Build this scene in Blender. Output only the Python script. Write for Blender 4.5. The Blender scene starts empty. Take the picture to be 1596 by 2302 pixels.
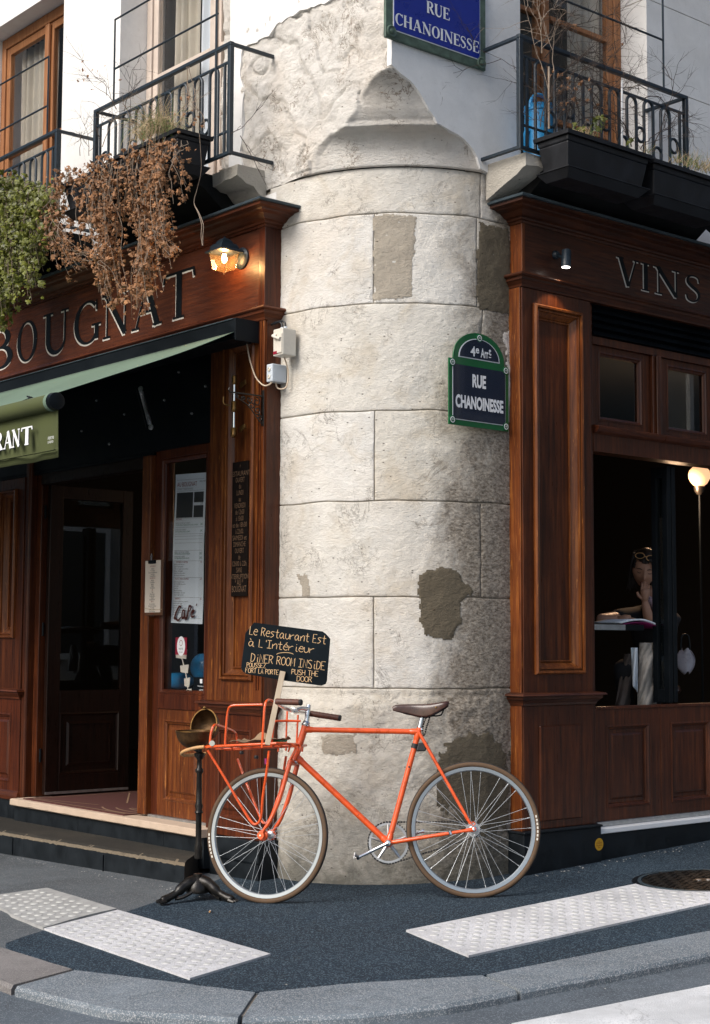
import bpy, bmesh, math, random
from mathutils import Vector, Matrix, noise
random.seed(7)
S = bpy.context.scene
COL = S.collection
# ------------------------------------------------------------------ camera
FPX, CX, CY, CAMH = 3452.0, 798.0, 1151.0, 1.244
pitch, roll = math.radians(4.97), math.radians(0.26)
f0 = Vector((0, math.cos(pitch), math.sin(pitch))); r0 = Vector((1, 0, 0)); u0 = Vector((0, -math.sin(pitch), math.cos(pitch)))
CR = r0 * math.cos(roll) + u0 * math.sin(roll); CU = -r0 * math.sin(roll) + u0 * math.cos(roll)
EYE = Vector((0, 0, CAMH))
cam = bpy.data.objects.new('camera', bpy.data.cameras.new('camera')); COL.objects.link(cam)
m = Matrix((CR, CU, -f0)).transposed().to_4x4(); m.translation = EYE
cam.matrix_world = m
cam.data.sensor_fit = 'HORIZONTAL'; cam.data.sensor_width = 36; cam.data.lens = FPX / 1596 * 36
cam.data.clip_start = 0.05; cam.data.clip_end = 600
S.camera = cam
# ------------------------------------------------------------------ light
SUN_EL, SUN_H = math.radians(40), Vector((-0.76, -0.65, 0)).normalized()
world = bpy.data.worlds.new('World'); S.world = world; world.use_nodes = True
nt = world.node_tree; nt.nodes.clear()
sky = nt.nodes.new('ShaderNodeTexSky'); sky.sky_type = 'NISHITA'; sky.sun_disc = False
sky.sun_elevation = SUN_EL; sky.sun_rotation = math.atan2(SUN_H.x, SUN_H.y)
sky.air_density = 1.0; sky.dust_density = 3.0; sky.ozone_density = 1.0
bg = nt.nodes.new('ShaderNodeBackground'); bg.inputs[1].default_value = 0.12
wo = nt.nodes.new('ShaderNodeOutputWorld'); nt.links.new(sky.outputs[0], bg.inputs[0]); nt.links.new(bg.outputs[0], wo.inputs[0])
sl = bpy.data.lights.new('sun', 'SUN'); sl.energy = 2.5; sl.angle = math.radians(38); sl.color = (1, .965, .92)
so = bpy.data.objects.new('sun', sl); COL.objects.link(so)
sd = Vector((SUN_H.x * math.cos(SUN_EL), SUN_H.y * math.cos(SUN_EL), math.sin(SUN_EL)))
so.rotation_euler = sd.to_track_quat('Z', 'Y').to_euler(); so.location = (-4, -4, 12)
S.view_settings.view_transform = 'Standard'; S.view_settings.look = 'None'
S.view_settings.exposure = 0.46; S.view_settings.gamma = 1; S.view_settings.use_curve_mapping = False
S.cycles.max_bounces = 8; S.cycles.transparent_max_bounces = 12
# ------------------------------------------------------------------ frames of the two facades
aL, aR = math.radians(40.2), math.radians(49.8)
dL = Vector((-math.sin(aL), math.cos(aL), 0)); nL = Vector((-math.cos(aL), -math.sin(aL), 0))
dR = Vector((math.sin(aR), math.cos(aR), 0)); nR = Vector((math.cos(aR), -math.sin(aR), 0))
CORNER = Vector((0.162, 7.78, 0)); RC = 0.87
AXIS = CORNER - RC * (nL + nR)
Z = Vector((0, 0, 1))
def FL(u, v, w): return CORNER + dL * u + nL * w + Z * v      # left facade: along, up, out
def FR(u, v, w): return CORNER + dR * u + nR * w + Z * v      # right facade
def FW(x, y, z): return Vector((x, y, z))
def ray(x, y): return CR * ((x - CX) / FPX) - CU * ((y - CY) / FPX) + f0
def hit(x, y, o, n):
    q = ray(x, y); return EYE + q * ((o - EYE).dot(n) / q.dot(n))
def PL(x, y, w=0.0):
    p = hit(x, y, CORNER + nL * w, nL) - CORNER; return p.dot(dL), p.z
def PR(x, y, w=0.0):
    p = hit(x, y, CORNER + nR * w, nR) - CORNER; return p.dot(dR), p.z
def gz(x, y): return -0.114 + 0.0377 * x + 0.0134 * y            # the pavement rises to the right
GN = Vector((-0.0377, -0.0134, 1)).normalized()
def G(x, y, dz=0.0): return hit(x, y, Vector((0, 0, -0.114 + dz)), GN)
# ------------------------------------------------------------------ mesh helpers
def sub(a, b): return (a[0] - b[0], a[1] - b[1])
class MB:
    def __init__(s, T=FW): s.v = []; s.f = []; s.T = T
    def add(s, vs, fs):
        k = len(s.v); s.v += [s.T(*p) for p in vs]; s.f += [tuple(i + k for i in f) for f in fs]; return s
    def box(s, a0, a1, b0, b1, c0, c1):
        return s.add([(a0, b0, c0), (a1, b0, c0), (a1, b1, c0), (a0, b1, c0), (a0, b0, c1), (a1, b0, c1), (a1, b1, c1), (a0, b1, c1)],
                     [(0, 3, 2, 1), (4, 5, 6, 7), (0, 1, 5, 4), (1, 2, 6, 5), (2, 3, 7, 6), (3, 0, 4, 7)])
    def taper(s, a, b):           # frustum between two rings of 4 points
        return s.add(list(a) + list(b), [(0, 1, 2, 3), (4, 5, 6, 7), (0, 1, 5, 4), (1, 2, 6, 5), (2, 3, 7, 6), (3, 0, 4, 7)])
    def prism(s, poly, c0, c1):
        n = len(poly)
        return s.add([(p[0], p[1], c0) for p in poly] + [(p[0], p[1], c1) for p in poly],
                     [tuple(range(n)), tuple(range(n, 2 * n))] + [(i, (i + 1) % n, n + (i + 1) % n, n + i) for i in range(n)])
    def flat(s, poly, c): return s.add([(p[0], p[1], c) for p in poly], [tuple(range(len(poly)))])
    def tube(s, pts, r, n=8, closed=False):
        P = [s.T(*p) for p in pts]; T0 = s.T; s.T = lambda *a: Vector(a)
        m_ = len(P); R = r if isinstance(r, (list, tuple)) else [r] * m_
        up = None; rings = []
        for i in range(m_):
            if closed: t = P[(i + 1) % m_] - P[i - 1]
            else: t = P[min(i + 1, m_ - 1)] - P[max(i - 1, 0)]
            if t.length < 1e-9: t = Vector((0, 0, 1))
            t.normalize()
            if up is None:
                up = t.orthogonal().normalized()
            up = (up - t * up.dot(t))
            if up.length < 1e-6: up = t.orthogonal()
            up.normalize(); sd_ = t.cross(up)
            rings.append([tuple(P[i] + (up * math.cos(2 * math.pi * k / n) + sd_ * math.sin(2 * math.pi * k / n)) * R[i]) for k in range(n)])
        vs = [p for g in rings for p in g]; fs = []
        for i in range(m_ if closed else m_ - 1):
            j = (i + 1) % m_
            for k in range(n):
                k2 = (k + 1) % n; fs.append((i * n + k, i * n + k2, j * n + k2, j * n + k))
        if not closed: fs += [tuple(range(n)), tuple(range((m_ - 1) * n, m_ * n))]
        s.add(vs, fs); s.T = T0; return s
    def lathe(s, prof, o, ax, n=16, squash=None):   # prof [(r,h)], o world origin, ax world axis
        o = Vector(o); ax = Vector(ax).normalized(); e1 = ax.orthogonal().normalized(); e2 = ax.cross(e1)
        T0 = s.T; s.T = lambda *a: Vector(a); vs = []
        for r, h in prof:
            for k in range(n):
                a = 2 * math.pi * k / n
                vs.append(tuple(o + ax * h + (e1 * math.cos(a) + e2 * math.sin(a)) * max(r, 1e-5)))
        fs = [(i * n + k, i * n + (k + 1) % n, (i + 1) * n + (k + 1) % n, (i + 1) * n + k) for i in range(len(prof) - 1) for k in range(n)]
        if prof[0] != prof[-1]: fs += [tuple(range(n)), tuple(range((len(prof) - 1) * n, len(prof) * n))]
        s.add(vs, fs); s.T = T0; return s
    def sweep(s, path, closed, prof, mp):   # path 2d, prof [(offset to the left of travel, height)] closed loop; mp(a,b,h)->local coords
        n = len(path); m_ = len(prof); vs = []
        for i in range(n):
            p = path[i]; a = path[i - 1] if (i > 0 or closed) else None; b = path[(i + 1) % n] if (i < n - 1 or closed) else None
            def nrm(q, r_):
                d = sub(r_, q); l = math.hypot(*d) or 1; return (-d[1] / l, d[0] / l)
            if a is None: mt = nrm(p, b)
            elif b is None: mt = nrm(a, p)
            else:
                n1, n2 = nrm(a, p), nrm(p, b); k = 1 + n1[0] * n2[0] + n1[1] * n2[1]
                mt = ((n1[0] + n2[0]) / k, (n1[1] + n2[1]) / k)
            for o, h in prof: vs.append(mp(p[0] + mt[0] * o, p[1] + mt[1] * o, h))
        fs = []
        for i in range(n if closed else n - 1):
            j = (i + 1) % n
            for k in range(m_): fs.append((i * m_ + k, i * m_ + (k + 1) % m_, j * m_ + (k + 1) % m_, j * m_ + k))
        if not closed: fs += [tuple(range(m_)), tuple(range((n - 1) * m_, n * m_))]
        return s.add(vs, fs)
    def grid(s, fn, nu, nv):
        vs = [fn(i / nu, j / nv) for j in range(nv + 1) for i in range(nu + 1)]
        return s.add(vs, [(j * (nu + 1) + i, j * (nu + 1) + i + 1, (j + 1) * (nu + 1) + i + 1, (j + 1) * (nu + 1) + i) for j in range(nv) for i in range(nu)])
    def build(s, name, mat, parent=None, org=None, smooth=False, bev=0, recalc=True, **k):
        if parent is not None: org = ORG[parent.name]
        elif org is None:
            zs = min(p.z for p in s.v); org = Vector((sum(p.x for p in s.v) / len(s.v), sum(p.y for p in s.v) / len(s.v), zs))
        org = Vector(org)
        me = bpy.data.meshes.new(name); me.from_pydata([tuple(p - org) for p in s.v], [], s.f)
        if recalc and len(s.f) < 60000:
            b = bmesh.new(); b.from_mesh(me); bmesh.ops.recalc_face_normals(b, faces=b.faces); b.to_mesh(me); b.free()
        me.materials.append(mat)
        if smooth:
            me.shade_smooth()
            if smooth != 2: me.set_sharp_from_angle(angle=math.radians(40))
        o = bpy.data.objects.new(name, me); COL.objects.link(o)
        if parent is not None: o.parent = parent
        else: o.location = org
        ORG[o.name] = org
        if bev:
            bm_ = o.modifiers.new('bevel', 'BEVEL'); bm_.width = bev; bm_.segments = 2; bm_.limit_method = 'ANGLE'; bm_.angle_limit = math.radians(50)
        for a, b_ in k.items(): o[a] = b_
        return o
ORG = {}
def thing(name, label, cat, loc, group=None):
    o = bpy.data.objects.new(name, None); COL.objects.link(o); o.location = loc; o.empty_display_size = .1
    o['label'] = label; o['category'] = cat
    if group: o['group'] = group
    ORG[o.name] = Vector(loc); return o
def tag(o, label, cat, group=None):
    o['label'] = label; o['category'] = cat
    if group: o['group'] = group
    return o
def inst(src, name, parent, mtx):           # one more piece that shares mesh data; mtx is world
    o = bpy.data.objects.new(name, src.data if hasattr(src, 'data') else src); COL.objects.link(o); o.parent = parent
    o.matrix_local = Matrix.Translation(-ORG[parent.name]) @ mtx; ORG[o.name] = ORG[parent.name]; return o
def piece_mesh(mb, name, mat, smooth=False):   # mesh only, built about the origin
    me = bpy.data.meshes.new(name); me.from_pydata([tuple(p) for p in mb.v], [], mb.f)
    b = bmesh.new(); b.from_mesh(me); bmesh.ops.recalc_face_normals(b, faces=b.faces); b.to_mesh(me); b.free()
    me.materials.append(mat)
    if smooth: me.shade_smooth(); me.set_sharp_from_angle(angle=math.radians(40))
    return me
def arc(cx, cy, rx, ry, a0, a1, n):
    return [(cx + rx * math.cos(math.radians(a0 + (a1 - a0) * i / n)), cy + ry * math.sin(math.radians(a0 + (a1 - a0) * i / n))) for i in range(n + 1)]
def smooth_pts(P, k=6, closed=False):
    P = [Vector(p) for p in P]; n = len(P); out = []
    for i in range(n if closed else n - 1):
        a = P[i - 1] if (i > 0 or closed) else P[i] * 2 - P[i + 1]; b = P[i]; c = P[(i + 1) % n]
        d = P[(i + 2) % n] if (i + 2 < n or closed) else c * 2 - b
        for j in range(k):
            t = j / k
            out.append(0.5 * ((2 * b) + (c - a) * t + (2 * a - 5 * b + 4 * c - d) * t * t + (3 * b - a - 3 * c + d) * t ** 3))
    if not closed: out.append(P[-1])
    return out
def basis(x, y, z, o):
    m_ = Matrix((x, y, z)).transposed().to_4x4(); m_.translation = o; return m_
# ------------------------------------------------------------------ materials
def nodes(name):
    m_ = bpy.data.materials.new(name); m_.use_nodes = True; t = m_.node_tree; return m_, t, t.nodes['Principled BSDF']
def N(t, typ, **k):
    n = t.nodes.new(typ)
    for a, b in k.items():
        if a in n.inputs: n.inputs[a].default_value = b
        else: setattr(n, a, b)
    return n
def coords(t, scale=(1, 1, 1), off=(0, 0, 0), wrld=False):
    c = N(t, 'ShaderNodeNewGeometry') if wrld else N(t, 'ShaderNodeTexCoord'); mp = N(t, 'ShaderNodeMapping'); mp.inputs['Scale'].default_value = scale; mp.inputs['Location'].default_value = off
    t.links.new(c.outputs['Position' if wrld else 'Object'], mp.inputs[0]); return mp.outputs[0]
def noise_(t, co, scale, detail=4, rough=.55, dist=0):
    n = N(t, 'ShaderNodeTexNoise'); n.inputs['Scale'].default_value = scale; n.inputs['Detail'].default_value = detail
    n.inputs['Roughness'].default_value = rough; n.inputs['Distortion'].default_value = dist; t.links.new(co, n.inputs['Vector']); return n.outputs['Fac']
def ramp(t, fac, stops, interp='LINEAR'):
    r = N(t, 'ShaderNodeValToRGB'); e = r.color_ramp.elements; r.color_ramp.interpolation = interp
    while len(e) < len(stops): e.new(.5)
    for i, (p, c) in enumerate(stops):
        e[i].position = p; e[i].color = (*c, 1) if not isinstance(c, (int, float)) else (c, c, c, 1)
    t.links.new(fac, r.inputs[0]); return r.outputs[0]
def mix(t, fac, a, b, mode='MIX'):
    n = N(t, 'ShaderNodeMix', data_type='RGBA', blend_type=mode)
    for sock, val in ((n.inputs[0], fac), (n.inputs[6], a), (n.inputs[7], b)):
        if isinstance(val, bpy.types.NodeSocket): t.links.new(val, sock)
        elif isinstance(val, (int, float)): sock.default_value = val
        else: sock.default_value = (*val, 1)
    return n.outputs[2]
def bump(t, b, h, strength=.3, dist=.01, prev=None):
    n = N(t, 'ShaderNodeBump'); n.inputs['Strength'].default_value = strength; n.inputs['Distance'].default_value = dist
    t.links.new(h, n.inputs['Height'])
    if prev is not None: t.links.new(prev, n.inputs['Normal'])
    t.links.new(n.outputs[0], b.inputs['Normal']); return n.outputs[0]
def plain(name, col, rough=.5, metal=0, var=.0, bmp=0, scale=40, coat=0, spec=.5):
    m_, t, b = nodes(name); b.inputs['Roughness'].default_value = rough; b.inputs['Metallic'].default_value = metal
    b.inputs['Coat Weight'].default_value = coat; b.inputs['Specular IOR Level'].default_value = spec
    co = coords(t)
    if var:
        n = noise_(t, co, scale, 5, .6); c = ramp(t, n, [(.3, tuple(x * (1 - var) for x in col)), (.7, tuple(min(1, x * (1 + var)) for x in col))])
        t.links.new(c, b.inputs['Base Color'])
        r = ramp(t, n, [(.3, rough * .8), (.7, min(1, rough * 1.25))]); t.links.new(r, b.inputs['Roughness'])
    else: b.inputs['Base Color'].default_value = (*col, 1)
    if bmp: bump(t, b, noise_(t, co, scale * 2, 4), bmp, .004)
    return m_
def emit(name, col, s):
    m_, t, b = nodes(name); b.inputs['Base Color'].default_value = (*col, 1); b.inputs['Emission Color'].default_value = (*col, 1); b.inputs['Emission Strength'].default_value = s; return m_
def wood(name, dark, mid, light, horiz=False, rough=.34, worn=.0):
    m_, t, b = nodes(name)
    c = N(t, 'ShaderNodeNewGeometry')
    # grain runs along z, or along the facade for the horizontal boards
    mp = N(t, 'ShaderNodeMapping'); mp.inputs['Scale'].default_value = (3.5, 3.5, 60) if horiz else (48, 48, 2.4)
    t.links.new(c.outputs['Position'], mp.inputs[0]); co = mp.outputs[0]
    g = noise_(t, co, 1.0, 6, .62, .6); g2 = noise_(t, co, 4.0, 3, .6)
    blot = noise_(t, coords(t, wrld=True), 3.2, 4, .6)
    c1 = ramp(t, g, [(.30, dark), (.52, mid), (.75, light)])
    c2 = mix(t, ramp(t, blot, [(.35, .0), (.7, .55)]), c1, dark)
    if worn:
        wn = ramp(t, noise_(t, co, 2.2, 8, .7, 1.2), [(.64 - worn * .1, 0.0), (.70, 1.0)])
        c2 = mix(t, wn, c2, (min(1, light[0] * 1.7), light[1] * 1.9, light[2] * 1.8))
    t.links.new(c2, b.inputs['Base Color'])
    t.links.new(ramp(t, g2, [(.3, rough * .75), (.7, rough * 1.5)]), b.inputs['Roughness'])
    b.inputs['Coat Weight'].default_value = .06; b.inputs['Coat Roughness'].default_value = .25; b.inputs['Specular IOR Level'].default_value = .32
    bump(t, b, mix(t, .4, g, g2), .25, .002)
    return m_
def stone(name, base, dark, warm, pit=.5, stain=0.0, relief=.5, scale=1.0, cracks=0.0, vary=0.0):
    m_, t, b = nodes(name); co = coords(t, wrld=True)
    big = noise_(t, co, 1.6 * scale, 5, .6, .5); med = noise_(t, co, 9 * scale, 6, .65, .3); ca = coords(t, (1, 1, 1.9), wrld=True); fine = noise_(t, co, 130 * scale, 5, .75); fine2 = noise_(t, ca, 46 * scale, 6, .72, .25)
    c = ramp(t, med, [(.3, tuple(x * .86 for x in base)), (.65, base)])
    c = mix(t, ramp(t, big, [(.45, 0.0), (.75, .5)]), c, warm)
    c = mix(t, ramp(t, noise_(t, co, 30 * scale, 7, .75), [(.60, 0.0), (.72, .3)]), c, dark)
    if vary:    # one block is a little paler or browner than the next
        oi = N(t, 'ShaderNodeObjectInfo'); c = mix(t, ramp(t, oi.outputs['Random'], [(0, 0.0), (1, 1.0)]), mix(t, 1.0, c, (1 - vary * 1.3, 1 - vary * 1.6, 1 - vary * 2.2), 'MULTIPLY'), c)
        bl = noise_(t, co, 4.2, 6, .7, .6); c = mix(t, ramp(t, bl, [(.50, 0.0), (.66, .45)]), c, mix(t, 1.0, c, (.78, .70, .58), 'MULTIPLY'))
    if cracks:  # fine cracks where the stone has split
        for sc_, wd_ in ((2.3, .010), (6.5, .014)):
            cn = N(t, 'ShaderNodeMath', operation='ABSOLUTE'); cs = N(t, 'ShaderNodeMath', operation='SUBTRACT'); cs.inputs[1].default_value = .5; t.links.new(noise_(t, co, sc_, 7, .68, .8), cs.inputs[0]); t.links.new(cs.outputs[0], cn.inputs[0])
            cm_ = N(t, 'ShaderNodeMath', operation='MULTIPLY'); t.links.new(ramp(t, cn.outputs[0], [(0, cracks), (wd_, 0.0)]), cm_.inputs[0]); t.links.new(ramp(t, noise_(t, co, 3.7, 3, .6), [(.50, 0.0), (.62, 1.0)]), cm_.inputs[1])
            c = mix(t, cm_.outputs[0], c, tuple(x * .75 for x in dark))
    if stain:   # brown stains, heavier to the right and lower down: an irregular map fixed to the wall
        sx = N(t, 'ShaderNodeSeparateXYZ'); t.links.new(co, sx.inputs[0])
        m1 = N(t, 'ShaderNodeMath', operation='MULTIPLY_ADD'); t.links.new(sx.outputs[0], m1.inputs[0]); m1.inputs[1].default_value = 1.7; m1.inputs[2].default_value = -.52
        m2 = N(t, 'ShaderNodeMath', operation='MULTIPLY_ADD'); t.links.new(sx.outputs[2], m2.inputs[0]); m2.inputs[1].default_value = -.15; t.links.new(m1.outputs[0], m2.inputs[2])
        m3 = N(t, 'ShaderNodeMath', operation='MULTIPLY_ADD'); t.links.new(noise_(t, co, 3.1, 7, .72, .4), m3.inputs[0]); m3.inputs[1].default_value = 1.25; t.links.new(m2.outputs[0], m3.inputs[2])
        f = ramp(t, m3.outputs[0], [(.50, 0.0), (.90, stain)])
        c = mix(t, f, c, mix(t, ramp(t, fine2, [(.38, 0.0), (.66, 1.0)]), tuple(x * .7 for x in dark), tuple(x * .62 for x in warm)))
        # darker foot of the pier
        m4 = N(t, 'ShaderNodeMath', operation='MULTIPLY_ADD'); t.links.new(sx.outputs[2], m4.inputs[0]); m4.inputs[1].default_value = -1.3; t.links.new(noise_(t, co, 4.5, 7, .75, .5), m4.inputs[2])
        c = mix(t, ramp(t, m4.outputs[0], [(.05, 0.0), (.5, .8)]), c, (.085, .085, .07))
    c = mix(t, ramp(t, fine, [(.60, 0.0), (.74, .25)]), c, tuple(x * .4 for x in dark))
    if pit > .3:
        pv = N(t, 'ShaderNodeTexVoronoi'); pv.inputs['Scale'].default_value = 26; t.links.new(ca, pv.inputs['Vector']); ps = N(t, 'ShaderNodeSeparateColor'); t.links.new(pv.outputs['Color'], ps.inputs[0])
        pm = N(t, 'ShaderNodeMath', operation='MULTIPLY'); t.links.new(ramp(t, pv.outputs['Distance'], [(.10, .85), (.20, 0.0)]), pm.inputs[0]); t.links.new(ramp(t, ps.outputs[0], [(.86, 0.0), (.90, 1.0)]), pm.inputs[1]); c = mix(t, pm.outputs[0], c, tuple(x * .35 for x in dark))
    t.links.new(c, b.inputs['Base Color']); b.inputs['Roughness'].default_value = .93; b.inputs['Specular IOR Level'].default_value = .15
    n1 = bump(t, b, fine2, relief, .016); n2 = bump(t, b, fine, relief * .8, .006, n1)
    v = N(t, 'ShaderNodeTexVoronoi'); v.inputs['Scale'].default_value = 22 * scale; v.inputs['Randomness'].default_value = 1; t.links.new(co, v.inputs['Vector'])
    bump(t, b, ramp(t, v.outputs['Distance'], [(.05, 0.0), (.14, 1.0)]), pit * .35, .006, n2)
    return m_
def asphalt(name, col, chip, amount, scale=260, blue=0.0):
    m_, t, b = nodes(name); co = coords(t, wrld=True)
    n = noise_(t, co, scale, 2, .6); big = noise_(t, co, 1.7, 5, .6); mid = noise_(t, co, 12, 5, .65)
    v = N(t, 'ShaderNodeTexVoronoi'); v.inputs['Scale'].default_value = scale * .55; t.links.new(co, v.inputs['Vector'])
    c = ramp(t, big, [(.3, tuple(x * .75 for x in col)), (.7, tuple(x * 1.3 for x in col))])
    c = mix(t, ramp(t, mid, [(.4, 0.0), (.75, .35)]), c, tuple(x * .6 for x in col))
    hv = N(t, 'ShaderNodeSeparateColor'); t.links.new(v.outputs['Color'], hv.inputs[0])
    c = mix(t, ramp(t, hv.outputs[0], [(1 - amount - .04, 0.0), (1 - amount, 1.0)]), c, chip)
    t.links.new(c, b.inputs['Base Color']); b.inputs['Roughness'].default_value = .85; b.inputs['Specular IOR Level'].default_value = .3
    for sc_, wd_, st2 in ((1.1, .004, .55),):   # hairline cracks and darker spills
        cn = N(t, 'ShaderNodeMath', operation='SUBTRACT'); cn.inputs[1].default_value = .5; t.links.new(noise_(t, co, sc_, 8, .62, .6), cn.inputs[0]); ca = N(t, 'ShaderNodeMath', operation='ABSOLUTE'); t.links.new(cn.outputs[0], ca.inputs[0])
        c = mix(t, ramp(t, ca.outputs[0], [(0, st2), (wd_, 0.0)]), c, tuple(x * .35 for x in col))
    c = mix(t, ramp(t, noise_(t, co, 5.5, 4, .6, .8), [(.62, 0.0), (.70, .35)]), c, tuple(x * .55 for x in col)); c = mix(t, ramp(t, noise_(t, co, 2.6, 5, .65, .3), [(.58, 0.0), (.75, .25)]), c, tuple(min(1, x * 1.9) for x in col))
    t.links.new(c, b.inputs['Base Color'])
    n1 = bump(t, b, v.outputs['Distance'], .45, .004); bump(t, b, n, .35, .003, n1)
    return m_
def glassy(name, tint=(1, 1, 1), rough=.01, opacity=0.0, body=(.02, .02, .02)):
    m_ = bpy.data.materials.new(name); m_.use_nodes = True; t = m_.node_tree; t.nodes.clear()
    o = N(t, 'ShaderNodeOutputMaterial'); gl = N(t, 'ShaderNodeBsdfGlossy'); gl.inputs['Roughness'].default_value = rough
    tr = N(t, 'ShaderNodeBsdfTransparent'); tr.inputs[0].default_value = (*tint, 1)
    fr = N(t, 'ShaderNodeFresnel'); ge = N(t, 'ShaderNodeNewGeometry'); mr = N(t, 'ShaderNodeMapRange'); mr.inputs['To Min'].default_value = 1.5; mr.inputs['To Max'].default_value = 1 / 1.5; t.links.new(ge.outputs['Backfacing'], mr.inputs['Value']); t.links.new(mr.outputs[0], fr.inputs[0])
    mx = N(t, 'ShaderNodeMixShader'); t.links.new(fr.outputs[0], mx.inputs[0]); t.links.new(tr.outputs[0], mx.inputs[1]); t.links.new(gl.outputs[0], mx.inputs[2])
    last = mx
    if opacity:
        df = N(t, 'ShaderNodeBsdfDiffuse'); df.inputs[0].default_value = (*body, 1)
        m2 = N(t, 'ShaderNodeMixShader'); m2.inputs[0].default_value = opacity; t.links.new(mx.outputs[0], m2.inputs[1]); t.links.new(df.outputs[0], m2.inputs[2]); last = m2
    t.links.new(last.outputs[0], o.inputs[0]); return m_
M = {}
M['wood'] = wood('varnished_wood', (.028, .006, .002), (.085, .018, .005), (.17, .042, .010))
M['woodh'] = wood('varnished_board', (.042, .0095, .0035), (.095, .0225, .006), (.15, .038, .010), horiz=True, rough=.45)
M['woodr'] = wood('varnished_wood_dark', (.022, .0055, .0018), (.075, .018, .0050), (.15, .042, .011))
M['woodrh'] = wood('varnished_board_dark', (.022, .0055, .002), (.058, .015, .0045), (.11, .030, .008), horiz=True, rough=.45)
M['wornwood'] = wood('worn_varnished_wood', (.050, .012, .003), (.14, .036, .008), (.27, .090, .018), worn=.6, rough=.36)
M['edgewood'] = wood('sunlit_rubbed_wood', (.06, .015, .004), (.17, .048, .010), (.34, .12, .028), worn=.4, rough=.33)  # mouldings coloured lighter to carry the sun on their bevels, plus worn streaks
M['oak'] = wood('light_oak', (.22, .085, .032), (.36, .155, .062), (.46, .22, .10), rough=.5)
M['stake'] = wood('bare_pine', (.42, .32, .22), (.55, .45, .33), (.62, .54, .42), rough=.7)
M['stone'] = stone('limestone', (.74, .72, .68), (.14, .11, .08), (.62, .55, .46), stain=.95, relief=.6, cracks=.6, vary=.10)
M['stonedark'] = stone('stone_repair', (.13, .11, .08), (.06, .045, .03), (.15, .12, .08), relief=.8)
M['stoneup'] = stone('rough_limestone', (.78, .745, .69), (.28, .20, .13), (.64, .54, .43), relief=.9, pit=.5, cracks=1.0)
M['mortar'] = stone('mortar', (.40, .355, .29), (.12, .09, .06), (.26, .20, .14), relief=.6)
M['cement'] = stone('grey_mortar_patch', (.50, .50, .48), (.3, .3, .28), (.45, .42, .38), relief=.3, pit=.2)
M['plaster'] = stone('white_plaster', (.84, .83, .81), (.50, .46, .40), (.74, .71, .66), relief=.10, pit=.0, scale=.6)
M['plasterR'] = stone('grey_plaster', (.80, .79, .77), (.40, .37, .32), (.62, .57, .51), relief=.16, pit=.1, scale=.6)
M['sillstone'] = stone('sill_stone', (.55, .52, .46), (.16, .14, .11), (.40, .35, .28), relief=.8)
M['road'] = asphalt('road_asphalt', (.088, .106, .125), (.21, .23, .25), .10, 520)
M['oldpave'] = asphalt('old_pavement_asphalt', (.090, .102, .112), (.20, .20, .20), .12, 460)
M['newpave'] = asphalt('new_pavement_asphalt', (.010, .021, .034), (.095, .135, .165), .14, 400)
M['kerb'] = asphalt('granite_kerb', (.135, .162, .185), (.34, .35, .36), .2, 560)
M['kerbold'] = asphalt('old_granite_kerb', (.17, .16, .155), (.26, .24, .23), .2, 560)
M['padwhite'] = asphalt('white_tactile_resin', (.53, .53, .545), (.44, .44, .43), .14, 300)
M['studtop'] = plain('worn_stud', (.44, .44, .43), .7, var=.2, scale=60)
M['padgrey'] = plain('grey_tactile_concrete', (.33, .33, .32), .8, var=.2, scale=20, bmp=.4)
M['studgrey'] = plain('worn_grey_stud', (.44, .44, .42), .8, var=.2, scale=60)
M['roadpaint'] = asphalt('road_paint', (.60, .61, .62), (.50, .51, .52), .2, 400)
M['marble'] = stone('marble_threshold', (.55, .43, .33), (.18, .13, .09), (.42, .30, .21), relief=.12, pit=.2)
M['step'] = stone('worn_step', (.040, .037, .032), (.018, .016, .014), (.085, .072, .055), relief=.35, pit=.3)
M['stepedge'] = stone('chipped_step_edge', (.20, .165, .12), (.10, .08, .06), (.22, .165, .11), relief=.8)
M['riser'] = plain('black_riser_paint', (.008, .011, .014), .5, var=.4, scale=9, bmp=.1, spec=.25)
M['black'] = plain('black_paint', (.004, .006, .008), .45, var=.3, scale=8, spec=.15)
M['iron'] = plain('blue_black_iron', (.010, .020, .030), .45, var=.35, scale=60, bmp=.35)
M['zinc'] = plain('zinc_capping', (.045, .065, .078), .45, .3, var=.3, scale=12)
M['alu'] = plain('brushed_aluminium', (.45, .47, .48), .4, .9, var=.15, scale=30)
M['chrome'] = plain('chrome', (.75, .76, .78), .16, 1.0)
M['rim'] = plain('rim_aluminium', (.36, .40, .43), .36, .9)
M['steel'] = plain('dull_steel', (.55, .55, .55), .35, .9, var=.1)
M['brass'] = plain('aged_brass', (.24, .135, .045), .38, .9, var=.35, scale=25)
M['copper'] = plain('beaten_copper_bowl', (.085, .045, .018), .48, .7, var=.45, scale=35, bmp=.5)
M['orange'] = plain('orange_paint', (.70, .085, .010), .30, 0, var=.22, scale=22, coat=.6, bmp=.06)
M['tyre'] = plain('brown_tyre', (.095, .056, .030), .8, var=.2, scale=60)
M['tread'] = plain('black_tread', (.018, .017, .017), .8)
M['leather'] = plain('brown_leather', (.040, .013, .008), .3, var=.4, scale=40, coat=.25)
M['grip'] = plain('brown_cork_wrap', (.085, .026, .014), .5, var=.4, scale=90, bmp=.5)
M['tan'] = plain('tan_wood_tube', (.48, .27, .11), .5, var=.2, scale=30)
M['rubber'] = plain('black_rubber', (.012, .012, .013), .6)
M['castiron'] = plain('black_cast_iron', (.016, .014, .012), .34, .4, var=.4, scale=30, bmp=.3)
M['planter'] = plain('dark_planter_plastic', (.012, .013, .016), .5, var=.5, scale=10, spec=.3)
M['soffit'] = plain('dark_soffit', (.012, .012, .012), .9, var=.5, scale=6, spec=.1)  # near-black tone of the slabs under the balconies
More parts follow.
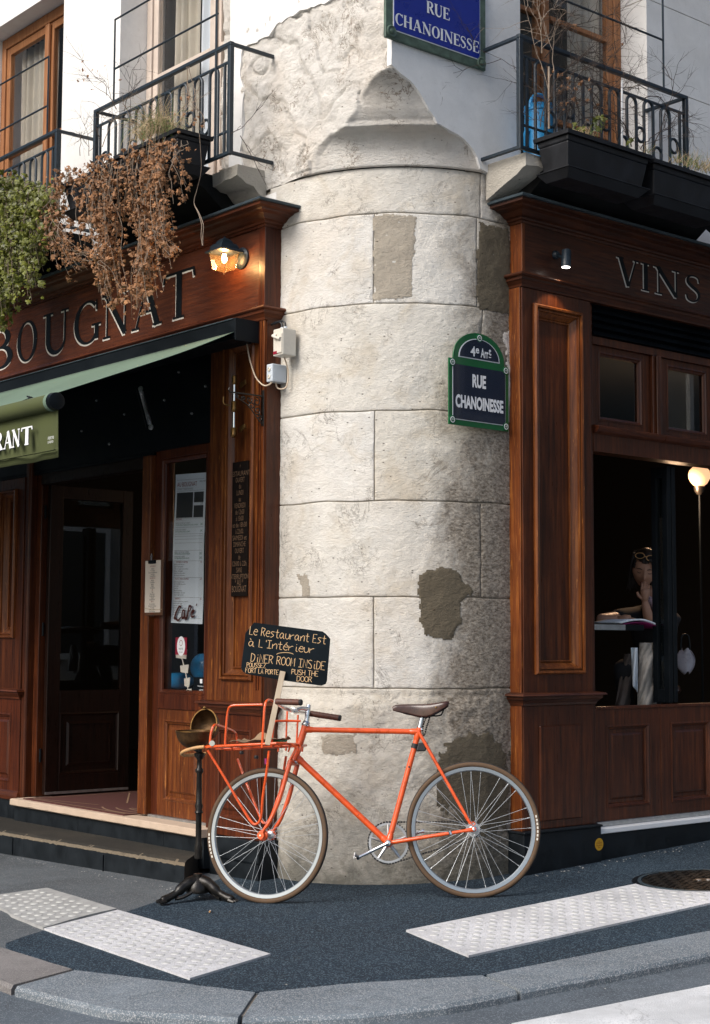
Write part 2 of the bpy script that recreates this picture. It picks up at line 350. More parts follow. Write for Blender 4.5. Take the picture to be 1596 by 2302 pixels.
M['paleoak'] = plain('pale_window_frame', (.56, .47, .40), .5, var=.12, scale=8)  # paler tone for the frames of the middle window
M['spoke'] = plain('steel_spoke', (.55, .58, .60), .45, .5)
M['soil'] = plain('soil', (.03, .02, .012), .95, var=.4, bmp=.8)
M['bluecan'] = plain('blue_plastic', (.012, .19, .42), .35, var=.08)
M['white'] = plain('white_paint', (.78, .79, .80), .5)
M['offwhite'] = plain('off_white_plastic', (.62, .58, .50), .45, var=.06)
M['lightgrey'] = plain('light_grey_plastic', (.52, .57, .62), .45)
M['cable'] = plain('beige_cable', (.60, .47, .34), .5)
M['blackcable'] = plain('black_cable', (.01, .012, .015), .5)
M['red'] = plain('red_label', (.25, .01, .03), .4)
M['sgreen'] = plain('green_enamel', (.006, .10, .030), .25, coat=.4)
M['snavy'] = plain('navy_enamel', (.006, .012, .030), .22, coat=.4)
M['sblue'] = plain('blue_enamel', (.004, .022, .26), .3, var=.15, scale=6, coat=.2)
M['sborder'] = plain('weathered_green_border', (.075, .115, .085), .55, var=.4, scale=18, bmp=.4)
M['letterhi'] = plain('pale_letter_shadow', (.60, .56, .50), .6)
M['slate'] = plain('chalkboard', (.004, .008, .011), .6, var=.5, scale=5, spec=.15)
M['chalk'] = plain('cream_chalk', (.70, .46, .24), .9)
M['dimchalk'] = plain('faded_chalk', (.15, .085, .045), .9)
M['boarddark'] = plain('dark_brown_board', (.010, .0065, .005), .8, spec=.1)
M['paper'] = plain('paper', (.66, .72, .76), .7, var=.03, scale=5)
M['papercream'] = plain('cream_paper', (.66, .58, .49), .7)
M['clipboard'] = plain('brown_clipboard', (.10, .04, .015), .5)
M['ink'] = plain('grey_ink', (.16, .17, .18), .8)
M['inkdark'] = plain('dark_ink', (.03, .035, .04), .8)
M['inkred'] = plain('red_ink', (.22, .02, .015), .8)
M['inkgreen'] = plain('green_ink', (.02, .16, .09), .8)
M['cafe'] = plain('dark_red_paint', (.060, .010, .006), .4)
M['awning'] = plain('green_canvas', (.120, .180, .130), .85, var=.10, scale=3, bmp=.1)
M['valance'] = plain('olive_canvas', (.058, .070, .020), .9, var=.12, scale=5, bmp=.1)
M['curtain'] = plain('beige_curtain', (.42, .38, .31), .9, var=.12, scale=5)
M['curtainw'] = plain('white_curtain', (.62, .66, .70), .9)
M['glass'] = glassy('window_glass')
M['glassdark'] = glassy('smoky_glass', tint=(.75, .8, .8))
M['lampglass'] = glassy('lamp_glass', tint=(1, .93, .82), rough=.08, opacity=.05, body=(.8, .55, .3))
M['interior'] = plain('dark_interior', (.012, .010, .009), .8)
M['bulb'] = emit('bulb', (1, .62, .28), 60)
M['spotlens'] = emit('spot_lens', (1, .93, .85), 7)
M['globe'] = emit('lit_globe', (.55, .30, .16), 1.5)
M['ivy'] = plain('ivy_leaf', (.105, .115, .010), .5, var=.9, scale=22)
M['deadleaf'] = plain('dead_ivy_leaf', (.25, .120, .052), .7, var=.7, scale=16)
M['drystem'] = plain('dry_stem', (.26, .20, .15), .8, var=.3)
M['darkstem'] = plain('dark_twig', (.045, .030, .022), .8, var=.3)
M['straw'] = plain('dry_grass', (.42, .32, .19), .8, var=.4, scale=30)
M['greengrass'] = plain('green_grass', (.13, .19, .045), .7, var=.3)
M['mat'] = plain('red_brown_carpet', (.080, .022, .017), .95, var=.2, scale=150)
M['matline'] = plain('tan_carpet_line', (.28, .17, .10), .95)
M['skin'] = plain('skin', (.42, .23, .15), .5, var=.05)
M['hair'] = plain('dark_hair', (.010, .006, .004), .5)
M['darktop'] = plain('black_jersey', (.010, .010, .012), .9)
M['linen'] = plain('beige_linen', (.36, .32, .27), .9, var=.25, scale=12, bmp=.3)
M['scarf'] = plain('patterned_scarf', (.42, .30, .32), .9, var=.75, scale=55)
M['lips'] = plain('lips', (.28, .07, .06), .5)
M['bag'] = plain('grey_satin', (.35, .33, .36), .3, var=.3, scale=8)
M['yellow'] = plain('yellow_sticker', (.55, .30, .015), .5)
M['magenta'] = plain('purple_tape', (.22, .01, .10), .5)
M['greenrope'] = plain('green_string', (.01, .22, .12), .8)
M['cardboard'] = plain('cardboard', (.24, .16, .095), .9, var=.3, scale=12)
M['opp'] = stone('facing_house_stone', (.42, .39, .34), (.2, .18, .15), (.36, .32, .27), relief=.3, pit=.1)
M['farglass'] = plain('facing_window', (.02, .025, .03), .08)
M['taupecloth'] = plain('taupe_cloth', (.11, .085, .07), .95, var=.3, scale=10, bmp=.2)  # dark brown cloth of the long skirt
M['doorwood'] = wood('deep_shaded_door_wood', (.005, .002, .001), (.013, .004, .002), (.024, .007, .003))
M['gum'] = plain('old_gum', (.055, .062, .068), .9)
# ================================================================== THE GROUND
def gp(x, y, dz=0.0): return Vector((x, y, gz(x, y) + dz))
def sheet(name, pts, top, thick, mat, **k):
    b = MB(); n = len(pts)
    b.v = [gp(p[0], p[1], top) for p in pts] + [gp(p[0], p[1], top - thick) for p in pts]
    b.f = [tuple(range(n)), tuple(range(2 * n - 1, n - 1, -1))] + [(i, i + n, (i + 1) % n + n, (i + 1) % n) for i in range(n)]
    return b.build(name, mat, org=(0, 0, 0), **k)
def px(L_): return [G(x, y) for x, y in L_]
def wob(pts, amp, step, seed=0):     # subdivide a closed outline and roughen it
    out = []; n = len(pts)
    for i in range(n):
        a, b = Vector(pts[i][:2] if not isinstance(pts[i], Vector) else (pts[i].x, pts[i].y)), Vector((pts[(i + 1) % n][0], pts[(i + 1) % n][1]))
        k = max(1, min(60, int((b - a).length / step)))
        for j in range(k):
            p = a.lerp(b, j / k); q = Vector((p.x * 6 + seed, p.y * 6, 3.1))
            out.append((p.x + amp * noise.noise(q), p.y + amp * noise.noise(q + Vector((9, 4, 2)))))
    return out
sheet('road', [(-70, -70), (70, -70), (70, 70), (-70, 70)], -.035, .05, M['road'], kind='structure')
OUT = [(-400, 2130), (0, 2206), (30, 2219), (250, 2273), (540, 2291), (798, 2283), (998, 2261), (1168, 2228), (1380, 2187), (1596, 2143), (2300, 1998)]
INN = [(-400, 2065), (0, 2130), (170, 2181), (425, 2213), (580, 2233), (798, 2211), (1088, 2193), (1348, 2141), (1596, 2093), (2300, 1962)]
def xy(v): return (v.x, v.y)
inn = [xy(G(*p)) for p in INN]
far_r, far_l = CORNER + dR * 30, CORNER + dL * 30
pave = [xy(far_l + nL * 1.6)] + inn + [xy(far_r + nR * 1.3), xy(far_r - nR * 1), xy(AXIS), xy(far_l - nL * 1)]
sheet('pavement', pave, 0, .30, M['oldpave'], kind='structure')
kerb = thing('kerb', 'x', 'x', (0, 0, 0)); del kerb['label']; del kerb['category']; kerb['kind'] = 'structure'
def resample(P, n):
    L_ = [0]
    for i in range(1, len(P)): L_.append(L_[-1] + (Vector(P[i]) - Vector(P[i - 1])).length)
    out = []
    for k in range(n + 1):
        s_ = L_[-1] * k / n; i = max(j for j in range(len(P)) if L_[j] <= s_ + 1e-9); i = min(i, len(P) - 2)
        out.append(Vector(P[i]).lerp(Vector(P[i + 1]), (s_ - L_[i]) / max(1e-9, L_[i + 1] - L_[i])))
    return out
def kerbstone(o_px, i_px, mat, far=None):
    o = resample([xy(G(*p)) for p in o_px] if far is None else o_px, 10); i = resample([xy(G(*p)) for p in i_px] if far is None else i_px, 10)
    b = MB(); vs = []
    for k in range(11):
        a, c = o[k], i[k]; w = (Vector((noise.noise(Vector((a.x * 5, a.y * 5, 0))), noise.noise(Vector((a.y * 5, a.x * 5, 7)))))) * .008
        a = a + w; e = (c - a).normalized() * .012
        vs += [tuple(gp(a.x, a.y, -.12)), tuple(gp(a.x, a.y, -.012)), tuple(gp(*(a + e), .003)), tuple(gp(*(c - e * .5), .004)), tuple(gp(c.x, c.y, -.01)), tuple(gp(c.x, c.y, -.12))]
    fs = [(r * 6 + k, r * 6 + (k + 1) % 6, (r + 1) * 6 + (k + 1) % 6, (r + 1) * 6 + k) for r in range(10) for k in range(6)] + [tuple(range(6)), tuple(range(60, 66))]
    b.add(vs, fs); return b.build('kerb_stone', mat, kerb)
kerbstone([(-400, 2130), (0, 2206), (27, 2217)], [(-400, 2065), (0, 2130), (165, 2180)], M['kerbold'])
kerbstone([(34, 2220), (250, 2273), (534, 2291)], [(172, 2182), (425, 2213), (574, 2232)], M['kerb'])
kerbstone([(545, 2291), (798, 2283), (998, 2261), (1162, 2229)], [(584, 2232), (798, 2211), (1082, 2194)], M['kerb'])
kerbstone([(1172, 2227), (1380, 2187), (1596, 2143), (1800, 2102)], [(1093, 2192), (1348, 2141), (1596, 2093), (1790, 2060)], M['kerb'])
kerbstone([(1806, 2101), (2300, 1998)], [(1796, 2059), (2300, 1962)], M['kerb'])
a0, a1 = Vector(xy(G(-404, 2129))), Vector(xy(G(-404, 2064)))
kerbstone([a0, Vector(xy(far_l + nL * 1.9))], [a1, Vector(xy(far_l + nL * 1.6))], M['kerbold'], far=1)
a0, a1 = Vector(xy(G(2304, 1997))), Vector(xy(G(2304, 1961)))
kerbstone([a0, Vector(xy(far_r + nR * 1.6))], [a1, Vector(xy(far_r + nR * 1.3))], M['kerb'], far=1)
# joint filler under the kerb stones
sheet('gutter_bed', [(p[0] * .85 + q[0] * .15, p[1] * .85 + q[1] * .15) for p, q in zip([tuple(v) for v in resample([xy(G(*p)) for p in OUT], 60)], [tuple(v) for v in resample([xy(G(*p)) for p in INN], 60)])] + [xy(G(*p)) for p in INN][::-1], -.007, .1, M['mortar'], kind='structure')
# darker, newer asphalt on the corner
new = [(458, 1992), (285, 2051), (98, 2093), (12, 2122), (10, 2130), (35, 2141), (172, 2183), (425, 2214), (578, 2233), (798, 2212), (1088, 2194), (1348, 2142), (1596, 2094), (2300, 1963)]
new = wob([xy(G(*p)) for p in new] + [xy(far_r + nR * 1.25), xy(far_r - nR * .4), xy(AXIS), xy(FL(1.3, 0, -.1))], .012, .05)
sheet('asphalt_patch', new, .004, .05, M['newpave'], kind='structure')
# road marking
stripe = [xy(G(*p, -.035)) for p in ((1150, 2303), (1596, 2216), (2100, 2118), (2500, 2250), (1700, 2480))]
sheet('crossing_stripe', wob(stripe, .006, .04), -.031, .01, M['roadpaint'], kind='structure')
# tactile pads with their studs, each stud a piece
def pad(label, outline, mat, studmat, rows, rough, holes=None, thick=.009, st_off=(0, 0), pitch_=None, name='tactile_pad'):
    pts = wob(outline, rough, .05, 3)
    c = sum((Vector(p) for p in outline), Vector((0, 0))) / len(outline)
    t = thing(name, label, 'tactile paving', gp(c.x, c.y, .004), 'tactile warning pads in the pavement')
    b = MB(); n = len(pts)
    b.v = [gp(p[0], p[1], .004 + thick) for p in pts] + [gp(p[0], p[1], -.01) for p in pts]
    b.f = [tuple(range(n)), tuple(range(2 * n - 1, n - 1, -1))] + [(i, i + n, (i + 1) % n + n, (i + 1) % n) for i in range(n)]
    b.build('surface', mat, t)
    me = stud_mesh if studmat is None else piece_mesh(MB().lathe([(.020, 0), (.0185, .0028), (.014, .0042), (.004, .0046)], (0, 0, 0), (0, 0, 1), 12), 'stud', studmat, True)
    e1, e2, o, n1, n2, keep = rows
    rnd = random.Random(5)
    for i in range(n1):
        for j in range(n2):
            q = o + e1 * (i + (.5 if j % 2 else 0)) + e2 * j
            if not keep(q): continue
            s_ = rnd.uniform(.88, 1.08)
            mt = Matrix.Translation(gp(q.x, q.y, .004 + thick - .0006)) @ GN.to_track_quat('Z', 'Y').to_matrix().to_4x4() @ Matrix.Diagonal((s_, s_, rnd.uniform(.7, 1.05), 1))
            inst(me, 'stud', t, mt)
    return t
def inside(q, poly, mrg=0.0):
    ok = False; n = len(poly)
    for i in range(n):
        a, b = poly[i], poly[(i + 1) % n]
        if (a[1] > q.y) != (b[1] > q.y) and q.x < (b[0] - a[0]) * (q.y - a[1]) / (b[1] - a[1]) + a[0]: ok = not ok
    if ok and mrg:
        for i in range(n):
            a, b = Vector(poly[i]), Vector(poly[(i + 1) % n]); d = b - a; t_ = max(0, min(1, (q - a).dot(d) / d.length_squared))
            if (a + d * t_ - q).length < mrg: return False
    return ok
pl = [xy(G(*p)) for p in ((265, 2051), (608, 2151), (427, 2206), (98, 2093))]
e1 = (Vector(pl[1]) - Vector(pl[0])).normalized(); e2 = (Vector(pl[3]) - Vector(pl[0])).normalized()
pad('white studded tactile pad on dark asphalt, in front of the entrance step', pl, M['padwhite'], M['studtop'],
    (e1 * .088, e2 * .062, Vector(pl[0]) - e1 * .1, 22, 13, lambda q: inside(q, pl, .03)), .003)
pg = [xy(G(*p)) for p in ((-140, 2050), (-60, 2028), (0, 2016), (105, 2001), (262, 2048), (200, 2062), (96, 2091), (24, 2062), (16, 2052), (0, 2045), (-90, 2062))]
pad('grey worn concrete tactile pad at the left edge, older than its white neighbour', pg, M['padgrey'], M['studgrey'],
    (e1 * .088, e2 * .062, Vector(pl[0]) - e1 * 1.6, 30, 18, lambda q: inside(q, pg, .03)), .006)
MHC = Vector(xy(FR(1.33, 0, .93))); MHR = .33
up_l, up_r = Vector(xy(G(913, 2097))), Vector(xy(G(1430, 1992))); lo_l, lo_r = Vector(xy(G(1053, 2155))), Vector(xy(G(1596, 2036)))
d1 = (up_r - up_l).normalized(); d2 = (lo_r - lo_l).normalized()
poly = [up_l, lo_l, lo_l + d2 * 4.2, up_l + d1 * 4.4]
def edge_hits(p, d):      # where the upper edge meets the ring left free round the manhole
    f = p - MHC; b_ = f.dot(d); c_ = f.length_squared - (MHR + .035) ** 2; s_ = math.sqrt(max(0, b_ * b_ - c_)); return p + d * (-b_ - s_), p + d * (-b_ + s_)
h1, h2 = edge_hits(up_l, d1)
A1 = math.atan2(h1.y - MHC.y, h1.x - MHC.x); A2 = math.atan2(h2.y - MHC.y, h2.x - MHC.x)
while A2 < A1: A2 += 2 * math.pi
ring = [MHC + Vector((math.cos(A1 + (A2 - A1) * k / 24), math.sin(A1 + (A2 - A1) * k / 24))) * (MHR + .035) for k in range(25)]
pr = [tuple(p) for p in [up_l, lo_l, lo_l + d2 * 4.2, up_l + d1 * 4.4] + ring[::-1]]
e2r = (lo_l - up_l).normalized()
pad('white studded tactile pad on dark asphalt, cut round the manhole cover', pr, M['padwhite'], M['studtop'],
    (d1 * .088, e2r * .062, up_l - d1 * .6, 42, 18, lambda q: inside(q, pr, .028) and (q - up_l).dot(d1) < 2.9), .0025)
# manhole cover
t = thing('manhole_cover', 'round black iron manhole cover set in the asphalt by the white pad', 'manhole cover', gp(MHC.x, MHC.y, .004))
def disc(r0_, r1_, z0, z1, n=48):
    b = MB(); vs = []
    for k in range(n):
        c, s_ = math.cos(2 * math.pi * k / n), math.sin(2 * math.pi * k / n)
        for r_, z_ in ((r0_, z0), (r0_, z1), (r1_, z1), (r1_, z0)): vs.append(tuple(gp(MHC.x + c * r_, MHC.y + s_ * r_, z_)))
    b.add(vs, [(k * 4 + j, k * 4 + (j + 1) % 4, ((k + 1) % n) * 4 + (j + 1) % 4, ((k + 1) % n) * 4 + j) for k in range(n) for j in range(4)]); return b
disc(.001, MHR - .022, .0, .0075).build('lid', M['castiron'], t); disc(MHR - .016, MHR, .0, .0105).build('rim', M['zinc'], t)
disc(MHR + .001, MHR + .03, -.01, .0052).build('mortar_ring', M['black'], t)
lug = piece_mesh(MB().box(-.017, .017, -.007, .007, -.002, .0035), 'lug', M['steel' if 0 else 'castiron'])
for i in range(-8, 9):
    for j in range(-8, 9):
        q = Vector((i * .036 + (.018 if j % 2 else 0), j * .034))
        if q.length < MHR - .04 and q.length > .05:
            inst(lug, 'lug', t, Matrix.Translation(gp(MHC.x + q.x, MHC.y + q.y, .009)) @ Matrix.Rotation(.6 if (i + j) % 2 else -.9, 4, 'Z'))
for s_ in (-1, 1): MB().lathe([(.014, 0), (.014, .004)], gp(MHC.x + s_ * .025, MHC.y, .0065), (0, 0, 1), 10).build('key_hole_plug', M['steel'], t)
# litter in the gutter
def butt(x, y, ang, lab, s_=1.0, dz=-.035):
    p = G(x, y, dz); tt = thing('cigarette_end', lab, 'cigarette end', p, 'cigarette ends dropped in the street')
    d = Vector((math.cos(ang), math.sin(ang), 0)); q = p + Z * .005
    MB().tube([q, q + d * .018 * s_], .0042, 8).build('filter', M['tan'], tt); MB().tube([q + d * .0182 * s_, q + d * .032 * s_], .004, 8).build('paper_tube', M['white'], tt)
butt(182, 2243, 2.6, 'cigarette end in the gutter, furthest left'); butt(215, 2254, .1, 'white cigarette end lying flat just right of the first')
butt(280, 2259, 1.4, 'short cigarette end standing out by the left kerb stone'); butt(350, 2267, 3.1, 'orange cigarette end below the left kerb stone')
butt(440, 2276, 2.9, 'cigarette end between the orange one and the kerb joint'); butt(1048, 2259, .3, 'orange cigarette end against the right kerb stone'); butt(965, 2264, 2.4, 'cigarette end at the foot of the bottom kerb stone')
butt(471, 2052, 1.5, 'small cigarette end on the dark asphalt in front of the bicycle wheel', .8, .004)
butt(1372, 2194, .4, 'pale cigarette end out on the grey road', .8)
# ================================================================== THE MASONRY CORNER
bld = thing('corner_building', 'pale stone corner house with rounded ground floor pier and plastered upper walls', 'building', CORNER)
def rz(z):                         # radius of the turned masonry by height
    P = [(-1, .885), (.92, .885), (.985, .868), (1.0, .87), (3.832, .87), (3.836, .893), (3.86, .896), (3.92, .902), (3.97, .920), (4.0, .945), (4.008, .957), (4.010, 1.005), (4.016, 1.018), (4.050, 1.022), (4.054, 1.030), (4.062, 1.036), (4.09, 1.055), (4.12, 1.068), (4.15, 1.084), (4.19, 1.110), (4.225, 1.148), (4.252, 1.235), (9, 1.3)]
    for (a, b), (c, d) in zip(P, P[1:]):
        if a <= z < c: return b + (d - b) * (z - a) / (c - a)
    return 1.3
HALF = RC * math.pi / 2
def per(s_, z, out=0.0, rad=None):  # point of the wall surface; s_ runs from -x (left facade) over the round corner to the right facade
    if s_ < 0: return AXIS + nL * (RC + out) + dL * (-s_) + Z * z
    if s_ > HALF: return AXIS + nR * (RC + out) + dR * (s_ - HALF) + Z * z
    th = s_ / RC; r_ = rz(z) if rad is None else rad
    lim = RC / max(math.cos(th), math.sin(th)); r_ = min(r_, lim)
    return AXIS + (nL * math.cos(th) + nR * math.sin(th)) * (r_ + out) + Z * z
def fbm(p, k, o=4): return noise.fractal(Vector((p.x * k, p.y * k, p.z * k)), 1.0, 2.0, o)
def block(s0, s1, z0, z1, mat, name='stone', proud=0.0, rough=.006, step=.009, gap=.0018, lab=None):
    s0 += gap / 2; s1 -= gap / 2; z0 += gap / 2; z1 -= gap / 2
    nu = max(2, int((s1 - s0) / step)) + 4; nv = max(2, int((z1 - z0) / step)) + 4
    def rm(a, n_, L_):
        k = round(a * n_); e_ = .0024 / L_
        return (0, e_, 2.2 * e_)[k] if k < 3 else (1, 1 - e_, 1 - 2.2 * e_)[n_ - k] if n_ - k < 3 else 2.2 * e_ + (1 - 4.4 * e_) * (k - 2) / (n_ - 4)
    def fn(a, b):
        a, b = rm(a, nu, s1 - s0), rm(b, nv, z1 - z0); s_ = s0 + (s1 - s0) * a; z = z0 + (z1 - z0) * b
        if 1e-3 < z < 3.82: z += min(1, (3.833 - z) / .1) * .007 * noise.noise(Vector((s_ * 5, z * 2, 1)))
        s_ += .006 * noise.noise(Vector((s_ * 2, z * 6, 7)))
        e = min(a * (s1 - s0), (1 - a) * (s1 - s0), b * (z1 - z0), (1 - b) * (z1 - z0))
        p = per(s_, z)
        d = fbm(p, 7, 5) * rough * .6 + fbm(p, 34, 4) * rough * .34
        ed = -.0035 * max(0, 1 - e / .006) ** 1.3 * (1 + 1.2 * noise.noise(p * 30)) - .016 * max(0, noise.noise(p * 17) - .22) * max(0, 1 - e / .022) - .02 * (1 if e < 1e-6 else 0)
        return tuple(per(s_, z, proud + d + ed))
    o = MB().grid(fn, nu, nv).build(name, mat, bld, smooth=2, recalc=False)
    if lab: o['label'] = lab
    return o
LEFTEND, RIGHTEND = -.14, HALF + .16
def s_of(x, y):                   # pixel on the round face -> perimeter position
    q = ray(x, y); o = EYE - AXIS; a = q.x ** 2 + q.y ** 2; b = q.x * o.x + q.y * o.y; c = o.x ** 2 + o.y ** 2 - RC ** 2
    t_ = (-b - math.sqrt(max(0, b * b - a * c))) / a; p = o + q * t_; return RC * math.atan2(p.dot(nR), p.dot(nL)), (EYE + q * t_).z
# mortar core behind the joints
b = MB(); b.grid(lambda a, c: tuple(per(LEFTEND - .3 + (RIGHTEND - LEFTEND + .6) * a, -.25 + 4.07 * c, -.011)), 60, 40); b.build('mortar_core', M['mortar'], bld, smooth=2, recalc=False)
Zc = [1.019, 1.502, 2.014, 2.50, 3.082, 3.578, 3.833]
JA, JB = s_of(840, 1440)[0], s_of(1082, 1230)[0]
block(LEFTEND, RIGHTEND, -.2, Zc[0], M['stone'], rough=.011, lab='single tall base stone, stained and darker towards the ground')
rows = [(Zc[0], Zc[1], [JA]), (Zc[1], Zc[2], [JB]), (Zc[2], Zc[3], [JA]), (Zc[3], Zc[4], [s_of(1085, 800)[0]]), (Zc[4], Zc[5], [s_of(840, 580)[0], s_of(1072, 600)[0]]), (Zc[5], Zc[6], [s_of(1080, 420)[0]])]
for z0, z1, js in rows:
    xs = [LEFTEND] + js + [RIGHTEND]
    for a, c in zip(xs, xs[1:]): block(a, c, z0, z1, M['stone'], rough=.0055)
# repairs and scars: thin rough patches that sit on the stones
def patch(outl, mat, name, proud=.004, amp=.010, step=.009, lab=None, depth_=.004):
    P = [s_of(*p) for p in outl]; ss = [p[0] for p in P]; zs = [p[1] for p in P]
    s0, s1, z0, z1 = min(ss), max(ss), min(zs), max(zs)
    nu, nv = int((s1 - s0) / step), int((z1 - z0) / step); vs = []; fs = []; idx = {}
    def dist(q):
        d = 9
        for i in range(len(P)):
            a, c = Vector(P[i]), Vector(P[(i + 1) % len(P)]); e = c - a; t_ = max(0, min(1, (q - a).dot(e) / max(1e-9, e.length_squared))); d = min(d, (a + e * t_ - q).length)
        return d
    for j in range(nv + 1):
        for i in range(nu + 1):
            q = Vector((s0 + (s1 - s0) * i / nu, z0 + (z1 - z0) * j / nv)); w = amp * 1.6 * noise.noise(Vector((q.x * 22, q.y * 22, 5))) + amp * 1.1 * noise.noise(Vector((q.x * 70, q.y * 70, 5)))
            ins = inside(q, P); d = dist(q) * (1 if ins else -1) + w
            idx[i, j] = (q, d)
    def vid(i, j, c={}):
        k = (i, j)
        if k not in cache:
            q, d = idx[k]; p = per(q.x, q.y); cache[k] = len(vs)
            vs.append(tuple(per(q.x, q.y, fbm(p, 7, 5) * .0055 + min(1, max(0, d) / .006) * depth_ * 1.3 - .0025 + fbm(p, 60, 3) * .002 + proud * .4)))
        return cache[k]
    cache = {}
    for j in range(nv):
        for i in range(nu):
            if sum(idx[a][1] > 0 for a in ((i, j), (i + 1, j), (i + 1, j + 1), (i, j + 1))) >= 3: fs.append((vid(i, j), vid(i + 1, j), vid(i + 1, j + 1), vid(i, j + 1)))
    o = MB().add(vs, fs).build(name, mat, bld, smooth=2, recalc=False)
    if lab: o['label'] = lab
patch([(938, 1292), (965, 1282), (1010, 1274), (1036, 1292), (1040, 1308), (1068, 1328), (1062, 1342), (1038, 1346), (1036, 1400), (1022, 1425), (1010, 1442), (955, 1430), (943, 1400)], M['stonedark'], 'stone_patch', lab='dark brown bare patch on the pier, right of centre')
patch([(666, 1290), (690, 1286), (700, 1340), (682, 1345)], M['stonedark'] if 0 else M['mortar'], 'stone_patch', depth_=.003)
patch([(722, 1652), (802, 1648), (803, 1694), (728, 1698)], M['mortar'], 'stone_patch', depth_=.003)
patch([(838, 482), (938, 486), (932, 560), (930, 668), (840, 676)], M['mortar'], 'stone_patch', depth_=.003)
patch([(1078, 498), (1142, 516), (1150, 600), (1152, 712), (1088, 697), (1072, 690), (1070, 580)], M['stonedark'], 'stone_patch', depth_=.003, lab='brown rendered patch beside the right shopfront')
patch([(1000, 1660), (1090, 1640), (1140, 1690), (1146, 1860), (1060, 1880), (980, 1800), (985, 1700)], M['stonedark'], 'stone_patch', amp=.035, depth_=.004, lab='dark grimy scar low on the pier behind the rear wheel')
patch([(1128, 752), (1148, 735), (1154, 900), (1150, 960), (1128, 940), (1140, 860), (1136, 790)], M['stoneup'], 'stone_patch', depth_=.004)
# turned mouldings and rough upper corner, one skin from the top of the pier up
def topskin():
    b = MB(); s0, s1, z0, z1 = -.62, HALF + .06, 3.833, 5.6; nu, nv = 210, 190
    def fn(a, c):
        z = z0 + (z1 - z0) * (c ** 1.25); s_ = s0 + (s1 - s0) * a
        if 0 <= s_ <= HALF:
            th = s_ / RC; lim = RC / max(math.cos(th), math.sin(th)); r_ = rz(z); f = min(1, max(0, (lim - r_) / .03))   # 1 on the mouldings, 0 on the flat sides
        else: th, f, lim, r_ = 0, 0, 0, 1
        p = per(s_, z)
        left = s_ < HALF * .5
        am = .024 if left else .003
        if f > 0: am = am * (1 - f) + .004 * f
        d = fbm(p, 4.0, 5) * am * 1.0 + fbm(p, 14, 4) * am * .30 + fbm(p, 45, 3) * .0015
        if left and f < .5:      # spalled faces: ledges along a tilted layering
            w_ = p.z * 3.1 + s_ * 2.6 + fbm(p, 2.5, 3) * 1.1; st = w_ - math.floor(w_); d += (.020 * min(1, st / .16) - .012) * (1 - f)
        if z < 3.86: d *= .3
        ch = 0                # broken arris where the two faces meet
        if 0 <= s_ <= HALF and z > 4.255:
            k = abs(s_ - HALF * .5)
            if k < .15: ch = -.055 * (1 - k / .15) ** 1.5 * (1 + 1.1 * fbm(p, 7, 4))
        return tuple(per(s_, z, d + ch))
    b.grid(fn, nu, nv); o = b.build('corner_stonework', M['stoneup'], bld, smooth=2, recalc=False); o['label'] = 'rough broken stonework with turned mouldings above the pier'
topskin()
# plaster sheets: the smooth right wall, with its curved edge by the mouldings, and the left wall with its ragged edge
WT = 9.0
def plate(T, poly, w0, w1, mat, name='wall', rough=0.0):
    pts = []
    for i in range(len(poly)):
        a, c = Vector(poly[i]), Vector(poly[(i + 1) % len(poly)]); k = max(1, int((c - a).length / .03)) if rough and (c - a).length < 1.2 else 1
        for j in range(k):
            q = a.lerp(c, j / k)
            if rough and k > 1: q += Vector((noise.noise(Vector((q.x * 13, q.y * 13, 2))), noise.noise(Vector((q.x * 13, q.y * 13, 8))))) * rough
            pts.append(tuple(q))
    return MB(T).prism(pts, w0, w1).build(name, mat, bld)
def curve_u(z):                   # how far from the corner the right plaster starts, by height
    r_ = rz(z)
    if r_ >= RC * 1.4142: return 0.0
    th = math.acos(min(1, RC / r_)); return RC - RC * math.tan(th)
edge = [(max(.0, curve_u(z)), z) for z in [3.845 + i * .03 for i in range(16)]]
edge = [(e if e > .02 else .012, z) for e, z in edge]
UR0, UR1 = .981, 2.10             # right window opening
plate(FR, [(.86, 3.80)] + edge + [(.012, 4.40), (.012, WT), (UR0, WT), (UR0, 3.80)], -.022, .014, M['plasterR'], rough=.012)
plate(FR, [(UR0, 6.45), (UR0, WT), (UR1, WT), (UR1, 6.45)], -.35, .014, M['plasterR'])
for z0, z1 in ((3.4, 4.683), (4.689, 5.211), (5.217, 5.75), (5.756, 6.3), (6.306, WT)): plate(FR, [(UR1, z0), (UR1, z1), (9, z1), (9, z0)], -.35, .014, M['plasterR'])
MB(FR).box(UR1 + .002, 9, 3.4, WT, -.36, .008).build('wall_backing', M['mortar'], bld)
rag = [PL(x, y, .01) for x, y in ((548, 108), (562, 98), (585, 92), (605, 80), (628, 48), (655, 34), (700, 18), (762, -4))]
rag = [(1.27, 3.80), (1.285, 4.10), (1.262, 4.45), (1.30, 4.66)] + rag + [(.30, 4.95), (.22, WT)]
UL0, UL1, UL2, UL3, TOP = 1.41, 2.645, 3.40, 4.60, 5.83
plate(FL, rag + [(UL0, WT), (UL0, 3.80)], -.03, .016, M['plaster'], rough=.03)
plate(FL, [(UL1, 3.0), (UL1, WT), (UL2, WT), (UL2, 3.0)], -.33, .016, M['plaster'])
plate(FL, [(UL3, 3.0), (UL3, WT), (9, WT), (9, 3.0)], -.33, .016, M['plaster'])
for a, c in ((UL0, UL1), (UL2, UL3)): plate(FL, [(a, TOP), (a, WT), (c, WT), (c, TOP)], -.33, .0165, M['plaster'])
MB(FL).box(.9, UL0, 3.75, 9, -.33, -.032).build('wall_backing', M['mortar'], bld)
MB(FL).box(UL0 - .03, UL0 + .001, 3.80, TOP, -.33, -.03).build('window_reveal', M['plaster'], bld)
MB(FR).box(.9, UR0 - .001, 3.6, 9, -.35, -.075).build('wall_backing', M['mortar'], bld)
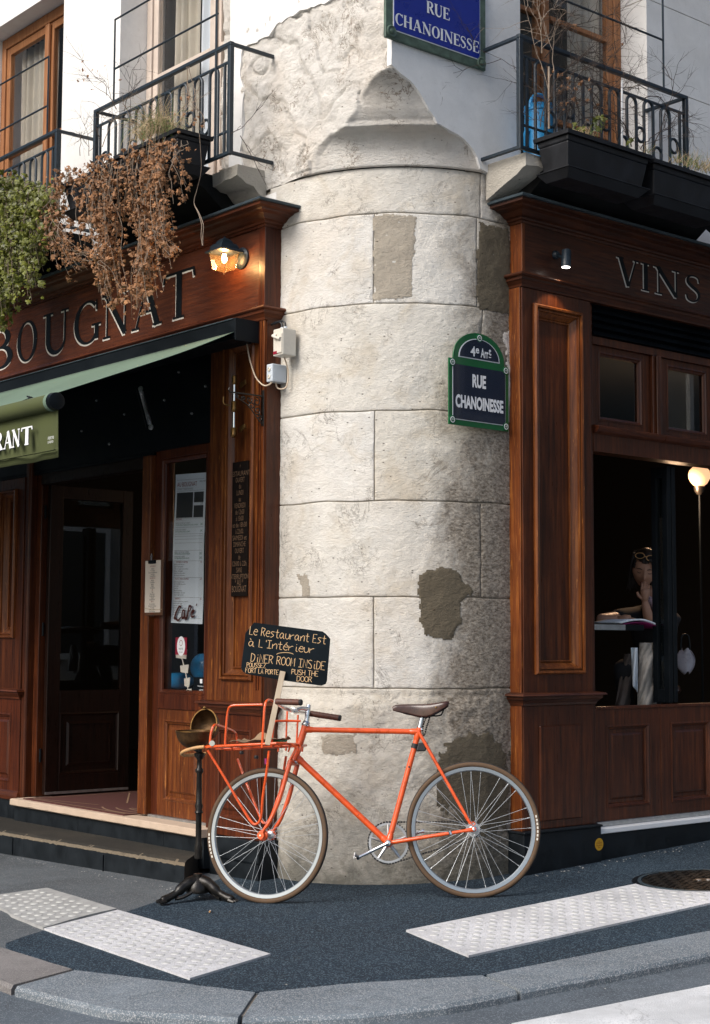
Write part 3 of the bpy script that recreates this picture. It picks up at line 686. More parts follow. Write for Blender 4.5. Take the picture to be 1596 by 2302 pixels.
MB(FL).box(.9, 9, 3.0, 3.94, -.33, -.034).build('wall_backing', M['mortar'], bld)      # band between shop and first floor
MB(FL).box(.95, 9, 3.3, 3.80, -.034, .004).build('wall_band', M['plasterR'], bld)
MB(FR).box(.95, 9, 3.3, 3.80, -.35, .004).build('wall_band', M['plasterR'], bld)
# closed dark rooms behind the openings
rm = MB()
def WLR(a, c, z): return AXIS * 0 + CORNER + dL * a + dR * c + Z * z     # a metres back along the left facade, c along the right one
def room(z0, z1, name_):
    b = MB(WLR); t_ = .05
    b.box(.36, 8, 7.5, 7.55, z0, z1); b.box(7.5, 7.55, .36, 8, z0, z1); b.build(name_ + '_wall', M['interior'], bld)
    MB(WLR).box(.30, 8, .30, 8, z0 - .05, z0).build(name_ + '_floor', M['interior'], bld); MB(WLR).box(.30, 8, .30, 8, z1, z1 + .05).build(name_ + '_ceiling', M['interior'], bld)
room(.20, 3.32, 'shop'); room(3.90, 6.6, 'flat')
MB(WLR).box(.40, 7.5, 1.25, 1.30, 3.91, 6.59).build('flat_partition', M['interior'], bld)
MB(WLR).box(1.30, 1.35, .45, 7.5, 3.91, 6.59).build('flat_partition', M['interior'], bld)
# ---- windows of the first floor
def sash(T, par, u0, u1, v0, v1, w, bars, mat, fw=.055, glass=True, mold=True):
    f = MB(T); f.box(u0, u0 + fw, v0, v1, w - .04, w); f.box(u1 - fw, u1, v0, v1, w - .04, w); f.box(u0 + fw, u1 - fw, v0, v0 + fw * 1.6, w - .04, w - .001); f.box(u0 + fw, u1 - fw, v1 - fw, v1, w - .04, w - .001)
    fo = f.build('sash', mat, par, bev=.004)
    for z in bars:
        MB(T).box(u0 + fw, u1 - fw, z - .014, z + .014, w - .03, w + .006).build('glazing_bar', mat, fo, bev=.003)
    zs = [v0 + fw * 1.6] + list(bars) + [v1 - fw]
    for a, c in zip(zs, zs[1:]):
        MB(T).box(u0 + fw, u1 - fw, a + (.014 if a in bars else 0), c - (.014 if c in bars else 0), w - .020, w - .016).build('pane', M['glass'], fo)
    return fo
def french(T, u0, u1, v0, v1, w, split, bars, mat, lab, curt):
    t_ = thing('window', lab, 'window', T(u0 + .5 * (u1 - u0), v0, w))
    f = MB(T); f.box(u0, u0 + .06, v0, v1, w - .06, w + .015); f.box(u1 - .06, u1, v0, v1, w - .06, w + .015); f.box(u0 + .06, u1 - .06, v1 - .08, v1, w - .06, w + .014)
    f.build('frame', mat, t_, bev=.006)
    s1_ = sash(T, t_, u0 + .062, split - .002, v0, v1 - .082, w, bars, mat); s2 = sash(T, t_, split + .002, u1 - .062, v0, v1 - .082, w + .001, bars, mat)
    MB(T).box(split - .03, split + .03, v0, v1 - .09, w + .002, w + .028).build('meeting_stile', mat, t_, bev=.01)
    for a, c, cm in curt:
        b = MB(T); b.grid(lambda x, y: (a + (c - a) * x, v0 + .02 + (v1 - v0 - .1) * y, w - .12 + .022 * math.sin(x * (c - a) * 75) + .008 * math.sin(x * 31 + y * 3)), int((c - a) * 120) + 4, 3)
        b.build('curtain', cm, t_, smooth=2, recalc=False)
    return t_
french(FR, UR0 + .002, UR1 - .003, 3.90, 6.45, -.20, 1.40, [4.36, 4.98, 5.55], M['oak'], 'oak framed french window behind the right balcony with dead vines', [(1.74, 2.02, M['curtain'])])
french(FL, UL0 + .003, UL1 - .003, 3.95, TOP - .003, -.20, 1.86, [4.18, 4.97], M['paleoak'], 'french window behind the left balcony of withered ivy', [(1.96, 2.20, M['curtainw']), (2.20, 2.52, M['curtain']), (1.45, 1.82, M['curtain'])])
french(FL, UL2 + .003, UL3 - .003, 3.95, TOP - .003, -.14, 3.88, [4.22, 4.90], M['oak'], 'leftmost french window, above the green ivy', [(3.95, 4.5, M['curtain'])])
# stone slabs under the balconies
def slab(T, u0, u1, vt, vb, w, lab, nose=None, mat='sillstone'):
    def fn(a, c):
        return None
    prof = [(0, vb - .02), (0, vt), (w, vt), (w, vt - .07), (w - .03, vt - .08), (w - .06, vt - .10), (w * .45, vb + .04), (.05, vb)]
    b = MB(T); n = len(prof); N_ = 30; vs = []
    for i in range(N_ + 1):
        u_ = u0 + (u1 - u0) * i / N_
        for q, (w_, v_) in enumerate(prof):
            p = T(u_, v_, w_); d = fbm(p, 6, 4) * .012 if q > 1 else 0
            vs.append((u_, v_ + (d if q not in (1, 2) else 0), w_ + d))
    b.add(vs, [(i * n + k, i * n + (k + 1) % n, (i + 1) * n + (k + 1) % n, (i + 1) * n + k) for i in range(N_) for k in range(n)] + [tuple(range(n)), tuple(range(N_ * n, N_ * n + n))])
    o = b.build('balcony_slab', M[mat], bld, smooth=1); o['label'] = lab
slab(FR, .72, .86, 3.878, 3.70, .30, 'broken light stone end of the right balcony slab')
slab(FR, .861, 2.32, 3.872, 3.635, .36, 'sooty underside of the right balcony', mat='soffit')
slab(FL, 1.05, 1.30, 3.945, 3.80, .20, 'light stone block under the end of the left balcony')
slab(FL, 1.301, 2.50, 3.940, 3.72, .30, 'dark underside of the left balcony', mat='soffit')
slab(FL, 2.95, 5.2, 3.945, 3.72, .30, 'dark underside of the balcony at the left edge', mat='soffit')
# houses across the two streets: they show only as reflections and keep the light in the street
def facing(T, u0, u1, w, lab):
    t_ = thing('facing_house', lab, 'building', T((u0 + u1) / 2, -.1, w), 'houses across the street')
    MB(T).box(u0, u1, -.6, 15, w, w + 5).build('wall', M['opp'], t_)
    for fl in range(4):
        u_ = u0 + 1
        while u_ < u1 - 2:
            f = MB(T).box(u_, u_ + 1.3, 1 + fl * 3.4, 3.2 + fl * 3.4, w - .08, w - .002).build('window_frame', M['plasterR'], t_)
            MB(T).box(u_ + .1, u_ + 1.2, 1.1 + fl * 3.4, 3.1 + fl * 3.4, w - .085, w - .081).build('pane', M['farglass'], f); u_ += 2.6
facing(FR, 6, 44, 9.5, 'pale stone house row across the right street'); facing(FL, 8, 44, 9.5, 'pale stone house row across the left street')

gm = MB(); rnd = random.Random(12)
for _ in range(34):
    p = Vector((rnd.uniform(-1.6, 1.9), rnd.uniform(5.9, 8.0))); r_ = rnd.uniform(.004, .009); gm.v += [gp(p.x + r_ * math.cos(a_) * rnd.uniform(.8, 1.2), p.y + r_ * math.sin(a_), .0052) for a_ in [k * math.pi / 4 for k in range(8)]]; n_ = len(gm.v); gm.f.append(tuple(range(n_ - 8, n_)))
gm.build('trodden_gum', M['gum'], org=(0, 0, 0), recalc=False, kind='stuff')
db = MB()
for _ in range(260):
    if rnd.random() < .5: q = FR(rnd.uniform(.9, 4), 0, rnd.uniform(.135, .20) + abs(rnd.gauss(0, .03)))
    else: q = G(rnd.uniform(-100, 1700), 2240 + rnd.gauss(0, 4), -.035) if rnd.random() < .1 else FL(rnd.uniform(.5, 5), 0, rnd.uniform(.56, .62))
    z_ = gz(q.x, q.y) + .005; s_ = rnd.uniform(.002, .008); a_ = rnd.uniform(0, 3); d1_ = Vector((math.cos(a_), math.sin(a_), .2)) * s_; d2_ = Vector((-math.sin(a_), math.cos(a_), .3)) * s_ * .6
    c_ = Vector((q.x, q.y, z_ + .002)); k_ = len(db.v); db.v += [c_ - d1_, c_ + d2_, c_ + d1_, c_ - d2_ + Z * .003]; db.f += [(k_, k_ + 1, k_ + 2), (k_, k_ + 2, k_ + 3)]
db.build('grit', M['padgrey'], org=(0, 0, 0), recalc=False, kind='stuff')
# ================================================================== LETTERING
TK, TN = .135, .045
def ell(cx, cy, rx, ry, a0, a1, tk=TK, tn=TN, n=22, side=1):
    P = arc(cx, cy, rx, ry, a0, a1, n); W_ = [tn + (tk - tn) * abs(math.cos(math.radians(a0 + (a1 - a0) * i / n))) ** 1.6 for i in range(n + 1)]
    return P, W_
def glyph(ch, TK=.135, TN=.045):
    t, T, S_ = TN, TK, []
    def st(P, W_): S_.append((P, W_ if isinstance(W_, list) else [W_] * len(P)))
    def serif(x, y, l=.12): st([(x - l, y), (x + l, y)], t)
    if ch == 'O': w = .80; st(*ell(.40, .5, .40 - T / 2, .5 - t / 2, 0, 360, T, t, 40))
    elif ch == 'C': w = .74; st(*ell(.40, .5, .40 - T / 2, .5 - t / 2, 48, 312, T, t, 30)); st([(.66, .98), (.67, .72)], t); st([(.62, .13), (.70, .24)], t)
    elif ch == 'G': w = .82; st(*ell(.42, .5, .42 - T / 2, .5 - t / 2, 48, 322, T, t, 30)); st([(.70, .08), (.70, .40)], T * .85); st([(.56, .41), (.84, .41)], t); st([(.69, .97), (.70, .74)], t)
    elif ch == 'U': w = .80; P = [(.16, 1), (.16, .36)] + arc(.41, .33, .25, .31, 180, 360, 14)[0:] + [(.66, .36), (.66, 1)]; W_ = [T, T] + [T + (t - T) * (i / 14) for i in range(15)] + [t, t]; st(P, W_); serif(.16, 1 - t / 2, .15); serif(.66, 1 - t / 2, .11)
    elif ch == 'B': w = .66; st([(.16, 0), (.16, 1)], T); st([(.02, 1 - t / 2), (.34, 1 - t / 2)] + arc(.34, .755, .20, .225, 90, -90, 12)[1:] + [(.16, .53)], [t, t] + [t + (T * .9 - t) * math.sin(math.pi * i / 12) for i in range(1, 13)] + [t]); st([(.34, .535)] + arc(.36, .28, .24, .255, 90, -90, 12)[1:] + [(.02, t / 2)], [t] + [t + (T * .95 - t) * math.sin(math.pi * i / 12) for i in range(1, 13)] + [t])
    elif ch == 'R': w = .74; st([(.16, 0), (.16, 1)], T); st([(.02, 1 - t / 2), (.34, 1 - t / 2)] + arc(.34, .745, .21, .235, 90, -90, 12)[1:] + [(.16, .51)], [t, t] + [t + (T * .9 - t) * math.sin(math.pi * i / 12) for i in range(1, 13)] + [t]); st([(.36, .50), (.64, .03)], T * .9); serif(.16, t / 2, .13); serif(.68, t / 2, .07)
    elif ch == 'N': w = .92; st([(.17, 0), (.17, 1)], t); st([(.14, .98), (.76, .03)], T); st([(.76, 0), (.76, 1)], t); serif(.17, t / 2); serif(.12, 1 - t / 2, .11); serif(.76, 1 - t / 2)
    elif ch == 'A': w = .88; st([(.14, 0), (.44, 1)], t * 1.1); st([(.43, .99), (.74, 0)], T); st([(.24, .34), (.62, .34)], t); serif(.13, t / 2, .11); serif(.75, t / 2, .13)
    elif ch == 'T': w = .80; st([(.40, 0), (.40, 1)], T); st([(.03, 1 - t / 2), (.77, 1 - t / 2)], t * 1.1); serif(.40, t / 2, .14); st([(.05, .99), (.02, .80)], t); st([(.75, .99), (.78, .80)], t)
    elif ch == 'V': w = .84; st([(.13, 1), (.42, .01)], T); st([(.42, .01), (.70, 1)], t * 1.1); serif(.13, 1 - t / 2, .12); serif(.71, 1 - t / 2, .10)
    elif ch == 'I': w = .34; st([(.17, 0), (.17, 1)], T); serif(.17, t / 2, .14); serif(.17, 1 - t / 2, .14)
    elif ch == 'H': w = .84; st([(.16, 0), (.16, 1)], T); st([(.68, 0), (.68, 1)], T); st([(.16, .51), (.68, .51)], t); [serif(x, y, .13) for x in (.16, .68) for y in (t / 2, 1 - t / 2)]
    elif ch == 'E': w = .66; st([(.16, 0), (.16, 1)], T); st([(.02, 1 - t / 2), (.58, 1 - t / 2)], t); st([(.02, t / 2), (.60, t / 2)], t); st([(.16, .52), (.45, .52)], t); st([(.58, 1), (.59, .78)], t); st([(.60, 0), (.62, .24)], t); st([(.45, .63), (.45, .41)], t)
    elif ch == 'S':
        w = .60; P = [(.51, .77), (.49, .90), (.40, .965), (.29, .975), (.17, .93), (.11, .80), (.14, .68), (.25, .58), (.38, .49), (.48, .38), (.50, .24), (.43, .10), (.31, .025), (.19, .03), (.10, .10), (.07, .25)]
        st([tuple(p) for p in smooth_pts([(a, c, 0) for a, c in P], 3)], [t + (T * .95 - t) * math.exp(-((k / 45 - .5) / .19) ** 2) for k in range(46)])
    return w, S_
def ribbon(P, W_):
    L_, R_ = [], []
    for i, p in enumerate(P):
        a = P[max(0, i - 1)]; c = P[min(len(P) - 1, i + 1)]; d = sub(c, a); l = math.hypot(*d[:2]) or 1; n_ = (-d[1] / l, d[0] / l); h = W_[i] / 2
        L_.append((p[0] + n_[0] * h, p[1] + n_[1] * h)); R_.append((p[0] - n_[0] * h, p[1] - n_[1] * h))
    return L_, R_
def letter(T, par, ch, u0, u1, v0, v1, w, mat, hi=None, shift=(0, 0), tk=.135, tn=.045, hpar=True):
    wd, S_ = glyph(ch, tk, tn); sx = (u1 - u0) / wd; sy = v1 - v0
    def mk(dw, du, dv):
        b = MB(T)
        for i, (P, W_) in enumerate(S_):
            L_, R_ = ribbon(P, W_); n = len(P); z = w + dw + i * .0003
            b.add([(u0 + x * sx + du, v0 + y * sy + dv, z) for x, y in L_] + [(u0 + x * sx + du, v0 + y * sy + dv, z) for x, y in R_], [(k, k + 1, n + k + 1, n + k) for k in range(n - 1)])
        return b
    o = mk(.0022, 0, 0).build('letter', mat, par, recalc=False)
    if hi: mk(.0002, *shift).build('letter_shadow', hi, o, recalc=False)
    return o
def text(s_, T, par, name, mat, u, v, w, size, sx=1.0, align='CENTER', dirn=1, rot=0, bold=0.0, shear=0.0):
    cu = bpy.data.curves.new('t', 'FONT'); cu.body = s_; cu.size = size; cu.align_x = align; cu.offset = bold; cu.shear = shear; cu.resolution_u = 3
    tmp = bpy.data.objects.new('t', cu); COL.objects.link(tmp); me = bpy.data.meshes.new_from_object(tmp)
    bpy.data.objects.remove(tmp); b = MB(T); c, s2 = math.cos(rot), math.sin(rot)
    vs = [(u + dirn * (p.co.x * sx * c - p.co.y * s2), v + p.co.x * sx * s2 + p.co.y * c, w) for p in me.vertices]
    b.add(vs, [tuple(f.vertices) for f in me.polygons]); bpy.data.meshes.remove(me); bpy.data.curves.remove(cu)
    return b.build(name, mat, par, recalc=False)
# a hand for chalk: single strokes on an 8 x 12 grid; '~' strokes are smoothed
HAND = {'A': '00 3c 60|14 54', 'B': '00 0c|~0c 4b 59 26 06|~26 65 62 20 00', 'C': '~6b 3c 09 03 30 61', 'D': '00 0c|~0c 5a 66 41 00', 'E': '6c 0c 00 60|06 46', 'F': '00 0c 6c|07 47', 'G': '~6b 3c 09 03 30 62 65|35 65', 'H': '00 0c|60 6c|06 66', 'I': '0c 6c|3c 30|00 60', 'L': '0c 00 50', 'M': '00 0c 34 6c 60', 'N': '00 0c 60 6c', 'O': '~3c 09 03 30 63 69 3c', 'P': '00 0c|~0c 5b 59 36 06', 'R': '00 0c|~0c 5b 59 36 06|26 60', 'S': '~6b 3c 0a 18 46 63 50 01', 'T': '0c 6c|3c 30', 'U': '~0c 03 30 63 6c', 'V': '0c 30 6c', 'Z': '0c 6c 00 60',
        'a': '~66 38 04 20 53 67|~67 61 80', 'e': '~05 65 58 28 03 30 61', 'i': '~37 31 50|3a 3b', 'n': '07 00|~04 48 66 60', 'r': '07 00|~04 47 67', 's': '~68 28 16 53 20 00', 't': '~3c 31 60|08 68', 'u': '~08 02 30 63 68|68 61', 'l': '~3c 01 50', 'c': '~67 28 04 30 61', 'f': '~6b 4c 28 20|06 56', "'": '3c 39', 'v': '08 30 68', 'q': '08 60', 'o': '~38 04 30 64 38',
        'Q': '~2c 4b 57 11 02 24 30 60|~0c 4b 5a', 'W': '~08 02 21 35|~38 32 61 77|~77 88 96 90', '\u00e9': '~05 65 58 28 03 30 61|3a 5c', '\u00e0': '~66 38 04 20 53 67|~67 61 80|1c 3a'}
def strokes(s_, x, y, h, adv=.62, ls=1.0):
    out = []; k = h / 12
    for ch in s_:
        if ch == ' ': x += h * .42; continue
        for st in HAND[ch].split('|'):
            sm = st[0] == '~'; P = [(x + int(p[0], 16) * k * ls, y + int(p[1], 16) * k) for p in st.lstrip('~').split()]
            out.append([(p.x, p.y) for p in smooth_pts([(a, c, 0) for a, c in P], 4)] if sm and len(P) > 2 else P)
        mx = max(int(p[0], 16) for st in HAND[ch].split('|') for p in st.lstrip('~').split())
        x += (mx * k * ls) + h * .14 * ls
    return out, x
# ================================================================== SHOPFRONTS
CH = [(0, .001), (.010, .004), (.016, -.004), (.024, -.008), (.028, -.018), (0, -.018)]
BOL = [(-.016, -.002), (-.016, .014), (-.008, .024), (.002, .022), (.005, .004), (.010, .004), (.014, .014), (.020, .012), (.022, 0), (.050, -.032), (.053, -.024), (.059, -.026), (.061, -.045), (0, -.045)]
def mould(T, par, u0, u1, v0, v1, w, prof, mat, name='panel_moulding'):
    return MB(T).sweep([(u0, v0), (u1, v0), (u1, v1), (u0, v1)], True, prof, lambda a, c, h: (a, c, w + h)).build(name, mat, par)
def framed(T, par, U0, U1, V0, V1, u0, u1, v0, v1, wb, w, wp, mat, prof=CH, raised=False, names=('stile', 'rail', 'panel')):
    MB(T).box(U0, u0, V0, V1, wb, w).build(names[0], mat, par, bev=.002); MB(T).box(u1, U1, V0, V1, wb, w).build(names[0], mat, par, bev=.002)
    MB(T).box(u0, u1, V0, v0, wb, w - .0006).build(names[1], mat, par, bev=.001); MB(T).box(u0, u1, v1, V1, wb, w - .0006).build(names[1], mat, par, bev=.001)
    if wp is not None:
        b = MB(T); b.box(u0, u1, v0, v1, wb, wp)
        if raised:
            i0, i1 = .045, .062
            b.taper([(u0 + i0, v0 + i0, wp - .001), (u1 - i0, v0 + i0, wp - .001), (u1 - i0, v1 - i0, wp - .001), (u0 + i0, v1 - i0, wp - .001)], [(u0 + i1, v0 + i1, wp + .010), (u1 - i1, v0 + i1, wp + .010), (u1 - i1, v1 - i1, wp + .010), (u0 + i1, v1 - i1, wp + .010)])
        b.build(names[2], mat, par)
    if prof: mould(T, par, u0, u1, v0, v1, w, prof, M['edgewood'] if prof is BOL else mat)
def run(T, par, path, prof, mat, name):    # a moulding that runs along the shopfront and returns at its end
    return MB(T).sweep(path, False, prof, lambda a, c, h: (a, h, c)).build(name, mat, par)
CROWN = lambda v: [(-.03, v - .012), (.006, v - .012), (.010, v), (.022, v + .004), (.026, v + .014), (.045, v + .020), (.075, v + .040), (.105, v + .048), (.115, v + .055), (.150, v + .060), (.150, v + .078), (-.03, v + .082)]
CAP = lambda v: [(-.03, v), (.158, v - .004), (.166, v - .002), (.168, v + .008), (.160, v + .014), (-.03, v + .030)]
BELT = lambda v0, v1: [(-.03, v0), (.004, v0), (.008, v0 + .012), (.024, v0 + .030), (.030, v0 + .034), (.032, v0 + .048), (.046, v0 + .054), (.050, v1 - .014), (.044, v1 - .004), (.0, v1 + .004), (-.03, v1)]
WD, WH = M['wood'], M['woodh']
LS = thing('restaurant_shopfront', 'left restaurant shopfront in red brown varnished wood lettered BOUGNAT', 'shopfront', FL(2.3, -.05, .11))
U1_, W_ = 6.0, .11
run(FL, LS, [(.905, -.06), (.905, W_), (U1_, W_)], CROWN(3.585), WH, 'cornice'); run(FL, LS, [(.905, -.06), (.905, W_), (U1_, W_)], CAP(3.666), M['zinc'], 'cornice_capping')
MB(FL).box(.965, U1_, 3.12, 3.59, -.04, W_).build('fascia', WH, LS); MB(FL).box(.905, .9645, 3.12, 3.59, -.06, W_ + .001).build('fascia_end_board', WD, LS, bev=.002)
MB(FL).box(.97, U1_, 3.572, 3.5805, W_ + .0005, W_ + .012).build('fascia_bead', WD, LS); MB(FL).box(.97, U1_, 3.121, 3.135, W_ + .0005, W_ + .010).build('fascia_bead', WD, LS, bev=.004)
run(FL, LS, [(.900, -.06), (.900, W_ + .002), (U1_, W_ + .002)], BELT(3.045, 3.118), WH, 'belt_moulding')
for ch, a, c in (('T', 367, 440), ('A', 296, 366), ('N', 230, 293), ('G', 167, 227), ('U', 97, 157), ('O', 39, 84), ('B', -30, 29)):
    ym = {'T': 655, 'A': 690, 'N': 715, 'G': 735, 'U': 752, 'O': 775, 'B': 795}[ch]
    letter(FL, LS, ch, PL(a, ym + .13 * (c - a), W_)[0], PL(c, ym - .13 * (c - a), W_)[0], 3.19, 3.478, W_, M['black'], M['letterhi'], (.009, -.010), tk=.14, tn=.05)
# pilaster by the stone pier
framed(FL, LS, .905, 1.42, .925, 3.045, .995, 1.262, 1.064, 2.95, -.06, W_, W_ - .036, M['wornwood'], BOL)
MB(FL).box(.896, .9045, .2, 3.044, -.055, W_ - .012).build('return_board', M['woodr'], LS)
for u_ in (.925, .945): MB(FL).box(u_, u_ + .006, 1.0, 3.04, W_ + .0004, W_ + .004).build('reed', WD, LS)
run(FL, LS, [(.900, -.05), (.900, W_ + .002), (1.425, W_ + .002), (1.425, -.05)], BELT(.862, .930), WH, 'dado_moulding')
framed(FL, LS, .905, 1.42, .19, .862, 1.0, 1.33, .28, .78, -.05, W_ - .004, W_ - .02, WD, CH, raised=True)
MB(FL).box(.885, 1.338, -.16, .188, -.06, W_ + .024).build('plinth', M['riser'], LS, bev=.004)
MB(FL).box(.885, 1.338, .070, .078, W_ + .0245, W_ + .03).build('plinth_line', M['black'], LS)
# side light with its poster, panel below
MB(FL).box(1.422, 1.54, .20, 3.04, -.05, .048).build('jamb', WD, LS, bev=.004); MB(FL).box(2.028, 2.098, .20, 3.04, -.05, .040).build('jamb', WD, LS, bev=.004)
MB(FL).box(2.10, 2.192, .228, 2.40, -.10, .075).build('door_post', M['wornwood'], LS, bev=.004)
MB(FL).box(1.54, 2.028, .862, .950, -.05, .046).build('window_rail', WD, LS, bev=.003)
MB(FL).box(1.54, 2.028, 2.37, 2.47, -.05, .046).build('window_rail', WD, LS, bev=.003)
mould(FL, LS, 1.54, 2.028, .950, 2.37, .040, CH, WD, 'glazing_bead')
MB(FL).box(1.541, 2.027, .951, 2.369, .010, .015).build('pane', M['glass'], LS)
framed(FL, LS, 1.54, 2.028, .232, .861, 1.60, 1.97, .32, .80, -.05, .038, .018, M['wornwood'], CH, raised=True)
MB(FL).box(1.44, 2.096, .2175, .231, -.02, .060).build('metal_strip', M['alu'], LS)
# doorway: open leaf, left frame
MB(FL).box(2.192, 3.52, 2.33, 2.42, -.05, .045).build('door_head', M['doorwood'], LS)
MB(FL).box(1.422, U1_, 2.421, 3.044, -.05, .060).build('black_head_board', M['black'], LS)
MB(FL).box(2.099, U1_, 2.40, 2.4205, .0, .055).build('head_strip', M['black'], LS)
MB(FL).box(3.535, 3.60, .22, 2.40, -.08, .030).build('door_frame', M['woodr'], LS, bev=.004)
MB(FL).box(3.602, 3.668, .19, 3.0, -.05, .085).build('frame_stile', M['woodr'], LS, bev=.014)
dl = MB(FL)
def FD(u, v, w): return FL(3.50 + w, v, -.01 - u)    # frame of the open leaf: u goes into the shop
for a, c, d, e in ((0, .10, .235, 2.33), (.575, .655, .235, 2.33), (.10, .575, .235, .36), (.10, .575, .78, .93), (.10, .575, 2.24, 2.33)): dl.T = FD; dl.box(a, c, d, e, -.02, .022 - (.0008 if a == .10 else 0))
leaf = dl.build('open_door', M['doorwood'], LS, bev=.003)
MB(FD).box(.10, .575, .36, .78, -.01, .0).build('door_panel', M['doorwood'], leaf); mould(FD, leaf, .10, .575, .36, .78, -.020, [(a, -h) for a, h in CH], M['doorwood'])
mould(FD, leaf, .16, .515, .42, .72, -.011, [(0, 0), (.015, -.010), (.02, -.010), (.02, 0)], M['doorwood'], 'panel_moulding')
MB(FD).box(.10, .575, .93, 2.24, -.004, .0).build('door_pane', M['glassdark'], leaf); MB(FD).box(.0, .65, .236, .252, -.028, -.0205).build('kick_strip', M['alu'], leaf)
for z in (.45, 1.3, 2.1): MB().lathe([(.008, 0), (.008, .09)], FL(3.525, z, .005), (0, 0, 1), 10).build('hinge', M['steel'] if 0 else M['black'], leaf)
text('Tabac', FD, leaf, 'etched_word', M['dimchalk'], .33, 1.5, -.0047, .14, .8, dirn=1) if 0 else None
# left of the door
framed(FL, LS, 3.67, 4.10, .93, 2.39, 3.78, 3.98, 1.30, 2.3, -.05, W_ - .02, W_ - .055, M['woodr'], BOL)
MB(FL).box(4.10, U1_, .93, 2.39, -.05, .05).build('side_board', WD, LS)
run(FL, LS, [(3.665, -.05), (3.665, W_ - .016), (U1_, W_ - .016)], BELT(.87, .935), WH, 'dado_moulding')
framed(FL, LS, 3.67, 4.60, .20, .87, 3.80, 4.45, .30, .77, -.05, W_ - .024, W_ - .04, WD, CH, raised=True)
run(FL, LS, [(3.667, -.05), (3.667, W_ - .020), (U1_, W_ - .020)], [(-.02, .19), (.02, .19), (.022, .215), (.012, .24), (0, .25), (-.02, .25)], WH, 'base_moulding')
# steps
st_ = thing('entrance_step', 'dark worn stone step with chipped pale edge below the restaurant door', 'step', FL(3.2, gz(*xy(FL(3.2, 0, .5))), .5))
def stepf(a, c):
    return None
b = MB(FL); NS = 420; prof = []
for i in range(NS + 1):
    u_ = 1.15 + (7.0 - 1.15) * i / NS; g_ = gz(*xy(FL(u_, 0, .5))) - .03; tv = .085 - .010 * (u_ - 1.15) / 2
    j1, j2 = noise.noise(Vector((u_ * 17, 3, 1))), noise.noise(Vector((u_ * 31, 8, 1))); wf = .425 + .046 * (u_ - 1.15)
    wf = min(wf, .53)
    prof.append([(u_, g_, .14), (u_, tv, .14), (u_, tv - .002, wf - .035 + j1 * .012), (u_, tv - .011 + j2 * .004, wf - .008 + j1 * .006), (u_, tv - .028 + j2 * .006, wf), (u_, g_, wf + .004)])
def slant(p): return (p[0] + max(0, .43 - p[2]) * .95 * max(0, 1 - (p[0] - 1.15) / .5), p[1], p[2])
vs = [slant(p) for r in prof for p in r]; n = 6
b.add(vs, [(i * n + k, i * n + (k + 1) % n, (i + 1) * n + (k + 1) % n, (i + 1) * n + k) for i in range(NS) for k in range(n)] + [tuple(range(n)), tuple(range(NS * n, NS * n + n))])
so_ = b.build('step_block', M['step'], st_); me = so_.data; me.materials.append(M['stepedge']); me.materials.append(M['riser'])
for f in me.polygons:
    c = f.center + ORG[so_.name]; wloc = (c - CORNER).dot(nL); z = c.z; u_ = (c - CORNER).dot(dL)
    if f.normal.z > .2 and f.normal.z < .93 and wloc > .37: f.material_index = 1
    elif f.normal.z < .2 and wloc > .37 and z < .07: f.material_index = 1 if (z > .058 and noise.noise(Vector((u_ * 40, 2, 2))) > .25) else 2
# ragged lip of bare stone along the step nose
for z_, a in ((0, 0),): pass
for i, u_ in enumerate((1.9, 2.9, 3.9)): MB(FL).box(u_, u_ + .004, -.06, .045, .44 + .046 * (u_ - 1.15) if u_ < 3 else .532, .447 + .046 * (u_ - 1.15) if u_ < 3 else .538).build('joint', M['black'], st_)
ts = thing('threshold', 'pale marble threshold slab over a black riser under the open door', 'threshold', FL(2.6, .08, .2))
b = MB(FL); vs = []; n = 6; NS = 90
for i in range(NS + 1):
    u_ = 1.34 + 2.23 * i / NS; j1 = noise.noise(Vector((u_ * 23, 1, 4))); ch = .006 * max(0, noise.noise(Vector((u_ * 9, 7, 4)))) 
    vs += [(u_, .172, -.1), (u_, .2165, -.1), (u_, .2165, .190 - ch), (u_, .212 - ch, .199 + j1 * .002), (u_, .178 + ch, .2 + j1 * .002), (u_, .172, .192)]
b.add(vs, [(i * n + k, i * n + (k + 1) % n, (i + 1) * n + (k + 1) % n, (i + 1) * n + k) for i in range(NS) for k in range(n)] + [tuple(range(n)), tuple(range(NS * n, NS * n + n))])
b.build('slab', M['marble'], ts)
for a, c in ((1.342, 1.75), (1.753, 2.72), (2.724, 3.56)): MB(FL).box(a, c, .0, .171, -.1, .172).build('riser_board', M['riser'], ts, bev=.002)
MB(FL).box(3.575, 7, .0, .19, -.1, .10).build('riser_board', M['riser'], ts)
dm = thing('doormat', 'red brown doormat with tan curved lines inside the open door', 'doormat', FL(2.8, .217, 0))
MB(FL).box(2.21, 3.47, .2168, .223, -.75, .155).build('carpet', M['mat'], dm)
def fmat(a, c): return (a, .2238, c)
for i, (ru, rw) in enumerate(((.42, .22), (.30, .15), (.18, .085))):
    b = MB(FL); P = arc(2.36, -.12, ru, rw, 40, 320, 30); L_, R_ = ribbon(P, [.012] * len(P)); n = len(P)
    b.add([(x, .2234 + i * .0002, y) for x, y in L_ + R_], [(k, k + 1, n + k + 1, n + k) for k in range(n - 1)]).build('mat_line', M['matline'], dm, recalc=False)
for P in ([(2.25, .12), (3.40, .12)], [(3.40, .12), (3.40, -.7)], [(2.80, -.02), (3.36, .10)], [(2.78, -.22), (3.36, -.60)], [(2.3, -.08), (2.5, -.08)], [(2.3, -.15), (2.5, -.15)]):
    L_, R_ = ribbon(P, [.011] * 2); MB(FL).add([(x, .2242, y) for x, y in (L_[0], L_[1], R_[1], R_[0])], [(0, 1, 2, 3)]).build('mat_line', M['matline'], dm, recalc=False)
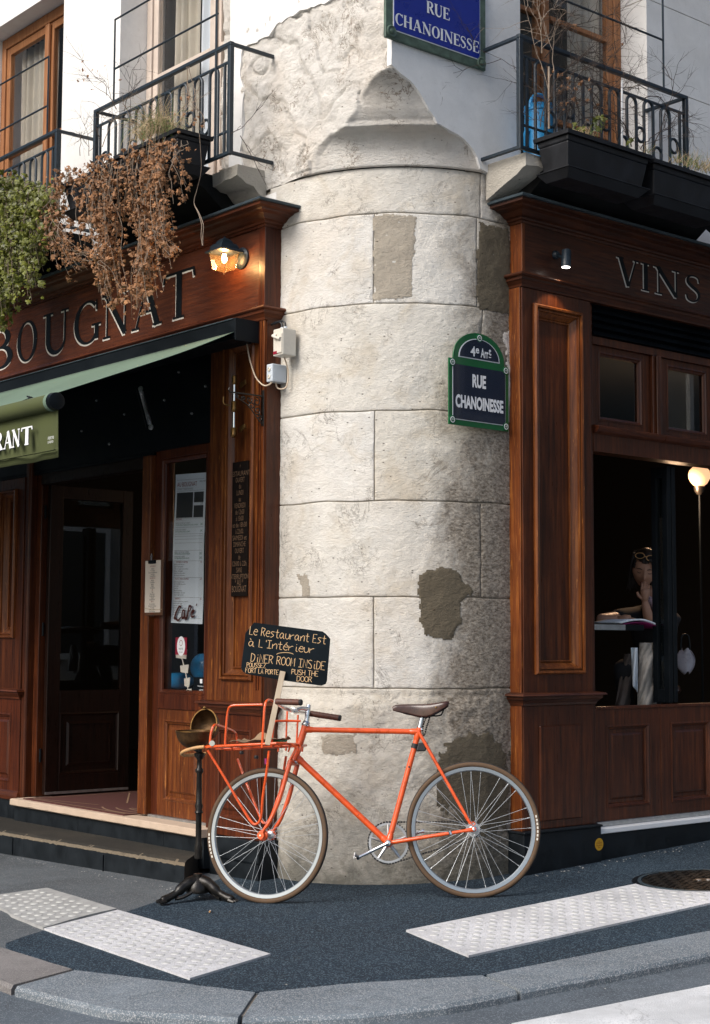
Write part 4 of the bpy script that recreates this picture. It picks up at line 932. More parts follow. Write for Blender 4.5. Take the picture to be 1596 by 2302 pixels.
# ---------------- right shopfront
RS = thing('wine_bar_shopfront', 'right shopfront in dark varnished wood lettered VINS with folding window', 'shopfront', FR(2.0, 0, .09))
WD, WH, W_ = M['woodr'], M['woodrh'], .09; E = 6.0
pth = [(E, W_), (.905, W_), (.905, -.06)]
def runr(path, prof, mat, name): return MB(FR).sweep(path, False, [(-o, h) for o, h in prof], lambda a, c, h: (a, h, c)).build(name, mat, RS)
pth = [(.905, -.06), (.905, W_), (E, W_)]
def runr(path, prof, mat, name): return MB(FR).sweep(path, False, prof, lambda a, c, h: (a, h, c)).build(name, mat, RS)
runr(pth, CROWN(3.582), WH, 'cornice'); runr(pth, CAP(3.663), M['zinc'], 'cornice_capping')
MB(FR).box(.906, .93, 3.29, 3.59, -.06, W_ + .001).build('fascia_end_board', M['wornwood'], RS, bev=.002); MB(FR).box(.9305, E, 3.29, 3.59, -.04, W_).build('fascia', WH, RS)
runr([(.900, -.06), (.900, W_ + .002), (E, W_ + .002)], BELT(3.214, 3.288), WH, 'belt_moulding')
for ch, a, c, y0, y1 in (('V', 1386, 1438, 640, 0), ('I', 1440, 1462, 655, 0), ('N', 1469, 1530, 665, 0), ('S', 1538, 1577, 680, 0)):
    ua, uc = PR(a, y0 - 35, W_)[0], PR(c, y0 - 30, W_)[0]; letter(FR, RS, ch, ua, uc, 3.352, 3.52, W_, M['black'], M['letterhi'], (-.007, -.006), tk=.14, tn=.05)
framed(FR, RS, .905, 1.468, .993, 3.212, 1.004, 1.370, 1.109, 3.116, -.06, W_, W_ - .036, WD, BOL)
MB(FR).box(.894, .9045, .26, 3.211, -.055, W_ - .008).build('return_board', M['wornwood'], RS, bev=.002)
runr([(.895, -.06), (.895, W_ + .002), (1.478, W_ + .002), (1.478, -.05)], BELT(.925, .992), WH, 'dado_moulding')
MB(FR).box(.905, 1.470, .262, .924, -.05, W_ - .004).build('lower_pilaster', WD, RS, bev=.003)
MB(FR).taper([(1.025, .304, W_ - .005), (1.354, .304, W_ - .005), (1.354, .815, W_ - .005), (1.025, .815, W_ - .005)], [(1.029, .308, W_ + .006), (1.350, .308, W_ + .006), (1.350, .811, W_ + .006), (1.029, .811, W_ + .006)]).build('raised_panel', WD, RS, bev=.002)
MB(FR).box(.872, 1.49, -.1, .248, -.06, .118).build('plinth', M['riser'], RS, bev=.004); MB(FR).box(.866, 1.494, .2485, .2615, -.06, .128).build('plinth_ledge', M['riser'], RS, bev=.004)
MB(FR).box(1.492, E, -.1, .204, -.06, .100).build('plinth', M['riser'], RS, bev=.003)
MB(FR).box(.873, E, .0, .008, .1185, .126).build('plinth_foot', M['riser'], RS)
MB(FR).box(1.494, E, .2045, .2335, -.05, .108).build('window_sill', M['white'], RS, bev=.004)
b = MB(FR)
for i in range(4): b = MB(FR).taper([(1.53, 3.036 + i * .044, .0), (E, 3.036 + i * .044, .0), (E, 3.036 + i * .044, .068), (1.53, 3.036 + i * .044, .068)], [(1.53, 3.066 + i * .044, .0), (E, 3.066 + i * .044, .0), (E, 3.066 + i * .044, .040), (1.53, 3.066 + i * .044, .040)]).build('louvre_slat', M['black'], RS)
MB(FR).box(1.53, E, 3.03, 3.30, -.045, .012).build('louvre_back', M['black'], RS)
MB(FR).box(1.469, 1.529, .25, 3.212, -.05, .050).build('jamb', WD, RS, bev=.003)
MB(FR).box(1.53, E, 2.985, 3.029, -.05, .050).build('transom_head', WD, RS)
k = 0
for a in (1.531, 2.157, 2.783, 3.41, 4.037, 4.664, 5.291):
    i0, i1 = a + .075, a + .075 + .39; framed(FR, RS, a, a + .54, 2.505, 2.984, a + .07, a + .465, 2.545, 2.952, -.03, .030, None, WD, CH, names=('transom_stile', 'transom_rail', 'p'))
    MB(FR).box(a + .07, a + .465, 2.545, 2.952, .004, .008).build('transom_pane', M['glassdark'], RS)
    MB(FR).box(a + .541, a + .625, 2.5, 2.984, -.05, .052).build('mullion', WD, RS, bev=.004); MB(FR).box(a + .565, a + .600, 2.5, 2.984, .0525, .066).build('mullion_bead', WD, RS, bev=.006)
for a, c in ((1.531, 2.143), (2.147, 5.99)):
    MB(FR).sweep([(a, .05), (c, .05)], False, [(-.05, 2.462), (.006, 2.462), (.030, 2.474), (.042, 2.492), (.044, 2.502), (.010, 2.512), (-.05, 2.512)], lambda a_, c_, h: (a_, h, c_)).build('transom_sill', M['woodh'], RS)
MB(FR).box(1.531, E, 2.36, 2.4615, -.05, .052).build('window_head', WD, RS)
for a, c in ((1.535, 2.113), (2.116, 2.69), (2.693, 3.27), (3.273, 3.85), (3.853, 4.43), (4.433, 5.01), (5.013, 5.99)):
    framed(FR, RS, a, c, .262, .888, a + .095, c - .10, .33, .80, -.02, .040, .022, WD, CH, raised=True, names=('leaf_stile', 'leaf_rail', 'leaf_panel'))
    MB(FR).box(a, c, .8885, .905, -.02, .046).build('leaf_cap', WD, RS, bev=.003); MB(FR).box(a, c, .236, .2615, -.02, .052).build('metal_strip', M['alu'], RS, bev=.002)
MB(FR).box(1.535, 1.55, .906, 2.36, -.03, .030).build('window_track', M['zinc'], RS)
def FS(u, v, w): return FR(2.30 + w, v, -.02 - u)
for k, o in enumerate((0, .045)):
    b = MB(FS)
    for a, c, d, e in ((0, .04, .91, 2.34), (.085, .125, .91, 2.34), (.04, .085, .91, .99), (.04, .085, 2.27, 2.34)): b.box(a, c, d, e, o - .018, o + .018 - (.0007 if a == .04 else 0))
    f = b.build('folded_window', M['black'], RS, bev=.003); MB(FS).box(.04, .085, .99, 2.27, o - .002, o + .002).build('pane', M['glassdark'], f)
MB(FR).box(E + .001, E + .55, -.1, 3.60, -.06, W_).build('end_pilaster', WD, RS, bev=.004); MB(FR).box(E + .551, 9, -.2, 3.4, -.35, .008).build('side_wall', M['plasterR'], bld)
MB(FL).box(U1_ + .001, U1_ + .5, -.3, 3.60, -.06, .11).build('end_pilaster', M['wood'], LS, bev=.004); MB(FL).box(U1_ + .501, 9, -.4, 3.4, -.33, .008).build('side_wall', M['plaster'], bld)
MB(FL).box(4.601, U1_, .20, .869, -.05, .07).build('side_panel', M['wood'], LS, bev=.003)
# ================================================================== THINGS ON THE WALLS
# awning
aw = thing('awning', 'faded green canvas awning over the restaurant door, olive valance lettered RESTAURANT', 'awning', FL(2.5, 2.95, .25))
UA = .955
MB(FL).box(UA, 6, 2.925, 3.035, .113, .272).build('cassette', M['black'], aw, bev=.004)
MB(FL).box(UA - .006, UA, 2.915, 3.040, .058, .277).build('end_plate', M['black'], aw, bev=.002)
MB(FL).box(UA + .02, 6, 3.0355, 3.041, .113, .278).build('cassette_lid', M['zinc'], aw)
BW, BV = 1.372, 2.458
def canvas(a, c):
    u_ = UA + .012 + 5.0 * a; sag = -.030 * math.sin(math.pi * c) * (1 - .5 * math.exp(-a * 20)) + .006 * math.sin(u_ * 5 + c * 4) * math.sin(math.pi * c)
    return (u_, 2.965 + (BV + .042 - 2.965) * c + sag, .27 + (BW - .27) * c)
o = MB(FL).grid(canvas, 60, 14).build('canvas', M['awning'], aw, smooth=2, recalc=False)
so2 = o.modifiers.new('thick', 'SOLIDIFY'); so2.thickness = .002
MB(FL).tube([(UA + .012, BV, BW), (6, BV, BW)], .043, 18).build('front_bar', M['valance'], aw, smooth=1)
MB(FL).tube([(UA - .018, BV, BW), (UA - .012, BV, BW), (UA + .02, BV, BW)], [.030, .044, .046], 20).build('bar_cap', M['black'], aw, smooth=1)
MB(FL).tube([(UA + .021, BV, BW), (UA + .05, BV, BW)], .0465, 20).build('bar_sleeve', M['awning'], aw, smooth=1)
def val(a, c):
    u_ = UA + .0 + 5.0 * a; k = c
    return (u_, BV - .01 - .272 * c, BW - .012 + .010 * k * math.sin(u_ * 9) + .006 * k * math.sin(u_ * 23 + 1) - .01 * k)
v_ = MB(FL).grid(val, 170, 8).build('valance', M['valance'], aw, smooth=2, recalc=False); so2 = v_.modifiers.new('thick', 'SOLIDIFY'); so2.thickness = .0015
MB(FL).box(UA + .002, 6, 2.212, 2.2155, BW - .012, BW + .0065).build('hem_seam', M['black'] if 0 else M['valance'], aw)
wv = BW + .010
lets = [('T', 48, 73), ('N', 27, 46), ('A', 8, 28), ('R', -14, 7)]
for ch, a, c in lets:
    ua, uc = PL(a, 1005, wv)[0], PL(c, 1005, wv)[0]; letter(FL, v_, ch, ua, uc, 2.262, 2.356, wv, M['white'], M['snavy'], (-.004, -.003), tk=.22, tn=.07)
ua = PL(-14, 1005, wv)[0]
for ch in 'UATSER':
    ua += .012; letter(FL, v_, ch, ua + .07, ua, 2.262, 2.356, wv, M['white'], M['snavy'], (-.004, -.003), tk=.22, tn=.07); ua += .07
text('ATELIER STORES', FL, v_, 'small_print', M['white'], PL(107, 1004, wv)[0], 2.268, wv, .020, .42, 'LEFT', -1); text('01 47 00 40 18', FL, v_, 'small_print', M['white'], PL(107, 1010, wv)[0], 2.248, wv, .018, .5, 'LEFT', -1)
MB(FL).tube([(1.95, 2.93, .20), (2.75, 2.78, .60), (1.9, 2.62, 1.0), (1.7, 2.47, 1.34)], .016, 8).build('folding_arm', M['black'], aw)
hx = []
pa, pb = Vector(FL(*PL(316, 874, .30), .30)), Vector(FL(*PL(339, 960, .30), .30)); dd = (pb - pa).normalized(); s1_ = dd.orthogonal().normalized(); s2_ = dd.cross(s1_)
for i in range(26 * 12 + 1):
    t_ = i / (26 * 12); q = pa.lerp(pb, .07 + .86 * t_); a_ = 2 * math.pi * i / 12; hx.append(q + (s1_ * math.cos(a_) + s2_ * math.sin(a_)) * .011)
MB().tube(hx, .0026, 5).build('spring', M['steel'], aw, smooth=1)
for p in (pa, pb): MB().lathe([(.0, -.004), (.017, -.004), (.017, .002), (.009, .004), (.008, .010), (.0, .011)], p, nL + dL * -.4, 14).build('spring_bolt', M['steel'], aw, smooth=1)
MB().tube([pa + dL * .03, pb + dL * .03], .012, 6).build('spring_arm', M['black'], aw)
bm_ = piece_mesh(MB().lathe([(.0085, 0), (.0085, .004), (.0055, .005), (.0055, .010), (.003, .012)], (0, 0, 0), (0, 0, 1), 6), 'bolt', M['steel'])
for x, y in ((435, 650), (560, 712), (740, 648), (925, 585), (863, 708), (990, 465), (805, 522), (368, 787), (492, 845)):
    u_, vv = PL(x * .5, 575.5 + y * .5, .062); inst(bm_, 'bolt', LS, basis(-dL, Z, nL, FL(u_, vv, .0605)))
# lantern
us, ve = PL(549, 567, .14); uo = us + .0775
la = thing('wall_lantern', 'lit carriage lantern with dark roof on the left fascia', 'lantern', FL(uo, ve, .12))
MB().lathe([(.062, 0), (.062, .008), (.050, .018), (.030, .022), (.0, .024)], FL(uo - .02, ve - .02, .1112), nL, 28).build('back_plate', M['iron'], la, smooth=1)
MB(FL).tube([(uo - .01, ve - .01, .13), (uo - .005, ve + .015, .17), (uo, ve + .02, .20)], .012, 8).build('arm', M['iron'], la, smooth=1)
wc = .222
def sq(h, v, dy=0): return [(uo - h, v, wc - h), (uo + h, v, wc - h), (uo + h, v, wc + h), (uo - h, v, wc + h)]
b = MB(FL); rf = [(.080, ve - .003), (.080, ve + .004), (.060, ve + .016), (.056, ve + .034), (.048, ve + .046), (.036, ve + .050), (.030, ve + .064), (.017, ve + .078), (.003, ve + .084), (.003, ve + .092)]
for (h0, v0), (h1, v1) in zip(rf, rf[1:]): b.taper(sq(h0, v0), sq(h1, v1))
b.build('roof', M['iron'], la)
for k in range(4):
    t_, b2 = sq(.0585, ve - .004), sq(.046, ve - .098); k2 = (k + 1) % 4
    MB(FL).add([t_[k], t_[k2], b2[k2], b2[k]], [(0, 1, 2, 3)]).build('pane', M['lampglass'], la, recalc=False)
    MB(FL).tube([t_[k], b2[k]], .0028, 6).build('pane_edge', M['lampglass'], la)
MB(FL).taper(sq(.046, ve - .098), sq(.012, ve - .112)).build('pane_bottom', M['lampglass'], la); MB().lathe([(.002, -.008), (.007, -.002), (.007, .004), (.003, .010)], FL(uo, ve - .120, wc), Z, 10).build('finial', M['lampglass'], la, smooth=1)
MB().lathe([(.002, -.062), (.012, -.052), (.016, -.040), (.012, -.020), (.009, -.008)], FL(uo, ve, wc), Z, 12).build('bulb', M['bulb'], la, smooth=1)
MB().lathe([(.013, -.010), (.013, -.002)], FL(uo, ve, wc), Z, 12).build('socket', M['brass'], la)
pt = bpy.data.lights.new('lantern_light', 'POINT'); pt.energy = 5; pt.color = (1, .56, .24); pt.shadow_soft_size = .02; po = bpy.data.objects.new('lantern_light', pt); COL.objects.link(po); po.location = FL(uo, ve - .05, wc)
# spotlight on the right fascia
us, vs_ = PR(1250, 573, .10); up_, vp = PR(1272, 582, .19)
sp = thing('spotlight', 'small dark cylinder spotlight pointing down on the right fascia', 'spotlight', FR(us, vs_, .1))
MB().lathe([(.024, 0), (.024, .016), (.018, .024)], FR(us, vs_, .0905), nR, 18).build('mount', M['iron'], sp, smooth=1)
MB(FR).tube([(us, vs_, .105), (up_, vp, .19)], .009, 8).build('arm', M['iron'], sp)
tp = Vector((FR(up_ + .006, vp + .048, .19))); bt = Vector(FR(up_, vp - .047, .19)); ax = (tp - bt).normalized()
MB().lathe([(.027, 0), (.027, .045), (.026, .047), (.026, .095), (.022, .1)], bt, ax, 20).build('housing', M['iron'], sp, smooth=1)
MB().lathe([(.0, -.001), (.023, -.001), (.023, .001)], bt, ax, 20).build('lens', M['spotlens'], sp)
spl = bpy.data.lights.new('spot_light', 'SPOT'); spl.energy = 6; spl.spot_size = math.radians(80); spl.color = (1, .75, .5); spl.shadow_soft_size = .02; spo = bpy.data.objects.new('spot_light', spl); COL.objects.link(spo)
spo.location = bt - ax * .01; spo.rotation_euler = ax.to_track_quat('Z', 'Y').to_euler()
# switch box and junction box
u0s, v1s = PL(613, 741, .115); v0s = v1s - .150
sb = thing('switch_box', 'off white lever switch box with red label beside the awning end', 'switch box', FL(u0s - .05, v0s, .05))
us0 = u0s - .088
MB(FL).box(us0, u0s, v0s, v1s, .018, .112).build('housing', M['offwhite'], sb, bev=.006)
MB(FL).box(us0 + .004, us0 + .046, v0s + .012, v1s - .03, .1125, .118).build('cover_ridge', M['offwhite'], sb, bev=.002)
MB(FL).tube([(us0 + .012, v1s - .062, .121), (us0 + .045, v1s - .052, .128), (u0s - .018, v1s - .038, .128)], [.011, .008, .009], 10).build('lever', M['offwhite'], sb, smooth=1)
MB().lathe([(.016, 0), (.014, .008), (.010, .010)], FL(u0s - .02, v1s - .038, .112), nL, 16).build('lever_boss', M['offwhite'], sb, smooth=1)
MB(FL).box(u0s - .042, u0s - .006, v0s + .010, v0s + .026, .1125, .1155).build('label', M['red'], sb)
for k in (.03, .06): MB(FL).tube([(us0 + k, v1s - .004, .07), (us0 + k, v1s + .014, .07)], .010, 10).build('gland', M['lightgrey'], sb); MB(FL).tube(smooth_pts([(us0 + k, v1s + .01, .07), (us0 + k + .01, v1s + .04, .07), (us0 + k + .05, v1s + .052, .07), (us0 + k + .10, v1s + .045, .07)], 4), .006, 8).build('cable', M['blackcable'], sb, smooth=1)
j1 = PL(607, 818, .10)
jb = thing('junction_box', 'light grey square junction box on the side of the pilaster', 'junction box', FL(.87, 2.62, .06))
v1j = j1[1]; v0j = v1j - .100
MB(FL).box(.838, .8935, v0j, v1j, .004, .104).build('housing', M['lightgrey'], jb, bev=.006)
MB().lathe([(.036, 0), (.036, .0008)], FL(.838, (v0j + v1j) / 2, .054), -dL, 28).build('knockout', M['lightgrey'], jb)
for k in (.028, .07): MB().lathe([(.013, 0), (.013, .003), (.008, .006), (.008, .003)], FL(.866, v0j + k, .104), nL, 14).build('gland', M['offwhite'], jb, smooth=1)
cb = thing('cable', 'beige cable looping from the awning box to the junction box', 'cable', FL(.9, 2.6, .12))
c0 = PL(555, 772, .13); MB(FL).tube(smooth_pts([(c0[0], c0[1], .13), (*PL(562, 810, .135), .135), (*PL(575, 848, .135), .135), (*PL(592, 866, .14), .14), (*PL(604, 865, .12), .12), (.866, v0j, .085)], 6), .0042, 8).build('outer_loop', M['cable'], cb, smooth=1)
MB(FL).tube(smooth_pts([(.866, v0j, .06), (.855, v0j - .03, .055), (.83, v0j - .038, .04), (.805, v0j - .02, .028), (.80, v0j + .06, .024), (.80, v0s, .05)], 6), .0042, 8).build('inner_loop', M['cable'], cb, smooth=1)
# wrought iron bracket
ub, vb = PL(591, 891, .112)
ib = thing('iron_bracket', 'wrought iron scroll bracket sticking out from the left pilaster', 'bracket', FL(ub, vb - .15, .112))
MB(FL).box(ub - .010, ub + .010, vb - .165, vb + .035, .1105, .116).build('wall_plate', M['castiron'], ib, bev=.003)
MB(FL).box(ub - .006, ub + .006, vb - .004, vb + .004, .116, .335).build('arm', M['castiron'], ib, bev=.002)
MB(FL).tube([(ub, vb, .335), (ub, vb + .012, .345), (ub, vb + .022, .338)], .004, 6).build('arm_tip', M['castiron'], ib)
def spiral(cw, cv, r, a0, turns, n=22): return [(ub, cv + r * (1 - .75 * i / n) * math.sin(a0 + turns * 2 * math.pi * i / n), cw + r * (1 - .75 * i / n) * math.cos(a0 + turns * 2 * math.pi * i / n)) for i in range(n + 1)]
for cw, cv, r, a0, tn_ in ((.155, vb - .035, .026, 1.5, 1.2), (.150, vb - .085, .022, -1.2, -1.2), (.205, vb - .028, .020, 2.6, 1.1), (.245, vb - .022, .014, .3, -1.1), (.135, vb - .125, .018, 1.2, 1.2), (.185, vb - .062, .022, -.6, 1.2), (.29, vb - .014, .010, 3, 1)):
    MB(FL).tube(spiral(cw, cv, r, a0, tn_), .0035, 6).build('scroll', M['castiron'], ib, smooth=1)
MB(FL).tube(smooth_pts([(ub, vb - .155, .12), (ub, vb - .11, .165), (ub, vb - .06, .215), (ub, vb - .02, .30)], 5), .0035, 6).build('brace', M['castiron'], ib, smooth=1)
# tall bolt with brass collars
ug, vg = PL(527, 848, .155)
gb = thing('crank_rod', 'steel rod with aged brass collars standing on the left pilaster', 'rod', FL(ug, 2.47, .155)); ld = PL(527, 975, .155)[1]
MB().tube([FL(ug, ld, .155), FL(ug, vg, .155)], .0095, 12).build('rod', M['chrome'], gb, smooth=1)
for v0, v1, r in ((vg - .035, vg + .01, .014), ((vg + ld) / 2 - .03, (vg + ld) / 2 + .025, .017), (ld - .01, ld + .035, .018)):
    MB().lathe([(.006, v0 - .012), (r * .8, v0 - .006), (r, v0), (r * 1.12, v0 + .004), (r, v0 + .012), (r, v1 - .01), (r * 1.1, v1 - .004), (r * .7, v1)], FL(ug, 0, .155), Z, 16).build('collar', M['brass'], gb, smooth=1)
for vz in (vg - .04, ld + .03): MB(FL).prism([(ug, vz + .012), (ug - .052, vz + .026), (ug - .058, vz), (ug, vz - .02)], .112, .118).build('bracket_plate', M['brass'], gb, bev=.002)
MB(FL).tube(smooth_pts([(ug + .015, (vg + ld) / 2, .17), (ug + .035, (vg + ld) / 2 + .01, .2), (ug + .04, (vg + ld) / 2 + .05, .2)], 4), .005, 6).build('hook', M['brass'], gb)
# opening hours board
uh0, vh1 = PL(523, 1040, .095); uh1, vh0 = PL(556, 1340, .095); uc = (uh0 + uh1) / 2
hb = thing('opening_hours_board', 'narrow dark board with faded handwritten opening hours on the left pilaster', 'notice board', FL(uc, vh0, .095))
MB(FL).box(uh1, uh0, vh0, vh1, .0885, .097).build('board', M['boarddark'], hb, bev=.003)
hl = ['*', 'RESTAURANT', 'OUVERT', 'du', 'LUNDI', 'au', 'VENDREDI', 'de 12h00', '\u00e0 15h00', 'et de 18h30', '\u00e0 22h00.', 'SAMEDI et', 'DIMANCHE', 'OUVERT', 'de', '12h00 \u00e0 22h', 'SANS', 'INTERRUPTION', '* AU *', 'BOUGNAT']
for i, s_ in enumerate(hl): text(s_, FL, hb, 'writing', M['dimchalk'], uc, vh1 - .045 - i * (vh1 - vh0 - .07) / 19, .0975, .040 if i < 18 else .05, min(.75, .20 / (len(s_) * .026)) * (.75 if len(s_) < 9 else 1), 'CENTER', -1)
# poster inside the side window
po_ = thing('menu_poster', 'long white menu poster headed AU BOUGNAT behind the side window glass', 'poster', FL(1.74, 1.364, .004))
a, c = PL(395, 1067, .004), PL(463, 1062, .004); d, e = PL(455, 1403, .004), PL(384, 1400, .004)
def PP(s_, t_, w):     # s 0..1 left to right, t 0..1 bottom to top
    q0 = Vector(e).lerp(Vector(d), s_); q1 = Vector(a).lerp(Vector(c), s_); q = q0.lerp(q1, t_); return FL(q.x, q.y, w - .002 * math.sin(t_ * 9))
b = MB(lambda s_, t_, w: PP(s_, t_, w)); b.grid(lambda x, y: (x, y, .004), 2, 20); b.build('sheet', M['paper'], po_, recalc=False)
def pbox(s0, s1, t0, t1, mat, name): MB(PP).add([(s0, t0, .0048), (s1, t0, .0048), (s1, t1, .0048), (s0, t1, .0048)], [(0, 1, 2, 3)]).build(name, mat, po_, recalc=False)
PW, PH = .31, .90
def PT(x, y, w): return PP(x, y, w)
def ptext(s_, x, y, h, mat, sx, al='LEFT'): 
    return text(s_, lambda u, v, w: PP(x + (u) / PW, y + (v) / PH, .0052), po_, 'print', mat, 0, 0, 0, h, sx, al, 1)
ptext('AU BOUGNAT', .06, .915, .040, M['inkred'], .78); ptext('BISTROT TRADITIONNEL', .07, .893, .016, M['ink'], .9)
pbox(.06, .60, .705, .875, M['inkdark'], 'picture'); pbox(.63, .94, .805, .875, M['inkdark'], 'picture'); pbox(.63, .94, .705, .785, M['inkdark'], 'picture')
ptext('MENU MIDI', .80, .940, .012, M['inkdark'], 1); ptext('7/7', .84, .788, .02, M['inkdark'], 1); ptext('NOS VINS:', .06, .690, .014, M['inkred'], 1)
for y, s_, m_, pr_ in ((.665, 'ENTR\u00c9E + PLAT OU PLAT + DESSERT', 'ink', ''), (.652, 'STARTER & MAIN COURSE OR MAIN COURSE & DESSERT', 'inkgreen', '24\u20ac'), (.620, 'ENTR\u00c9E + PLAT + DESSERT', 'ink', ''), (.607, 'STARTER & MAIN COURSE & DESSERT', 'inkgreen', '29\u20ac'),
        (.470, 'ENTR\u00c9E + PLAT OU PLAT + DESSERT', 'ink', ''), (.458, 'STARTER & MAIN COURSE OR DESSERT', 'inkgreen', '24\u20ac'), (.440, 'ENTR\u00c9E + PLAT + DESSERT', 'ink', ''), (.428, 'STARTER & MAIN COURSE & DESSERT', 'inkgreen', '29\u20ac')):
    ptext(s_, .06, y, .012, M[m_], .75)
    if pr_: ptext(pr_, .86, y, .020, M['inkgreen'], .8)
ptext('ENTR\u00c9ES / STARTERS', .12, .402, .015, M['inkred'], .85); ptext('9\u20ac', .9, .402, .014, M['inkred'], 1); ptext('PLATS / MAIN COURSES', .10, .290, .015, M['inkred'], .85); ptext('18\u20ac', .88, .290, .014, M['inkred'], 1); ptext('DESSERTS', .10, .158, .015, M['inkred'], .85); ptext('8\u20ac', .9, .158, .014, M['inkred'], 1)
rp = random.Random(3); dishes = ['Oeufs mayonnaise, salade verte', 'Soupe \u00e0 l oignon gratin\u00e9e', 'Terrine de campagne maison, cornichons', 'Escargots de Bourgogne', 'Saumon fum\u00e9, cr\u00e8me et blinis', 'Boeuf bourguignon, pommes vapeur', 'Confit de canard, pommes saut\u00e9es', 'Entrec\u00f4te grill\u00e9e, sauce poivre', 'Cr\u00e8me br\u00fbl\u00e9e', 'Tarte du jour', 'Mousse au chocolat']
y = .388; k = 0
while y > .045:
    if abs(y - .290) > .016 and abs(y - .158) > .016: ptext(dishes[k % 11], .06, y, .0105, M['inkdark'], rp.uniform(.7, .95)); k += 1
    y -= .0145
for y in (.885, .70, .64, .595, .58, .56, .535, .485, .415, .305, .172, .035, .96): pbox(.05, .95, y, y + .0016, M['ink'], 'rule')
# "Cafe" painted on the pane
cf = []
for s_ in ('~8c 6d 38 12 22 50 83', '~c9 a9 94 a2 c4 c9|~c9 c3 e2', '~h8 jc hd ga f4 d0 e2 f4|ee', '~k6 m9 k8 j5 k3 n4', 'od pf'):
    for q in s_.split('|'):
        cl = '~' in q; P = []
        for p in q.lstrip('~').split():
            if len(p) == 2: P.append((int(p[0], 36) if p[0].isalnum() else 0, int(p[1], 36)))
        cf.append((cl, P))
x0, yb = PL(392, 1397, .0155); x1, yt = PL(443, 1362, .0155)
cw_ = MB(FL)
for i, (cl, P) in enumerate(cf):
    P = [(x0 + (x1 - x0) * (p[0] - 1) / 24, yb + .006 + (yt - yb) * p[1] / 14) for p in P]
    if cl: P = [tuple(q)[:2] for q in smooth_pts([(a_, b_, 0) for a_, b_ in P], 5)]
    n = len(P); Wd = [.008 + .008 * math.sin(math.pi * k / max(1, n - 1)) for k in range(n)]; L_, R_ = ribbon(P, Wd)
    cw_.add([(x_, y_, .0155 + i * .0002) for x_, y_ in L_ + R_], [(k, k + 1, n + k + 1, n + k) for k in range(n - 1)])
cw_.build('painted_lettering', M['cafe'], LS, recalc=False)
# stickers, notice
def sheet_on(name, lab, cat, T, P_, x0, y0, x1, y1, w, mat, th=.0012, **k):
    a, d = P_(x0, y0, w), P_(x1, y1, w); u0, u1 = sorted((a[0], d[0])); v0, v1 = sorted((a[1], d[1]))
    t_ = thing(name, lab, cat, T((u0 + u1) / 2, v0, w)); MB(T).box(u0, u1, v0, v1, w, w + th).build('backing', mat, t_); return t_, u0, u1, v0, v1
t_, u0_, u1_, v0_, v1_ = sheet_on('window_sticker', 'small dark red sticker with a white oval on the side window', 'sticker', FL, PL, 395, 1433, 420, 1472, .0152, M['red'])
cu_, cv_ = (u0_ + u1_) / 2, (v0_ + v1_) / 2
b = MB(FL).flat(arc(cu_, cv_, .043, .058, 0, 345, 23), .0168).build('oval', M['white'], t_, recalc=False)
MB(FL).sweep([(p[0], p[1]) for p in arc(cu_, cv_ + .018, .016, .018, 0, 340, 18)], False, [(0, .0172), (.003, .0172), (.003, .0176), (0, .0176)], lambda a, c, h: (a, c, h)).build('emblem', M['inkred'], t_)
text('MAITRE', FL, t_, 'print', M['inkdark'], cu_, cv_ - .022, .0174, .017, .8, 'CENTER', -1); text('Restaurateur', FL, t_, 'print', M['inkdark'], cu_, cv_ - .038, .0174, .010, .8, 'CENTER', -1)
t_, u0_, u1_, v0_, v1_ = sheet_on('window_notice', 'black notice with white print in the bottom corner of the side window', 'notice', FL, PL, 436, 1522, 469, 1562, .0152, M['black'])
MB(FL).box(u0_ + .001, u1_ - .001, v0_ + .001, v0_ + .018, .0164, .0170).build('strip', M['paper'], t_); text('Paiement par carte', FL, t_, 'print', M['white'], (u0_ + u1_) / 2, v1_ - .055, .0168, .013, .7, 'CENTER', -1); text('ACCEPT\u00c9', FL, t_, 'print', M['white'], (u0_ + u1_) / 2, v1_ - .078, .0168, .013, .8, 'CENTER', -1)
MB(FL).box((u0_ + u1_) / 2 - .012, (u0_ + u1_) / 2 + .012, v1_ - .035, v1_ - .010, .0164, .0170).build('pictogram', M['white'], t_)
# clipboard menu on the door post
a, d = PL(324, 1259, .09), PL(362, 1383, .09)
cbm = thing('clipboard_menu', 'menu clipped to a small brown clipboard hung on the door post', 'clipboard', FL((a[0] + d[0]) / 2, d[1], .08))
MB(FL).box(d[0], a[0], d[1], a[1], .0755, .081).build('board', M['clipboard'], cbm, bev=.002); MB(FL).box(d[0] + .022, a[0] - .004, d[1] + .018, a[1] - .006, .0815, .083).build('paper', M['papercream'], cbm)
uc_ = (a[0] + d[0]) / 2 + .009; MB(FL).box(uc_ - .035, uc_ + .035, a[1] - .026, a[1] - .004, .0832, .098).build('clip', M['black'], cbm, bev=.004)
MB(FL).tube([(uc_, a[1] - .01, .095), (uc_ - .006, a[1] + .02, .095), (uc_, a[1] + .035, .095), (uc_ + .008, a[1] + .02, .095), (uc_, a[1] - .01, .096)], .0018, 5).build('clip_handle', M['steel'], cbm)
MB(FL).tube([(a[0], d[1] + .045, .084), (uc_, d[1] + .033, .0845), (d[0], d[1] + .036, .084)], .0016, 5).build('rubber_band', M['straw'], cbm)
rp = random.Random(8); L_ = ['AU BOUGNAT', 'Bistrot', 'Kir vin blanc', 'Coupe de champagne', 'Vins rouges', 'C\u00f4tes du Rh\u00f4ne', 'Saint \u00c9milion', 'Brouilly', 'Vins blancs', 'Sancerre', 'Chablis', 'Petit Chablis', 'Caf\u00e9', 'Th\u00e9', 'Bi\u00e8re pression', 'Service compris', 'Prix nets']
yy = a[1] - .045
